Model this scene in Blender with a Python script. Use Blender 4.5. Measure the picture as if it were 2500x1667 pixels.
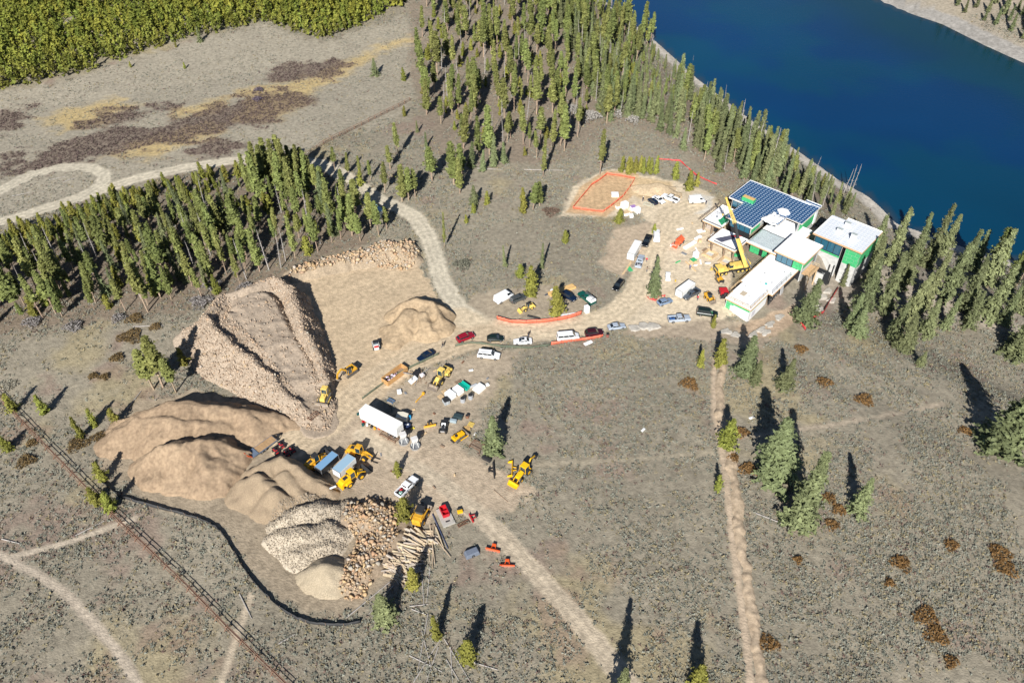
import bpy, bmesh, math, random
import numpy as np
from mathutils import Vector, Matrix, Euler

# ------------------------------------------------------------------ camera, sky, sun, exposure
sc = bpy.context.scene
for o in list(bpy.data.objects): bpy.data.objects.remove(o)
COL = sc.collection
CAM_H, CAM_PITCH, CAM_F = 136.0, 42.5, 1944.0          # metres, degrees below level, focal length in px of a 2500 px wide frame
cam_d = bpy.data.cameras.new('camera'); cam_d.sensor_width = 36.0; cam_d.lens = 36.0 * CAM_F / 2500.0
cam_d.clip_start = 1.0; cam_d.clip_end = 9000.0
cam = bpy.data.objects.new('camera', cam_d); COL.objects.link(cam)
cam.location = (0, 0, CAM_H); cam.rotation_euler = (math.radians(90 - CAM_PITCH), 0, 0)
sc.camera = cam
SUN_AZ, SUN_EL = 12.0, 34.5                             # shadows fall 12 degrees right of straight ahead
world = bpy.data.worlds.new('World'); sc.world = world; world.use_nodes = True
wn = world.node_tree.nodes; wl = world.node_tree.links
sky = wn.new('ShaderNodeTexSky'); sky.sky_type = 'NISHITA'; sky.sun_disc = False
sky.sun_elevation = math.radians(SUN_EL); sky.sun_rotation = math.radians(180 + SUN_AZ); sky.altitude = 2700
wn['Background'].inputs['Strength'].default_value = 0.055
wl.new(sky.outputs[0], wn['Background'].inputs['Color'])
sun_d = bpy.data.lights.new('sun', 'SUN'); sun_d.energy = 5.0; sun_d.angle = math.radians(0.53); sun_d.color = (1.0, 0.965, 0.91)
sun = bpy.data.objects.new('sun', sun_d); COL.objects.link(sun); sun.location = (-60, -100, 200)
_a, _e = math.radians(SUN_AZ), math.radians(SUN_EL)
sun.rotation_euler = Vector((math.sin(_a)*math.cos(_e), math.cos(_a)*math.cos(_e), -math.sin(_e))).to_track_quat('-Z', 'Y').to_euler()
vs = sc.view_settings; vs.view_transform = 'Standard'; vs.look = 'None'; vs.gamma = 1.0; vs.use_curve_mapping = False; vs.exposure = 0.5
sc.render.engine = 'CYCLES'

# ------------------------------------------------------------------ helpers
rnd = random.Random(7)
rng = np.random.default_rng(11)
R = math.radians
_t = np.random.default_rng(3).random((256, 256))
def vnoise(x, y, s, seed=0):
    x = np.asarray(x)/s + seed*17.3; y = np.asarray(y)/s + seed*9.1
    xi = np.floor(x).astype(np.int64); yi = np.floor(y).astype(np.int64)
    fx = x-xi; fy = y-yi; fx = fx*fx*(3-2*fx); fy = fy*fy*(3-2*fy)
    a = _t[xi & 255, yi & 255]; b = _t[(xi+1) & 255, yi & 255]; c = _t[xi & 255, (yi+1) & 255]; d = _t[(xi+1) & 255, (yi+1) & 255]
    return (a*(1-fx)+b*fx)*(1-fy)+(c*(1-fx)+d*fx)*fy
def fbm(x, y, s, seed=0, n=4):
    v = 0; a = 0.5; t = 0
    for i in range(n):
        v = v + a*vnoise(x, y, s/2**i, seed+i); t += a; a *= 0.55
    return v/t
def sstep(a, b, v):
    t = np.clip((np.asarray(v)-a)/(b-a), 0, 1); return t*t*(3-2*t)
_th = R(CAM_PITCH); _F = np.array([0, math.cos(_th), -math.sin(_th)]); _U = np.array([0, math.sin(_th), math.cos(_th)])
def ray(x, y, z=0.0):
    """where the view line through a picture point meets the level z"""
    d = _F + np.array([1, 0, 0])*(x-1250)/CAM_F + _U*(833.5-y)/CAM_F
    return np.array([0, 0, CAM_H]) + d*(CAM_H-z)/-d[2]
def proj(p):
    v = np.array([p[0], p[1], p[2]-CAM_H]); dz = v@_F
    return 1250+CAM_F*v[0]/dz, 833.5-CAM_F*(v@_U)/dz
def segdist(X, Y, a, b):
    ax, ay = a; bx, by = b; dx, dy = bx-ax, by-ay; L = dx*dx+dy*dy+1e-9
    t = np.clip(((X-ax)*dx+(Y-ay)*dy)/L, 0, 1)
    return np.hypot(X-ax-t*dx, Y-ay-t*dy), t
def polydist(X, Y, pts, closed=False):
    D = np.full(np.shape(X), 1e9)
    n = len(pts)
    for i in range(n if closed else n-1):
        D = np.minimum(D, segdist(X, Y, pts[i], pts[(i+1) % n])[0])
    return D
def inpoly(X, Y, poly):
    r = np.zeros(np.shape(X), bool); n = len(poly)
    for i in range(n):
        x1, y1 = poly[i]; x2, y2 = poly[(i+1) % n]
        if y1 == y2: continue
        c = ((y1 > Y) != (y2 > Y)) & (X < (x2-x1)*(Y-y1)/(y2-y1)+x1)
        r ^= c
    return r
def sdpoly(X, Y, poly):                                   # positive inside
    d = polydist(X, Y, poly, True)
    return np.where(inpoly(X, Y, poly), d, -d)

# ------------------------------------------------------------------ the lie of the land
LAKE_Z = -14.0
SHORE = [(-400, 1500), (-60, 800), (15, 530), (48.3, 428.5), (68, 374.5), (80.5, 334), (95.3, 295.9), (108.1, 269.6), (117.3, 249.1), (124.5, 237.7), (128, 222), (145, 208), (160, 200), (210, 180), (400, 120), (1500, -200)]
FAR = [(-150, 1500), (60, 800), (150, 540), (191, 428.5), (200, 411), (212, 394.8), (221.2, 369.7), (230.6, 349), (262, 300), (330, 250), (500, 190), (1600, -50)]
_lakepoly = SHORE + FAR[::-1]
_ua = R(-42); HU = np.array([math.cos(_ua), math.sin(_ua)]); HV = np.array([-math.sin(_ua), math.cos(_ua)]); HO = np.array([62.37, 157.04])
def hw(u, v): p = HO+HU*u+HV*v; return p[0], p[1]          # house frame -> world
def terr(x, y):
    x = np.asarray(x, float); y = np.asarray(y, float)
    z = 1.3*(fbm(x, y, 70, 5, 3)-0.5) + 0.35*(vnoise(x, y, 9, 8)-0.5)
    z = z*np.where(True, 1, 1)
    # flat building yard
    yard = np.maximum(sstep(38, 15, np.hypot(x-50, y-190)), sstep(34, 12, np.hypot(x-36, y-150)))
    z = z*(1-yard)
    # hillside beyond the meadow
    z = z + 0.10*np.clip(y-250-(x+240)*0.42, 0, 400)*sstep(20, -60, x)
    # ground falls away on the lake side of the house
    u = (x-HO[0])*HU[0]+(y-HO[1])*HU[1]; v = (x-HO[0])*HV[0]+(y-HO[1])*HV[1]
    z = z - (4.2*sstep(-1.5, 9, u)*sstep(2, 26, v)+1.8*sstep(.5, 4, u)*sstep(18, 30, v)*sstep(52, 44, v)) - 1.3*sstep(-9, -1, u)*sstep(-14, -2, v)*sstep(16, 6, v)
    d = polydist(x, y, SHORE); df = polydist(x, y, FAR); inl = inpoly(x, y, _lakepoly)
    farside = (~inl) & (df < d)
    near = LAKE_Z + (z-LAKE_Z)*(0.75*sstep(0, 46, d)+0.25*np.clip(d/46, 0, 1))
    far = LAKE_Z + 0.16*df + 2.0*sstep(10, 30, df)*vnoise(x, y, 14, 4)
    lake = LAKE_Z - 0.35*np.minimum(np.minimum(d, df), 30)
    return np.where(inl, lake, np.where(farside, far, near))
_gx = np.arange(-330., 331.); _gy = np.arange(20., 481.); _TG = terr(*np.meshgrid(_gx, _gy)).tolist()
def tq(x, y):
    """quick ground height at one spot"""
    fx = x+330.; fy = y-20.
    if not (0 <= fx < 659 and 0 <= fy < 459): return float(terr(x, y))
    i = int(fx); j = int(fy); fx -= i; fy -= j; a = _TG[j]; b = _TG[j+1]
    return (a[i]*(1-fx)+a[i+1]*fx)*(1-fy)+(b[i]*(1-fx)+b[i+1]*fx)*fy
def px(x, y):
    """ground point seen at a picture point"""
    z = 0.0
    for i in range(14):
        p = ray(x, y, z); z = z + 0.7*(tq(p[0], p[1])-z)
    p = ray(x, y, z); return np.array([p[0], p[1], tq(p[0], p[1])])
def pxl(pts): return [tuple(px(*p)[:2]) for p in pts]

# ------------------------------------------------------------------ materials
MATS = {}
def mat(name, col, rough=0.7, metal=0.0, var=0.0, vscale=3.0, bump=0.0, bscale=20.0, coat=0.0, attr=None, rand=0.0, spec=0.5, alpha=1.0, trans=0.0):
    if name in MATS: return MATS[name]
    m = bpy.data.materials.new(name); m.use_nodes = True; n = m.node_tree.nodes; l = m.node_tree.links; p = n['Principled BSDF']
    p.inputs['Roughness'].default_value = rough; p.inputs['Metallic'].default_value = metal; p.inputs['Coat Weight'].default_value = coat
    p.inputs['Specular IOR Level'].default_value = spec; p.inputs['Alpha'].default_value = alpha; p.inputs['Transmission Weight'].default_value = trans
    if attr:
        a = n.new('ShaderNodeAttribute'); a.attribute_name = attr; src = a.outputs['Color']
    else:
        c = n.new('ShaderNodeRGB'); c.outputs[0].default_value = (*col, 1); src = c.outputs[0]
    tc = n.new('ShaderNodeTexCoord')
    if var:
        no = n.new('ShaderNodeTexNoise'); no.inputs['Scale'].default_value = vscale; no.inputs['Detail'].default_value = 4
        l.new(tc.outputs['Object'], no.inputs['Vector'])
        mr = n.new('ShaderNodeMapRange'); mr.inputs[1].default_value = 0.3; mr.inputs[2].default_value = 0.7; mr.inputs[3].default_value = 1-var; mr.inputs[4].default_value = 1+var
        l.new(no.outputs[0], mr.inputs[0])
        mx = n.new('ShaderNodeMix'); mx.data_type = 'RGBA'; mx.blend_type = 'MULTIPLY'; mx.inputs[0].default_value = 1
        l.new(src, mx.inputs[6]); l.new(mr.outputs[0], mx.inputs[7]); src = mx.outputs[2]
    if rand:
        oi = n.new('ShaderNodeObjectInfo'); hs = n.new('ShaderNodeHueSaturation')
        m1 = n.new('ShaderNodeMapRange'); m1.inputs[3].default_value = 0.5-0.03*rand*3; m1.inputs[4].default_value = 0.5+0.02*rand*3
        m2 = n.new('ShaderNodeMapRange'); m2.inputs[3].default_value = 1-rand; m2.inputs[4].default_value = 1+rand
        wn_ = n.new('ShaderNodeTexWhiteNoise'); wn_.noise_dimensions = '1D'
        l.new(oi.outputs['Random'], m1.inputs[0]); l.new(oi.outputs['Random'], wn_.inputs['W']); l.new(wn_.outputs[0], m2.inputs[0])
        l.new(m1.outputs[0], hs.inputs['Hue']); l.new(m2.outputs[0], hs.inputs['Value']); l.new(src, hs.inputs['Color']); src = hs.outputs[0]
    l.new(src, p.inputs['Base Color'])
    if bump:
        nb = n.new('ShaderNodeTexNoise'); nb.inputs['Scale'].default_value = bscale; nb.inputs['Detail'].default_value = 5
        l.new(tc.outputs['Object'], nb.inputs['Vector'])
        bp = n.new('ShaderNodeBump'); bp.inputs['Strength'].default_value = bump; bp.inputs['Distance'].default_value = 0.3
        l.new(nb.outputs[0], bp.inputs['Height']); l.new(bp.outputs[0], p.inputs['Normal'])
    MATS[name] = m; return m

# ------------------------------------------------------------------ mesh building
def link(name, me, parent=None, m=None):
    if m is not None and len(me.materials) == 0: me.materials.append(m)
    o = bpy.data.objects.new(name, me); COL.objects.link(o)
    if parent is not None: o.parent = parent
    return o
def np_mesh(name, V, T, m=None, colors=None, smooth=False):
    """triangles or quads from arrays"""
    me = bpy.data.meshes.new(name); V = np.asarray(V, np.float32); T = np.asarray(T, np.int32); k = T.shape[1]
    me.vertices.add(len(V)); me.vertices.foreach_set('co', V.ravel())
    me.loops.add(T.size); me.loops.foreach_set('vertex_index', T.ravel())
    me.polygons.add(len(T)); me.polygons.foreach_set('loop_start', np.arange(0, T.size, k, dtype=np.int32))
    if smooth: me.polygons.foreach_set('use_smooth', np.ones(len(T), bool))
    me.update(calc_edges=True)
    if colors is not None:
        a = me.color_attributes.new('Col', 'FLOAT_COLOR', 'POINT')
        c = np.ones((len(V), 4), np.float32); c[:, :3] = colors; a.data.foreach_set('color', c.ravel())
    if m is not None: me.materials.append(m)
    return me
def tag(o, label=None, cat=None, group=None, kind=None):
    if label: o['label'] = label
    if cat: o['category'] = cat
    if group: o['group'] = group
    if kind: o['kind'] = kind
    return o
def thing(name, label, cat, loc, rz=0.0, group=None):
    o = bpy.data.objects.new(name, None); COL.objects.link(o); o.empty_display_size = 0.5
    o.location = [float(v) for v in loc]; o.rotation_euler = (0, 0, rz)
    return tag(o, label, cat, group)
def copy_tree(o, parent=None):
    c = o.copy(); COL.objects.link(c)
    if parent is not None: c.parent = parent
    for ch in list(o.children): copy_tree(ch, c)
    return c
class MB:
    def __init__(s): s.v = []; s.f = []
    def add(s, V, F):
        n = len(s.v); s.v += [tuple(map(float, p)) for p in V]; s.f += [tuple(i+n for i in f) for f in F]; return s
    def box(s, c, d, rot=(0, 0, 0), top=(1, 1), sh=(0, 0)):
        x, y, z = d[0]/2, d[1]/2, d[2]/2
        V = [(-x, -y, -z), (x, -y, -z), (x, y, -z), (-x, y, -z), (-x*top[0]+sh[0], -y*top[1]+sh[1], z), (x*top[0]+sh[0], -y*top[1]+sh[1], z), (x*top[0]+sh[0], y*top[1]+sh[1], z), (-x*top[0]+sh[0], y*top[1]+sh[1], z)]
        M = Euler(rot).to_matrix(); V = [M @ Vector(p)+Vector(c) for p in V]
        return s.add(V, [(0, 3, 2, 1), (4, 5, 6, 7), (0, 1, 5, 4), (1, 2, 6, 5), (2, 3, 7, 6), (3, 0, 4, 7)])
    def bar(s, a, b, w, h=None):
        a = Vector(a); b = Vector(b); d = b-a; L = d.length
        if L < 1e-6: return s
        q = d.to_track_quat('X', 'Z').to_matrix(); h = h or w
        V = [(0, -w/2, -h/2), (L, -w/2, -h/2), (L, w/2, -h/2), (0, w/2, -h/2), (0, -w/2, h/2), (L, -w/2, h/2), (L, w/2, h/2), (0, w/2, h/2)]
        return s.add([q @ Vector(p)+a for p in V], [(0, 3, 2, 1), (4, 5, 6, 7), (0, 1, 5, 4), (1, 2, 6, 5), (2, 3, 7, 6), (3, 0, 4, 7)])
    def cyl(s, a, b, r0, r1=None, n=10, cap=True):
        r1 = r0 if r1 is None else r1; a = Vector(a); b = Vector(b); q = (b-a).to_track_quat('Z', 'Y').to_matrix()
        V = []
        for k in range(n):
            t = 2*math.pi*k/n; e = q @ Vector((math.cos(t), math.sin(t), 0)); V.append(a+e*r0)
        for k in range(n):
            t = 2*math.pi*k/n; e = q @ Vector((math.cos(t), math.sin(t), 0)); V.append(b+e*r1)
        F = [(k, (k+1) % n, n+(k+1) % n, n+k) for k in range(n)]
        if cap: F += [tuple(range(n-1, -1, -1)), tuple(range(n, 2*n))]
        return s.add(V, F)
    def tube(s, pts, r, n=6):
        for a, b in zip(pts[:-1], pts[1:]): s.cyl(a, b, r, r, n)
        return s
    def prism(s, prof, y0, y1, in0=None, in1=None):
        """side outline (x,z) carried across y; outline may differ at the two ends"""
        n = len(prof); p1 = in1 or prof; p0 = in0 or prof
        V = [(x, y0, z) for x, z in p0]+[(x, y1, z) for x, z in p1]
        F = [(k, (k+1) % n, n+(k+1) % n, n+k) for k in range(n)]+[tuple(range(n-1, -1, -1)), tuple(range(n, 2*n))]
        return s.add(V, F)
    def slab(s, poly, z0, z1):
        n = len(poly); V = [(x, y, z0) for x, y in poly]+[(x, y, z1) for x, y in poly]
        return s.add(V, [(k, (k+1) % n, n+(k+1) % n, n+k) for k in range(n)]+[tuple(range(n-1, -1, -1)), tuple(range(n, 2*n))])
    def loft(s, rings):
        n = len(rings[0]); V = [p for r in rings for p in r]; F = []
        for i in range(len(rings)-1):
            F += [(i*n+k, i*n+(k+1) % n, (i+1)*n+(k+1) % n, (i+1)*n+k) for k in range(n)]
        F += [tuple(range(n-1, -1, -1)), tuple((len(rings)-1)*n+k for k in range(n))]
        return s.add(V, F)
    def panel(s, q, off=0.015, thick=0.012):
        a, b, c, d = [Vector(p) for p in q]; nrm = (b-a).cross(d-a).normalized()
        V = [p+nrm*(off-thick) for p in (a, b, c, d)]+[p+nrm*off for p in (a, b, c, d)]
        return s.add(V, [(3, 2, 1, 0), (4, 5, 6, 7), (0, 1, 5, 4), (1, 2, 6, 5), (2, 3, 7, 6), (3, 0, 4, 7)])
    def mesh(s, name, m=None, smooth=False):
        me = bpy.data.meshes.new(name); me.from_pydata(s.v, [], s.f)
        bm = bmesh.new(); bm.from_mesh(me); bmesh.ops.recalc_face_normals(bm, faces=bm.faces); bm.to_mesh(me); bm.free()
        if smooth:
            for p in me.polygons: p.use_smooth = True
        me.update()
        if m is not None: me.materials.append(m)
        return me
    def build(s, name, m, parent=None, bevel=0.0, smooth=False):
        o = link(name, s.mesh(name, m, smooth), parent)
        if bevel:
            b = o.modifiers.new('bevel', 'BEVEL'); b.width = bevel; b.segments = 2; b.limit_method = 'ANGLE'
        return o

# ------------------------------------------------------------------ ground zones, all as outlines on the ground
ROADS = [  # (centre line in picture points, half width m, colour, soft edge m)
    ([(-60, 560), (60, 525), (180, 487), (330, 437), (460, 408), (570, 392), (700, 388), (790, 402), (860, 440), (930, 490), (1010, 525), (1040, 570), (1060, 620), (1080, 690), (1120, 750), (1180, 795)], 2.7, (.52, .465, .36), 1.3),
    ([(-60, 505), (0, 465), (80, 425), (150, 408), (215, 408), (255, 425), (252, 445), (190, 487)], 2.3, (.50, .45, .35), 1.4),
    ([(1120, 770), (1180, 800), (1300, 808), (1420, 798), (1500, 770), (1560, 715), (1590, 640), (1620, 560), (1640, 520), (1700, 500)], 3.6, (.58, .48, .34), 1.8),
    ([(1200, 815), (1120, 832), (1040, 862), (960, 905), (880, 960), (800, 1030), (700, 1090)], 4.4, (.50, .40, .275), 2.0),
    ([(880, 1060), (980, 1120), (1100, 1195), (1180, 1265), (1250, 1335), (1320, 1410), (1400, 1500), (1470, 1585), (1540, 1675), (1600, 1760)], 1.9, (.46, .385, .285), 1.0),
    ([(-40, 1365), (60, 1352), (160, 1325), (240, 1298), (330, 1265)], 0.75, (.44, .375, .29), 0.7),
    ([(0, 1355), (80, 1395), (150, 1440), (220, 1510), (270, 1570), (310, 1625), (350, 1700)], 1.0, (.43, .365, .285), 0.7),
    ([(1790, 1068), (1900, 1055), (2050, 1035), (2170, 1012), (2300, 985)], 0.5, (.36, .30, .225), 1.3),
    ([(1240, 1140), (1400, 1130), (1560, 1120), (1740, 1105)], 0.7, (.315, .272, .20), 1.8),
    ([(1750, 860), (1742, 930), (1745, 1010), (1762, 1100), (1775, 1190), (1785, 1290), (1800, 1400), (1815, 1510), (1826, 1600), (1835, 1700)], 0.8, (.44, .35, .255), 0.7),
    ([(540, 1667), (560, 1600), (590, 1520), (612, 1455)], 0.8, (.42, .35, .26), 0.8),
]
ROADSW = [(pxl(p), w, c, e) for p, w, c, e in ROADS]
ZONES = [  # (outline in picture points, colour, soft edge m, ragged m)
    ([(-80, 236), (100, 206), (200, 186), (340, 136), (400, 116), (560, 80), (640, 56), (740, 90), (800, 100), (920, 56), (1000, 40), (1020, 150), (1010, 260), (900, 310), (760, 360), (640, 400), (400, 425), (240, 470), (100, 520), (-80, 560)], (.325, .29, .225), 4, 5),
    ([(-80, -60), (990, -60), (960, 30), (900, 60), (800, 95), (740, 85), (640, 50), (560, 75), (400, 110), (340, 130), (200, 180), (100, 200), (-80, 240)], (.27, .235, .165), 2, 4),
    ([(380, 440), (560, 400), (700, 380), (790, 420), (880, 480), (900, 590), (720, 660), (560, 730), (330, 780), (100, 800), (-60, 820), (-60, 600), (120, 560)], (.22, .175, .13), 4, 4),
    ([(1010, -20), (1400, -20), (1540, 80), (1720, 260), (1900, 400), (2060, 500), (1960, 530), (1760, 450), (1640, 340), (1500, 300), (1400, 390), (1200, 400), (1060, 370), (1000, 150)], (.25, .205, .155), 4, 4),
    ([(1960, 560), (2150, 540), (2560, 640), (2560, 800), (2300, 800), (2100, 760), (1980, 790), (1900, 770), (1960, 680)], (.30, .26, .21), 3, 3),
    # tan yard
    ([(690, 690), (780, 640), (900, 645), (1010, 630), (1070, 720), (1130, 780), (1220, 806), (1160, 850), (1050, 872), (960, 955), (900, 985), (800, 1060), (690, 1050), (760, 980), (800, 900), (760, 800)], (.52, .405, .27), 1.2, 1.4),
    ([(1480, 765), (1530, 700), (1555, 640), (1585, 590), (1590, 550), (1560, 520), (1480, 530), (1360, 530), (1410, 455), (1485, 412), (1570, 425), (1640, 440), (1730, 470), (1780, 540), (1790, 640), (1790, 770), (1740, 795), (1640, 800), (1540, 805), (1500, 800)], (.61, .51, .37), 1.6, 1.6),
    ([(1380, 520), (1420, 455), (1482, 415), (1560, 425), (1555, 470), (1480, 530)], (.53, .37, .215), 1, 0.6),
    ([(1550, 430), (1640, 445), (1640, 480), (1570, 490), (1535, 470)], (.57, .43, .26), 2, 0.6),
    ([(1460, 640), (1500, 560), (1590, 540), (1600, 580), (1550, 640), (1520, 680)], (.45, .36, .26), 2, 1.2),
    # browner lower yard
    ([(640, 1080), (760, 1050), (900, 985), (1000, 1040), (1120, 1080), (1190, 1140), (1300, 1190), (1235, 1260), (1120, 1245), (1030, 1280), (960, 1230), (880, 1235), (780, 1215), (660, 1140)], (.43, .345, .25), 2.2, 2.0),
    ([(950, 960), (1080, 880), (1180, 850), (1280, 845), (1260, 900), (1180, 990), (1150, 1080), (1050, 1090), (980, 1060)], (.39, .32, .235), 2.6, 2.4),
    ([(1170, 720), (1290, 700), (1440, 700), (1440, 780), (1300, 795), (1190, 780), (1140, 740)], (.36, .30, .22), 2.0, 2.0),
    ([(225, 1120), (340, 975), (480, 955), (660, 985), (760, 1060), (900, 1230), (975, 1300), (960, 1420), (880, 1500), (760, 1510), (670, 1450), (600, 1370), (560, 1290), (360, 1225)], (.325, .265, .19), 1.6, 1.8),
    ([(1560, 790), (1640, 790), (1800, 780), (1900, 830), (1860, 850), (1760, 830), (1600, 825), (1500, 815)], (.38, .31, .23), 1.6, 1.2),
    ([(1790, 800), (1900, 760), (1940, 740), (1960, 770), (1900, 820), (1840, 830)], (.44, .33, .23), 1, 1),
    ([(1690, 470), (1740, 480), (1730, 520), (1690, 520)], (.60, .56, .48), 1, 1),
]
ZONESW = [(pxl(p), c, e, j) for p, c, e, j in ZONES]
PURPLE = [  # dark willow scrub in the meadow
    [(40, 425), (90, 372), (180, 336), (300, 315), (380, 312), (460, 283), (560, 248), (690, 220), (775, 235), (690, 287), (560, 318), (460, 343), (380, 354), (300, 377), (200, 392), (110, 414)],
    [(190, 295), (260, 270), (330, 262), (340, 285), (260, 305), (200, 310)], [(370, 255), (420, 245), (445, 252), (400, 272), (360, 275)],
    [(340, 330), (430, 300), (500, 275), (580, 240), (690, 220), (760, 240), (680, 285), (560, 310), (470, 330), (380, 345)],
    [(640, 195), (700, 160), (800, 145), (850, 160), (800, 190), (700, 200)], [(430, 370), (520, 345), (590, 350), (560, 380), (470, 390)],
    [(-40, 310), (20, 275), (75, 262), (60, 290), (0, 320)], [(-40, 410), (60, 372), (60, 395), (-40, 425)]]
YELLOW = [[(590, 225), (700, 200), (780, 180), (850, 150), (910, 115), (990, 95), (1000, 102), (920, 130), (860, 175), (790, 210), (740, 250), (690, 290), (560, 300), (600, 260)],
          [(330, 350), (500, 300), (560, 320), (440, 360), (350, 385), (250, 385)], [(100, 290), (280, 240), (340, 255), (250, 300), (160, 320)], [(430, 270), (560, 240), (560, 262), (440, 290)]]
PURPLEW = [pxl(p) for p in PURPLE]; YELLOWW = [pxl(p) for p in YELLOW]
BARE = None
def zone_eval(x, y):
    """albedo and how bare (free of brush) each ground point is"""
    x = np.asarray(x, float); y = np.asarray(y, float)
    n1 = fbm(x, y, 26, 1); n2 = fbm(x, y, 6, 2); n3 = vnoise(x, y, 1.6, 3); n4 = vnoise(x*.5, y, 2.6, 77)
    cr_, sr_ = math.cos(.7), math.sin(.7); stk = vnoise((x*cr_+y*sr_)/9, (-x*sr_+y*cr_)/.75, 1, 88)
    c = np.empty(x.shape+(3,)); k = (0.55*n1+0.3*n2+0.15*n3)[..., None]
    c[:] = np.array((.190, .168, .128))*(1-k)+np.array((.345, .304, .230))*k
    ye = sstep(.58, .75, fbm(x, y, 17, 21))[..., None]; c = c*(1-.5*ye)+np.array((.36, .295, .16))*.5*ye
    rd = sstep(.62, .74, fbm(x, y, 12, 31))[..., None]; c = c*(1-.45*rd)+np.array((.25, .165, .135))*.45*rd
    bare = np.zeros(x.shape); meadow = np.zeros(x.shape)
    wob = (n2-.5)*2+(n3-.5)*0.9
    for i, (poly, col, e, j) in enumerate(ZONESW):
        P = np.array(poly); b = (x > P[:, 0].min()-12) & (x < P[:, 0].max()+12) & (y > P[:, 1].min()-12) & (y < P[:, 1].max()+12)
        if not b.any(): continue
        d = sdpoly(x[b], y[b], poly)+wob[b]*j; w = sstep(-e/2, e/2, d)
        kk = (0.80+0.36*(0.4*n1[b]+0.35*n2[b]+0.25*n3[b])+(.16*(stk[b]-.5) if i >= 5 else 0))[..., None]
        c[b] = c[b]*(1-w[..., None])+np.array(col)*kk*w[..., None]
        bare[b] = np.maximum(bare[b], w*(1.0 if i in (5, 6, 7, 8, 10, 13, 15, 16) else 0.92 if i in (11, 12, 14, 9) else 0.25 if i in (1, 2, 3, 4) else 0))
        if i == 0: meadow[b] = w
    for poly in YELLOWW:
        P = np.array(poly); b = (x > P[:, 0].min()-15) & (x < P[:, 0].max()+15) & (y > P[:, 1].min()-15) & (y < P[:, 1].max()+15)
        if b.any():
            w = sstep(-3, 4, sdpoly(x[b], y[b], poly)+1+wob[b]*3+(n4[b]-.5)*5)[..., None]*.92; c[b] = c[b]*(1-w)+np.array((.46, .35, .17))*w
    purp = np.zeros(x.shape)
    for poly in PURPLEW:
        P = np.array(poly); b = (x > P[:, 0].min()-15) & (x < P[:, 0].max()+15) & (y > P[:, 1].min()-15) & (y < P[:, 1].max()+15)
        if b.any(): purp[b] = np.maximum(purp[b], sstep(-2, 3.5, sdpoly(x[b], y[b], poly)+1.5+wob[b]*3.5+(n4[b]-.5)*8))
    c = c*(1-.7*purp[..., None])+np.array((.16, .118, .092))*.7*purp[..., None]
    for pts, w0, col, e in ROADSW:
        P = np.array(pts); b = (x > P[:, 0].min()-9) & (x < P[:, 0].max()+9) & (y > P[:, 1].min()-9) & (y < P[:, 1].max()+9)
        if not b.any(): continue
        d = polydist(x[b], y[b], pts)+wob[b]*e*.5; w = sstep(w0+e/2, w0-e/2, d)
        kk = (0.84+0.2*n2[b]+0.1*n3[b]+0.10*np.cos(d*2*math.pi/1.8)+.10*(stk[b]-.5))[..., None]
        c[b] = c[b]*(1-w[..., None])+np.array(col)*kk*w[..., None]; bare[b] = np.maximum(bare[b], w)
    d = polydist(x, y, SHORE); df = polydist(x, y, FAR)
    s1 = sstep(6.5, 4.0, d+wob*1.5); bare = np.maximum(bare, s1); c = c*(1-s1[..., None])+np.array((.47, .43, .37))*(.8+.4*n3[..., None])*s1[..., None]
    s2 = sstep(13, 9, df+wob*2); bare = np.maximum(bare, s2); c = c*(1-s2[..., None])+np.array((.33, .31, .28))*(.8+.4*n3[..., None])*s2[..., None]
    fb = (df < d) & ~inpoly(x, y, _lakepoly) & (df > 10); c[fb] = c[fb]*.3+np.array((.36, .31, .24))*.7
    return c, bare, meadow, purp

def make_ground():
    rows = np.concatenate([[-2500, -900, -300, -60, 0, 25, 38], np.linspace(44, 410, 560)**1.0, [416, 424, 436, 455, 480, 520, 600, 750, 1100, 1800, 3500, 6000]])
    # finer near the viewer
    t = np.linspace(0, 1, 560); mid = 44+(410-44)*(0.55*t+0.45*t*t)
    rows = np.concatenate([rows[:7], mid, rows[-12:]])
    s = np.linspace(-1.14, 1.14, 640); s = np.concatenate([[-30, -12, -5, -2.6, -1.8, -1.4, -1.25], s, [1.25, 1.4, 1.8, 2.6, 5, 12, 30]])
    hwid = np.clip(60+0.475*rows, 70, 300)
    X = s[None, :]*hwid[:, None]; Y = np.repeat(rows[:, None], len(s), 1)
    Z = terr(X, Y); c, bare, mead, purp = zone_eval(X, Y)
    inner = (np.abs(X) < 300) & (Y > 30) & (Y < 430)
    Z = Z + np.where(inner, 0.10*(vnoise(X, Y, 1.3, 41)-.5)*(1-.6*bare)+0.05*(vnoise(X, Y, 2.5, 42)-.5), 0)
    nr, nc = X.shape; idx = np.arange(nr*nc).reshape(nr, nc)
    Q = np.stack([idx[:-1, :-1], idx[:-1, 1:], idx[1:, 1:], idx[1:, :-1]], -1).reshape(-1, 4)
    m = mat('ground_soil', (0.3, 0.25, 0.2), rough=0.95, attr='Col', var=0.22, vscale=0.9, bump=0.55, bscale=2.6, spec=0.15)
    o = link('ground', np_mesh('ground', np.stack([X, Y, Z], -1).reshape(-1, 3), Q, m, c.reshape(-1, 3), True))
    tag(o, kind='structure')
make_ground()

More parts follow.
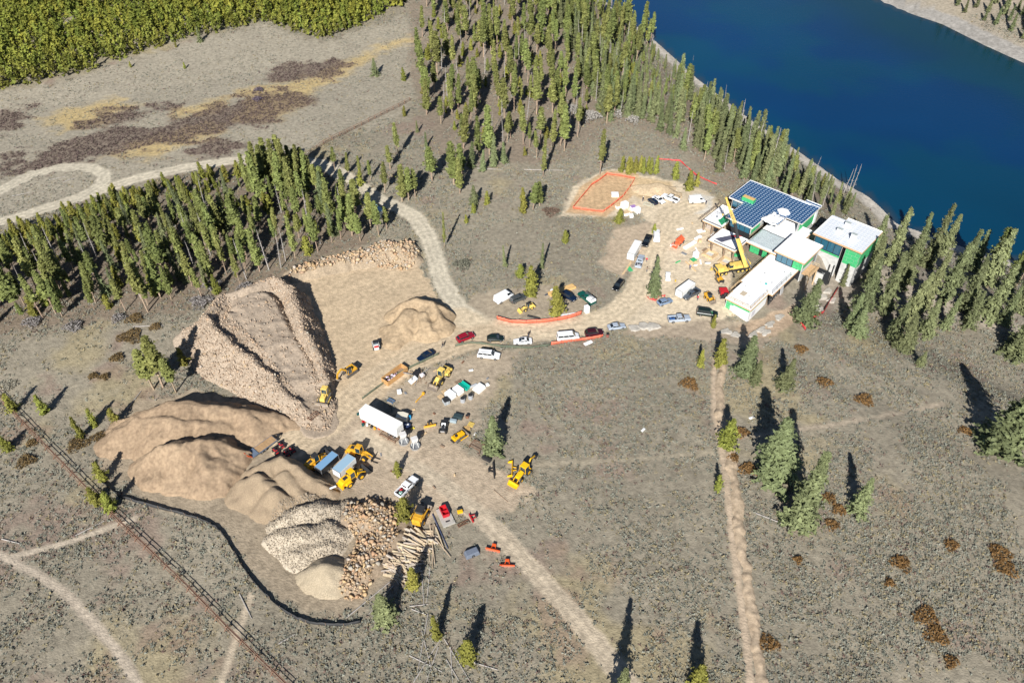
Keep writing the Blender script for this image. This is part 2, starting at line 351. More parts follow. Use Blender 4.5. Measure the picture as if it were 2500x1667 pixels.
def make_lake():
    m = bpy.data.materials.new('lake_water'); m.use_nodes = True; n = m.node_tree.nodes; l = m.node_tree.links; p = n['Principled BSDF']
    p.inputs['Roughness'].default_value = 0.12; p.inputs['IOR'].default_value = 1.33
    tc = n.new('ShaderNodeTexCoord'); no = n.new('ShaderNodeTexNoise'); no.inputs['Scale'].default_value = 0.9; no.inputs['Detail'].default_value = 6
    mp = n.new('ShaderNodeMapping'); mp.inputs['Scale'].default_value = (0.6, 1.6, 1); mp.inputs['Rotation'].default_value = (0, 0, 0.6)
    l.new(tc.outputs['Object'], mp.inputs[0]); l.new(mp.outputs[0], no.inputs['Vector'])
    b = n.new('ShaderNodeBump'); b.inputs['Strength'].default_value = 0.35; b.inputs['Distance'].default_value = 0.12
    l.new(no.outputs[0], b.inputs['Height']); l.new(b.outputs[0], p.inputs['Normal'])
    a = n.new('ShaderNodeAttribute'); a.attribute_name = 'Col'; l.new(a.outputs['Color'], p.inputs['Base Color'])
    # water body colour: deep blue, greener over shallows along the far bank
    xs = np.concatenate([[-3000, -800, -200], np.linspace(0, 330, 110), [400, 700, 3000]]); ys = np.concatenate([[-1500, -200, 60], np.linspace(130, 470, 110), [600, 900, 2000, 4000]])
    X, Y = np.meshgrid(xs, ys); d = polydist(X, Y, SHORE); df = polydist(X, Y, FAR)
    g = sstep(62, 10, df+26*(fbm(X, Y, 40, 3)-.5)); k = fbm(X, Y, 90, 6)[..., None]
    tl = sstep(.42, .62, fbm(X, Y, 55, 16))[..., None]; c = (np.array((.0005, .034, .108))*(1-tl)+np.array((.0008, .044, .096))*tl)*(.7+.6*k); c = c*(1-.75*g[..., None])+np.array((.0015, .034, .042))*.75*g[..., None]
    sh = np.maximum(sstep(3.0, 0.3, df), sstep(2.5, 0.2, d))[..., None]; c = c*(1-.5*sh)+np.array((.06, .055, .045))*.5*sh
    nr, nc = X.shape; idx = np.arange(nr*nc).reshape(nr, nc)
    Q = np.stack([idx[:-1, :-1], idx[:-1, 1:], idx[1:, 1:], idx[1:, :-1]], -1).reshape(-1, 4)
    # keep only the lake basin so that the sheet never shows on dry ground
    o = link('water', np_mesh('water', np.stack([X, Y, np.full(X.shape, LAKE_Z)], -1).reshape(-1, 3), Q, m, c.reshape(-1, 3)))
    tag(o, kind='structure')
make_lake()
# ------------------------------------------------------------------ spoil heaps
PILES = []; PGRID = []
def crest(x, y, h):
    p = ray(x, y, h)
    for i in range(3): p = ray(x, y, h+tq(p[0], p[1]))
    return p[0], p[1], h
def seg_h(X, Y, segs, smooth=0.0, bk=.84):
    """heap surface as the union of tipped ridges; also the place along the crest, for rills"""
    H = np.full(np.shape(X), -9.0); S = np.zeros(np.shape(X)); D = np.zeros(np.shape(X)); off = 0.0
    for a, b, w, sl in segs:
        d, t = segdist(X, Y, a[:2], b[:2]); back = sstep(0, 1.0, Y-(a[1]+(b[1]-a[1])*t)-w*.5)   # steeper on the far side
        h = a[2]+(b[2]-a[2])*t-(sl+(max(sl, bk)-sl)*back)*np.maximum(0, d-w); L = math.hypot(b[0]-a[0], b[1]-a[1])
        ang = np.arctan2(Y-a[1]-(b[1]-a[1])*t, X-a[0]-(b[0]-a[0])*t); g = h > H
        S = np.where(g, off+t*L+ang*1.6, S); D = np.where(g, np.maximum(0, d-w), D); off += L
        if smooth:
            k = np.clip(.5+.5*(h-H)/smooth, 0, 1); H = H*(1-k)+h*k+smooth*k*(1-k)
        else: H = np.maximum(H, h)
    return H, S, D
def chain(pts, w, sl): return [(crest(*a), crest(*b), w, sl) for a, b in zip(pts[:-1], pts[1:])]
def pile_mesh(name, segs, m, colf, step=0.33, rough=0.15, rs=1.2, smooth=0.8, seed=1, parent=None, big=0.5, bk=.84, rill=.35):
    xs = [p[0] for s in segs for p in s[:2]]; ys = [p[1] for s in segs for p in s[:2]]; hm = max(p[2] for s in segs for p in s[:2])
    ext = hm/0.45+max(s[2] for s in segs)+2
    gx = np.arange(min(xs)-ext, max(xs)+ext, step); gy = np.arange(min(ys)-ext, max(ys)+ext, step); X, Y = np.meshgrid(gx, gy)
    def hf(X, Y):
        wx = X+1.1*(fbm(X, Y, 5, seed+3)-.5)*2; wy = Y+1.1*(fbm(X, Y, 5, seed+4)-.5)*2
        h, S, D = seg_h(wx, wy, segs, smooth, bk); k = sstep(-.3, 1.0, h)
        return h+k*(rill*np.clip(D/2.5, 0, 1)*2*(.6*vnoise(S, D*.12, 1.1, seed+7)+.4*vnoise(S, D*.2, .45, seed+8)-.5)+big*(.8-2.2*np.abs(2*fbm(X, Y, 6.5, seed+1, 3)-1))*.6+rough*2*(fbm(X, Y, rs, seed+2, 3)-.5))
    PILES.append(hf); H = hf(X, Y); PGRID.append((gx[0], gy[0], step, len(gx), len(gy), H.tolist())); T = terr(X, Y)
    Z = np.where(H > 0, T+H, T-0.35+np.maximum(H, -1)*0.2)
    keep = H > -0.5; nr, nc = X.shape; idx = np.arange(nr*nc).reshape(nr, nc)
    kf = keep[:-1, :-1] | keep[1:, :-1] | keep[:-1, 1:] | keep[1:, 1:]
    Q = np.stack([idx[:-1, :-1], idx[:-1, 1:], idx[1:, 1:], idx[1:, :-1]], -1)[kf]
    used = np.unique(Q); rm = np.full(nr*nc, -1); rm[used] = np.arange(len(used)); Q = rm[Q]
    V = np.stack([X, Y, Z], -1).reshape(-1, 3)[used]; c = colf(X, Y, H).reshape(-1, 3)[used]
    return link(name, np_mesh(name, V, Q, m, c, True), parent), hf
def on(x, y):
    """height of whatever heap or ground lies at a spot"""
    b = 0.0
    for x0, y0, st_, nx, ny, H in PGRID:
        fx = (x-x0)/st_; fy = (y-y0)/st_
        if 0 <= fx < nx-1 and 0 <= fy < ny-1:
            i = int(fx); j = int(fy); fx -= i; fy -= j
            b = max(b, (H[j][i]*(1-fx)+H[j][i+1]*fx)*(1-fy)+(H[j+1][i]*(1-fx)+H[j+1][i+1]*fx)*fy)
    return tq(x, y)+b
def onv(x, y):
    h = terr(x, y); b = np.zeros(np.shape(x))
    for f in PILES: b = np.maximum(b, f(x, y))
    return h+b
# rocks: convex lumps
ROCKV = []
def _rockvars():
    r = random.Random(5)
    for k in range(10):
        bm = bmesh.new()
        for i in range(9):
            v = Vector((r.gauss(0, 1), r.gauss(0, 1), r.gauss(0, 1))).normalized()
            bm.verts.new((v.x*r.uniform(.75, 1.25), v.y*r.uniform(.5, 1.0), v.z*r.uniform(.45, .85)))
        bmesh.ops.convex_hull(bm, input=bm.verts); bmesh.ops.triangulate(bm, faces=bm.faces)
        for v in [v for v in bm.verts if not v.link_faces]: bm.verts.remove(v)
        bm.verts.index_update(); bm.faces.ensure_lookup_table()
        V = np.array([v.co[:] for v in bm.verts]); T = np.array([[v.index for v in f.verts] for f in bm.faces]); bm.free()
        ROCKV.append((V*.5, T))
_rockvars()
def rotm(n):
    q = rng.normal(size=(n, 4)); q /= np.linalg.norm(q, axis=1)[:, None]; w, x, y, z = q.T
    return np.stack([1-2*(y*y+z*z), 2*(x*y-z*w), 2*(x*z+y*w), 2*(x*y+z*w), 1-2*(x*x+z*z), 2*(y*z-x*w), 2*(x*z-y*w), 2*(y*z+x*w), 1-2*(x*x+y*y)], -1).reshape(n, 3, 3)
def join_inst(name, variants, P, S, M, cols, m, parent=None, kind='stuff', smooth=False):
    """many small lumps in one mesh; P centres, S sizes, M 3x3 turns"""
    VV, TT, CC = [], [], []; base = 0; which = rng.integers(0, len(variants), len(P))
    for k, (V, T) in enumerate(variants):
        w = np.where(which == k)[0]
        if not len(w): continue
        A = np.einsum('nij,vj->nvi', M[w], V)*S[w][:, None, None]+P[w][:, None, :]
        n = len(V); TT.append((T[None]+(np.arange(len(w))*n)[:, None, None]+base).reshape(-1, 3)); VV.append(A.reshape(-1, 3)); CC.append(np.repeat(cols[w], n, 0)); base += n*len(w)
    o = link(name, np_mesh(name, np.concatenate(VV), np.concatenate(TT), m, np.concatenate(CC), smooth), parent)
    if kind: o['kind'] = kind
    return o
M_DIRT = mat('loose_dirt', (.4, .3, .2), rough=.95, attr='Col', var=.2, vscale=1.6, bump=.35, bscale=5, spec=.1)
M_GRAV = mat('loose_gravel', (.4, .3, .2), rough=.95, attr='Col', var=.3, vscale=7, bump=.9, bscale=9, spec=.1)
M_ROCKC = mat('broken_rock', (.4, .3, .2), rough=.9, attr='Col', var=.25, vscale=2.5, spec=.15)
M_BOUL = [mat('boulder_%s' % n, c, rough=.9, var=.3, vscale=1.3, bump=.3, bscale=3, rand=.16, spec=.15) for n, c in (('tan', (.47, .345, .22)), ('orange', (.46, .31, .175)), ('grey', (.44, .39, .32)))]
BMESH = []
for k, (V, T) in enumerate(ROCKV):
    for j, m in enumerate(M_BOUL):
        BMESH.append(np_mesh('boulder', V*2, T, m))
def colmix(a, b, s, seed):
    def f(X, Y, H):
        k = (0.6*fbm(X, Y, s, seed)+0.4*vnoise(X, Y, .8, seed+5))[..., None]; return np.array(a)*(1-k)+np.array(b)*k
    return f
def scatter_in(poly, n, seed=1):
    P = np.array(poly); r = np.random.default_rng(seed); out = []
    while len(out) < n:
        x = r.uniform(P[:, 0].min(), P[:, 0].max(), n*3); y = r.uniform(P[:, 1].min(), P[:, 1].max(), n*3); k = inpoly(x, y, poly)
        out += list(zip(x[k], y[k]))
    return np.array(out[:n])
def put_boulders(parent, pts, smin, smax, name='boulder', tint=None, seed=1, sink=.15):
    r = random.Random(seed)
    for x, y in pts:
        s = smin+(smax-smin)*r.random()**2
        k = r.choice(tint or (0, 0, 0, 1, 2)); me = BMESH[r.randrange(len(ROCKV))*3+k]
        o = bpy.data.objects.new(name, me); COL.objects.link(o); o.parent = parent
        o.location = Vector((x, y, on(x, y)+s*sink))-parent.location; o.scale = (s*.5, s*.5, s*.5); o.rotation_euler = (r.uniform(-.5, .5), r.uniform(-.5, .5), r.uniform(0, 6.3))
def rock_cover(name, poly, n, smin, smax, parent, ca, cb, m=M_ROCKC, seed=2, filt=None, sink=.1):
    pts = scatter_in(poly, n, seed)
    if filt is not None: pts = pts[filt(pts[:, 0], pts[:, 1])]
    n = len(pts); S = smin+(smax-smin)*rng.random(n)**2.2; Z = onv(pts[:, 0], pts[:, 1])+S*sink
    P = np.stack([pts[:, 0], pts[:, 1], Z], -1)-np.array(parent.location)
    k = rng.random((n, 1)); C = (np.array(ca)*(1-k)+np.array(cb)*k)*(.8+.4*rng.random((n, 1)))
    return join_inst(name, ROCKV, P, S, rotm(n), C, m, parent)
def heap(name, label, cat, segs, m, colf, **kw):
    t = thing(name, label, cat, (0, 0, 0)); me, hf = pile_mesh(kw.pop('part', 'mound'), segs, m, colf, parent=t, **kw); return t, hf

# big blasted-rock heap with a haul ramp up its middle
segs = chain([(500, 775, 6.2), (545, 820, 6.0), (600, 865, 5.2), (665, 925, 4.2), (720, 975, 2.8), (762, 1020, 1.2)], .4, .72)
segs += chain([(495, 780, 5.6), (540, 725, 5.2), (610, 700, 5.0), (670, 680, 5.2), (705, 700, 5.8)], .4, 1.1)
segs += chain([(705, 700, 6.0), (730, 770, 5.8), (760, 840, 5.0), (785, 905, 3.2), (800, 960, 1.2)], .5, 1.35)
segs += chain([(620, 740, 4.6), (660, 820, 4.3), (710, 910, 3.0), (760, 985, 1.2), (780, 1030, .2)], 4.4, .6)
segs += chain([(560, 790, 4.4), (640, 870, 3.6)], 4.0, .6)
rp, rp_h = heap('rock_heap', 'big heap of broken tan rock with a grey haul ramp up its middle', 'rock heap', segs, M_ROCKC, colmix((.30, .24, .18), (.42, .34, .26), 6, 3), rough=.3, rs=1.5, seed=11, smooth=.3, bk=1.15)
ramp = pxl([(560, 720), (670, 700), (700, 760), (740, 850), (780, 960), (790, 1030), (750, 1020), (700, 940), (640, 860), (560, 790)])
_rampw = [tuple(crest(x, y, 3.0)[:2]) for x, y in [(560, 712), (660, 700), (700, 770), (740, 850), (775, 950), (790, 1030), (765, 1030), (705, 945), (640, 860), (560, 785)]]
_rpoly = [tuple(crest(x, y, 1.0)[:2]) for x, y in [(430, 900), (450, 800), (500, 740), (560, 690), (660, 660), (720, 670), (780, 780), (830, 880), (820, 980), (800, 1050), (720, 1040), (560, 990), (450, 950)]]
off_ramp = lambda x, y: (rp_h(x, y) > .1) & ((sdpoly(x, y, _rampw) < .6) | (np.random.default_rng(1).random(len(x)) < .12))
pts = scatter_in(_rpoly, 900, 3); pts = pts[off_ramp(pts[:, 0], pts[:, 1])][:280]; put_boulders(rp, pts, .5, 1.25, 'rock', (0, 0, 2), 4)
rock_cover('rubble', _rpoly, 17000, .18, .85, rp, (.31, .23, .165), (.50, .40, .30), filt=off_ramp, seed=6)
# sand and fill heaps lower left
SAND = colmix((.225, .160, .106), (.41, .302, .200), 4, 9)
segs = chain([(310, 1030, 3.4), (355, 1002, 5.2), (420, 988, 5.8), (520, 990, 5.4), (600, 1000, 4.2), (680, 1020, 1.6), (730, 1040, .3)], .5, .55)
segs += chain([(300, 1045, 3.4), (340, 1018, 4.6), (440, 1026, 4.8), (530, 1032, 4.0), (580, 1052, 2.0)], .4, .55)
heap('sand_berm', 'curved berm of smooth tan sand below the big rock heap', 'sand heap', segs, M_DIRT, SAND, rough=.16, rs=.9, seed=21, smooth=.12, big=.8, bk=1.0, rill=.6)
segs = chain([(385, 1094, 5.2), (440, 1086, 6.0), (490, 1076, 6.3), (512, 1074, 5.6)], .2, .70)+chain([(512, 1074, 5.6), (540, 1082, 3.8), (560, 1096, 2.2)], .2, .9)+chain([(490, 1076, 5.8), (500, 1112, 4.8)], .6, .64)
heap('sand_heap', 'tall heap of tan sand with a rippled crest in the lower left yard', 'sand heap', segs, M_DIRT, SAND, rough=.17, rs=.9, seed=31, smooth=.1, big=1.1, bk=1.0, rill=.7)
segs = chain([(645, 1132, 4.2), (680, 1122, 4.6), (722, 1140, 4.3), (762, 1163, 3.4), (790, 1185, 2.2), (810, 1210, .8)], .2, .68)
segs += chain([(618, 1160, 4.2), (626, 1162, 4.2)], .5, .66)+chain([(641, 1178, 3.8), (646, 1180, 3.8)], .4, .7)+chain([(660, 1200, 3.6), (675, 1202, 3.6)], .4, .68)+chain([(690, 1160, 3.8), (740, 1200, 2.4), (770, 1230, 1.0)], .5, .6)
gh, _ = heap('gravel_heap', 'brown gravel heap made of several overlapping loads behind the wheel loaders', 'gravel heap', segs, M_GRAV, colmix((.31, .235, .16), (.46, .355, .24), 5, 8), rough=.14, rs=.7, seed=41, smooth=.15, big=.8, bk=1.35, rill=.45)
segs = chain([(700, 1262, 2.6), (736, 1243, 3.0), (775, 1238, 2.6), (815, 1245, 1.8), (850, 1230, .8)], .5, .62)+chain([(690, 1300, 2.0), (740, 1300, 2.4), (800, 1290, 2.0)], 1.0, .55)+chain([(730, 1340, 1.6), (790, 1320, 1.6)], 1.2, .5)
cp, cp_h = heap('cobble_heap', 'heap of pale cobbles between the brown gravel and the boulders', 'rock heap', segs, M_ROCKC, colmix((.40, .34, .26), (.52, .45, .35), 4, 6), rough=.22, rs=.8, seed=51, smooth=.5)
_cpoly = [tuple(px(x, y)[:2]) for x, y in [(630, 1290), (690, 1235), (780, 1215), (870, 1200), (880, 1260), (850, 1330), (800, 1400), (720, 1400), (660, 1350)]]
rock_cover('cobble', _cpoly, 9000, .12, .5, cp, (.26, .215, .16), (.45, .385, .30), filt=lambda x, y: cp_h(x, y) > .05, seed=8)
segs = chain([(790, 1375, 3.3), (797, 1376, 3.3)], .35, .60)
heap('pea_gravel_cone', 'neat cone of fine tan pea gravel at the bottom of the yard', 'gravel heap', segs, M_GRAV, colmix((.44, .36, .25), (.55, .46, .33), 3, 4), rough=.05, rs=.5, seed=61, smooth=.3, big=.1)
# boulder field
segs = chain([(850, 1250, 1.3), (900, 1245, 1.8), (940, 1260, 1.7), (945, 1300, 1.5), (910, 1330, 1.5), (880, 1370, 1.3), (855, 1420, .8)], 1.6, .55)
bp, bp_h = heap('boulder_heap', 'heap of large orange and tan boulders beside the log pile', 'boulder heap', segs, M_ROCKC, colmix((.26, .2, .14), (.36, .28, .2), 4, 6), rough=.2, seed=71, smooth=.6)
_bpoly = [tuple(px(x, y)[:2]) for x, y in [(838, 1262), (850, 1235), (900, 1215), (950, 1220), (972, 1262), (970, 1320), (950, 1350), (915, 1400), (890, 1460), (845, 1465), (828, 1445), (850, 1380), (870, 1320), (850, 1290)]]
def spread(poly, n, dmin, seed):
    pts = scatter_in(poly, n*12, seed); out = []
    for p in pts:
        if all((p[0]-q[0])**2+(p[1]-q[1])**2 > dmin*dmin for q in out): out.append(p)
        if len(out) >= n: break
    return np.array(out)
put_boulders(bp, spread(_bpoly, 290, .62, 5), .75, 1.6, tint=(0, 0, 1, 1, 2), seed=6, sink=.18)
rock_cover('small_boulder', _bpoly, 700, .3, .8, bp, (.42, .29, .17), (.60, .46, .31), seed=9)
# riprap bank along the upper yard
segs = chain([(715, 668, 1.0), (770, 650, 1.4), (830, 632, 1.8), (890, 620, 2.0), (940, 600, 2.4), (985, 600, 2.2), (1005, 630, 1.4)], 1.6, .7)
rb, rb_h = heap('riprap_bank', 'bank of piled tan boulders along the edge of the upper dirt yard', 'boulder bank', segs, M_ROCKC, colmix((.3, .24, .17), (.42, .33, .23), 4, 6), rough=.2, seed=81, smooth=.6)
_rb = [tuple(px(x, y)[:2]) for x, y in [(705, 682), (720, 655), (800, 630), (880, 610), (940, 588), (1000, 590), (1024, 620), (1015, 650), (980, 662), (900, 650), (830, 655), (760, 672)]]
put_boulders(rb, spread(_rb, 285, .7, 15), .8, 2.0, tint=(0, 0, 0, 2, 1), seed=16, sink=.2)
rock_cover('small_boulder', _rb, 900, .3, .8, rb, (.45, .33, .21), (.60, .47, .33), seed=19)
# earth mound in the upper yard with a dug face
segs = chain([(985, 745, 3.4), (1020, 732, 4.4), (1055, 740, 4.2), (1070, 775, 2.8)], .3, .66)+chain([(1000, 760, 3.4), (975, 790, 2.4), (965, 820, 1.4)], .8, .5)+chain([(1030, 770, 3.0), (1040, 800, 1.8)], .6, .55)
heap('earth_mound', 'mound of brown earth with a dug away top in the upper yard', 'earth mound', segs, M_DIRT, colmix((.32, .235, .15), (.46, .35, .225), 4, 12), rough=.2, rs=1.3, seed=91, smooth=.2, big=1.3, rill=.5)
# spoil thrown up along the trench
tr = [(1765, 868), (1757, 930), (1760, 1010), (1780, 1100), (1794, 1190), (1806, 1290), (1822, 1400), (1838, 1510), (1850, 1600), (1862, 1700)]
t = thing('trench_spoil', 'long low ridge of crumbly tan spoil beside the straight trench', 'spoil ridge', (0, 0, 0))
pile_mesh('mound', chain([(x, y, .42+.22*rnd.random()) for x, y in tr], .3, .6), M_DIRT, colmix((.38, .29, .20), (.53, .42, .30), 2, 14), step=.3, rough=.32, rs=1.0, seed=101, smooth=.3, big=.5, parent=t)
# dirt bank by the east yard and cut bank under the house
segs = chain([(1570, 455, .8), (1610, 452, 1.2), (1640, 470, .6)], 1.5, .3)
heap('dirt_bank', 'low smooth bank of pale dirt behind the parked white pickup', 'earth mound', segs, M_DIRT, colmix((.52, .40, .26), (.60, .47, .31), 4, 12), rough=.05, seed=111, smooth=.8, big=.3)
# pale rock outcrop by the road
oc = thing('rock_outcrop', 'flat pale grey rock outcrop at the road edge beside the silver pickup', 'rock outcrop', px(1572, 800))
def outcrop_slab(cx, cy, sx, sy, h, rz, seed):
    r = random.Random(seed); p = px(cx, cy); b = MB(); n = 11; rings = []
    for lv, (k, z) in enumerate(((1.08, -.35), (1.0, h*.6), (.86, h))):
        rings.append([])
        for i in range(n):
            a = 2*math.pi*i/n; rr = (1+.22*math.sin(3*a+seed)+.12*math.sin(5*a+seed*2))
            x = math.cos(a)*sx*rr*k; y = math.sin(a)*sy*rr*k
            rings[-1].append((x*math.cos(rz)-y*math.sin(rz)+p[0]-oc.location.x, x*math.sin(rz)+y*math.cos(rz)+p[1]-oc.location.y, p[2]+z+.05*r.random()-oc.location.z))
    b.loft(rings); b.build('slab', mat('pale_granite', (.42, .39, .34), rough=.9, var=.2, vscale=.8, bump=.5, bscale=2), oc)
outcrop_slab(1552, 801, 2.0, 1.2, .35, .1, 1); outcrop_slab(1575, 798, 2.2, 1.3, .5, -.15, 2); outcrop_slab(1594, 798, 1.9, 1.4, .4, .3, 3)
o2 = oc; oc = thing('rock_outcrop', 'low pale rock outcrop below the front corner of the house wing', 'rock outcrop', px(1772, 810))
outcrop_slab(1772, 810, 1.7, 1.1, .25, .1, 4); outcrop_slab(1795, 818, 1.4, 1.1, .25, .5, 5)
oc = thing('rock_outcrop', 'reddish ledge of layered rock along the cut below the house wing', 'rock outcrop', px(1850, 815))
for i, (x, y) in enumerate([(1838, 818), (1858, 806), (1880, 792), (1902, 775), (1870, 812)]): outcrop_slab(x, y, 1.6, .9, .3+.1*(i % 2), .75, 6+i)
oc = thing('rock_outcrop', 'steep broken grey ledge under the lakeside end of the house', 'rock outcrop', px(2005, 735))
for i, (x, y) in enumerate([(1990, 745), (2008, 728), (2020, 712), (2000, 760), (2030, 735)]): outcrop_slab(x, y, 1.5, .9, .5+.2*(i % 2), .6, 16+i)
# ------------------------------------------------------------------ the house under construction (local x = along the long glass fronts, y = towards the lake)
M_WHITE = mat('white_roof_membrane', (.88, .88, .87), rough=.55, var=.04, vscale=1.5)
M_FOAM = mat('white_foam_board', (.82, .83, .83), rough=.7, var=.06, vscale=2)
M_GREEN = mat('green_sheathing', (.055, .42, .16), rough=.6, var=.08, vscale=2)
M_FASC = mat('raw_wood_fascia', (.56, .36, .20), rough=.7, var=.15, vscale=4)
M_CONC = mat('fresh_concrete', (.52, .52, .50), rough=.85, var=.16, vscale=1.2)
M_BLACK = mat('black_damp_proofing', (.02, .022, .025), rough=.6)
M_DARKM = mat('dark_metal', (.035, .035, .04), rough=.5, metal=.3)
M_STEEL = mat('galvanised_steel', (.45, .46, .47), rough=.45, metal=.6, var=.1)
M_LUMB = mat('pale_lumber', (.62, .45, .26), rough=.75, var=.18, vscale=5)
M_BRWN = mat('weathered_timber', (.27, .19, .13), rough=.85, var=.2, vscale=4)
M_SEAM = mat('black_seam_tape', (.012, .014, .014), rough=.6)
def glassmat(name, col, rough=.06):
    return mat(name, col, rough=rough, spec=.9, coat=.6)
M_GLASS = glassmat('window_glass', (.03, .12, .18))
M_GLASSD = glassmat('dark_window_glass', (.012, .018, .022))
def printmat(name, base, mark):
    m = bpy.data.materials.new(name); m.use_nodes = True; n = m.node_tree.nodes; l = m.node_tree.links; p = n['Principled BSDF']; p.inputs['Roughness'].default_value = .38
    tc = n.new('ShaderNodeTexCoord'); sp = n.new('ShaderNodeSeparateXYZ'); l.new(tc.outputs['Object'], sp.inputs[0])
    def M(op, a, b=None):
        q = n.new('ShaderNodeMath'); q.operation = op
        for i, v in enumerate((a, b)):
            if v is None: continue
            if isinstance(v, (int, float)): q.inputs[i].default_value = v
            else: l.new(v, q.inputs[i])
        return q.outputs[0]
    fx = M('ABSOLUTE', M('SUBTRACT', M('FRACT', M('DIVIDE', sp.outputs[0], 1.05)), .5)); fy = M('ABSOLUTE', M('SUBTRACT', M('FRACT', M('DIVIDE', sp.outputs[1], 1.0)), .5))
    out = M('MULTIPLY', M('LESS_THAN', fx, .27), M('LESS_THAN', fy, .20)); inn = M('MULTIPLY', M('LESS_THAN', fx, .10), M('LESS_THAN', fy, .08)); mk = M('SUBTRACT', out, inn)
    mx = n.new('ShaderNodeMix'); mx.data_type = 'RGBA'; mx.inputs[6].default_value = (*base, 1); mx.inputs[7].default_value = (*mark, 1); l.new(mk, mx.inputs[0]); l.new(mx.outputs[2], p.inputs['Base Color'])
    return m
M_NAVY = printmat('navy_roof_underlayment', (.016, .070, .18), (.46, .58, .70))
M_PALE = printmat('white_printed_underlayment', (.72, .74, .76), (.52, .60, .70))
house = thing('house_under_construction', 'large flat roofed modern house under construction with navy and white roofs above the lake', 'house', (HO[0], HO[1], 0), R(-42))
def hl(x, y, z):
    p = ray(x, y, z)[:2]-HO; return float(p@HU), float(p@HV)
def hb(name, u0, u1, v0, v1, z0, z1, m, parent=house, bevel=0):
    return MB().box(((u0+u1)/2, (v0+v1)/2, (z0+z1)/2), (u1-u0, v1-v0, z1-z0)).build(name, m, parent, bevel)
def roof(rects, z, th=.35, m=M_WHITE, fasc=M_FASC, name='roof'):
    """roof deck of butted rectangles with a lumber fascia round every rectangle"""
    b = MB(); f = MB()
    for u0, u1, v0, v1 in rects: b.box(((u0+u1)/2, (v0+v1)/2, z-th/2), (u1-u0, v1-v0, th))
    o = b.build(name, m, house)
    for u0, u1, v0, v1 in rects:
        f.box(((u0+u1)/2, v0-.05, z-th/2-.04), (u1-u0+.1, .1, th+.06)); f.box((u1+.053, (v0+v1)/2, z-th/2-.043), (.1, v1-v0, th+.06)); f.box((u0-.053, (v0+v1)/2, z-th/2-.043), (.1, v1-v0, th+.06)); f.box(((u0+u1)/2, v1+.05, z-th/2-.04), (u1-u0+.1, .1, th+.06))
    f.build('fascia', fasc, o); return o
def lip(o, rects, z, h=.12, w=.15, m=M_WHITE):
    b = MB()
    for u0, u1, v0, v1 in rects:
        b.box(((u0+u1)/2, v0+w/2+.01, z+h/2), (u1-u0-.02, w, h)); b.box(((u0+u1)/2, v1-w/2-.01, z+h/2), (u1-u0-.02, w, h)); b.box((u0+w/2+.01, (v0+v1)/2, z+h/2+.002), (w, v1-v0-.04, h)); b.box((u1-w/2-.01, (v0+v1)/2, z+h/2+.002), (w, v1-v0-.04, h))
    b.build('roof_edge', m, o)
def wallface(a, b, z0, z1, axis, at, m, name='wall', th=.25):
    if axis == 'v': return hb(name, a, b, at, at+th, z0, z1, m)
    return hb(name, at-th, at, a, b, z0, z1, m)
def sheathing(a, b, z0, z1, axis, at, pw=2.4, ph=1.2, seed=0):
    """green boards as single pieces, dark joints between them; outward is -v or +u"""
    k = 0; z = z0
    while z < z1-.05:
        zz = min(z+ph, z1); x = a-(pw/2 if k % 2 else 0); k += 1
        while x < b-.05:
            x0, x1 = max(x, a), min(x+pw, b); x += pw
            if x1-x0 < .1: continue
            if axis == 'v': hb('sheathing_board', x0+.025, x1-.025, at-.03, at-.002, z+.025, zz-.025, M_GREEN)
            else: hb('sheathing_board', at+.002, at+.03, x0+.025, x1-.025, z+.025, zz-.025, M_GREEN)
        z = zz
def glazing(a, b, z0, z1, axis, at, n, m=M_GLASS, lean=0):
    w = (b-a)/n; f = MB()
    for i in range(n):
        x0, x1 = a+i*w+.06, a+(i+1)*w-.06
        if axis == 'v': o = hb('window', x0, x1, at-.02, at+.02, z0+.08, z1-.08, m)
        else: o = hb('window', at-.02, at+.02, x0, x1, z0+.08, z1-.08, m)
    for i in range(n+1):
        x = a+i*w
        if axis == 'v': f.box((x, at, (z0+z1)/2), (.12, .16, z1-z0))
        else: f.box((at, x, (z0+z1)/2), (.16, .12, z1-z0))
    for z in (z0, z1):
        if axis == 'v': f.box(((a+b)/2, at, z), (b-a, .155, .14))
        else: f.box((at, (a+b)/2, z), (.155, b-a, .14))
    f.build('window_frame', M_DARKM, house)
def rails(path, z, h=1.05, m=M_LUMB, step=2.2, name='guard_rail', r=.06, parent=house):
    b = MB()
    for (x0, y0), (x1, y1) in zip(path[:-1], path[1:]):
        n = max(1, int(math.hypot(x1-x0, y1-y0)/step))
        for i in range(n+1):
            t = i/n; b.box((x0+(x1-x0)*t, y0+(y1-y0)*t, z+h/2), (r, r, h))
        for k in (.5, 1.0): b.bar((x0, y0, z+h*k), (x1, y1, z+h*k), .05, .09)
    return b.build(name, m, parent)
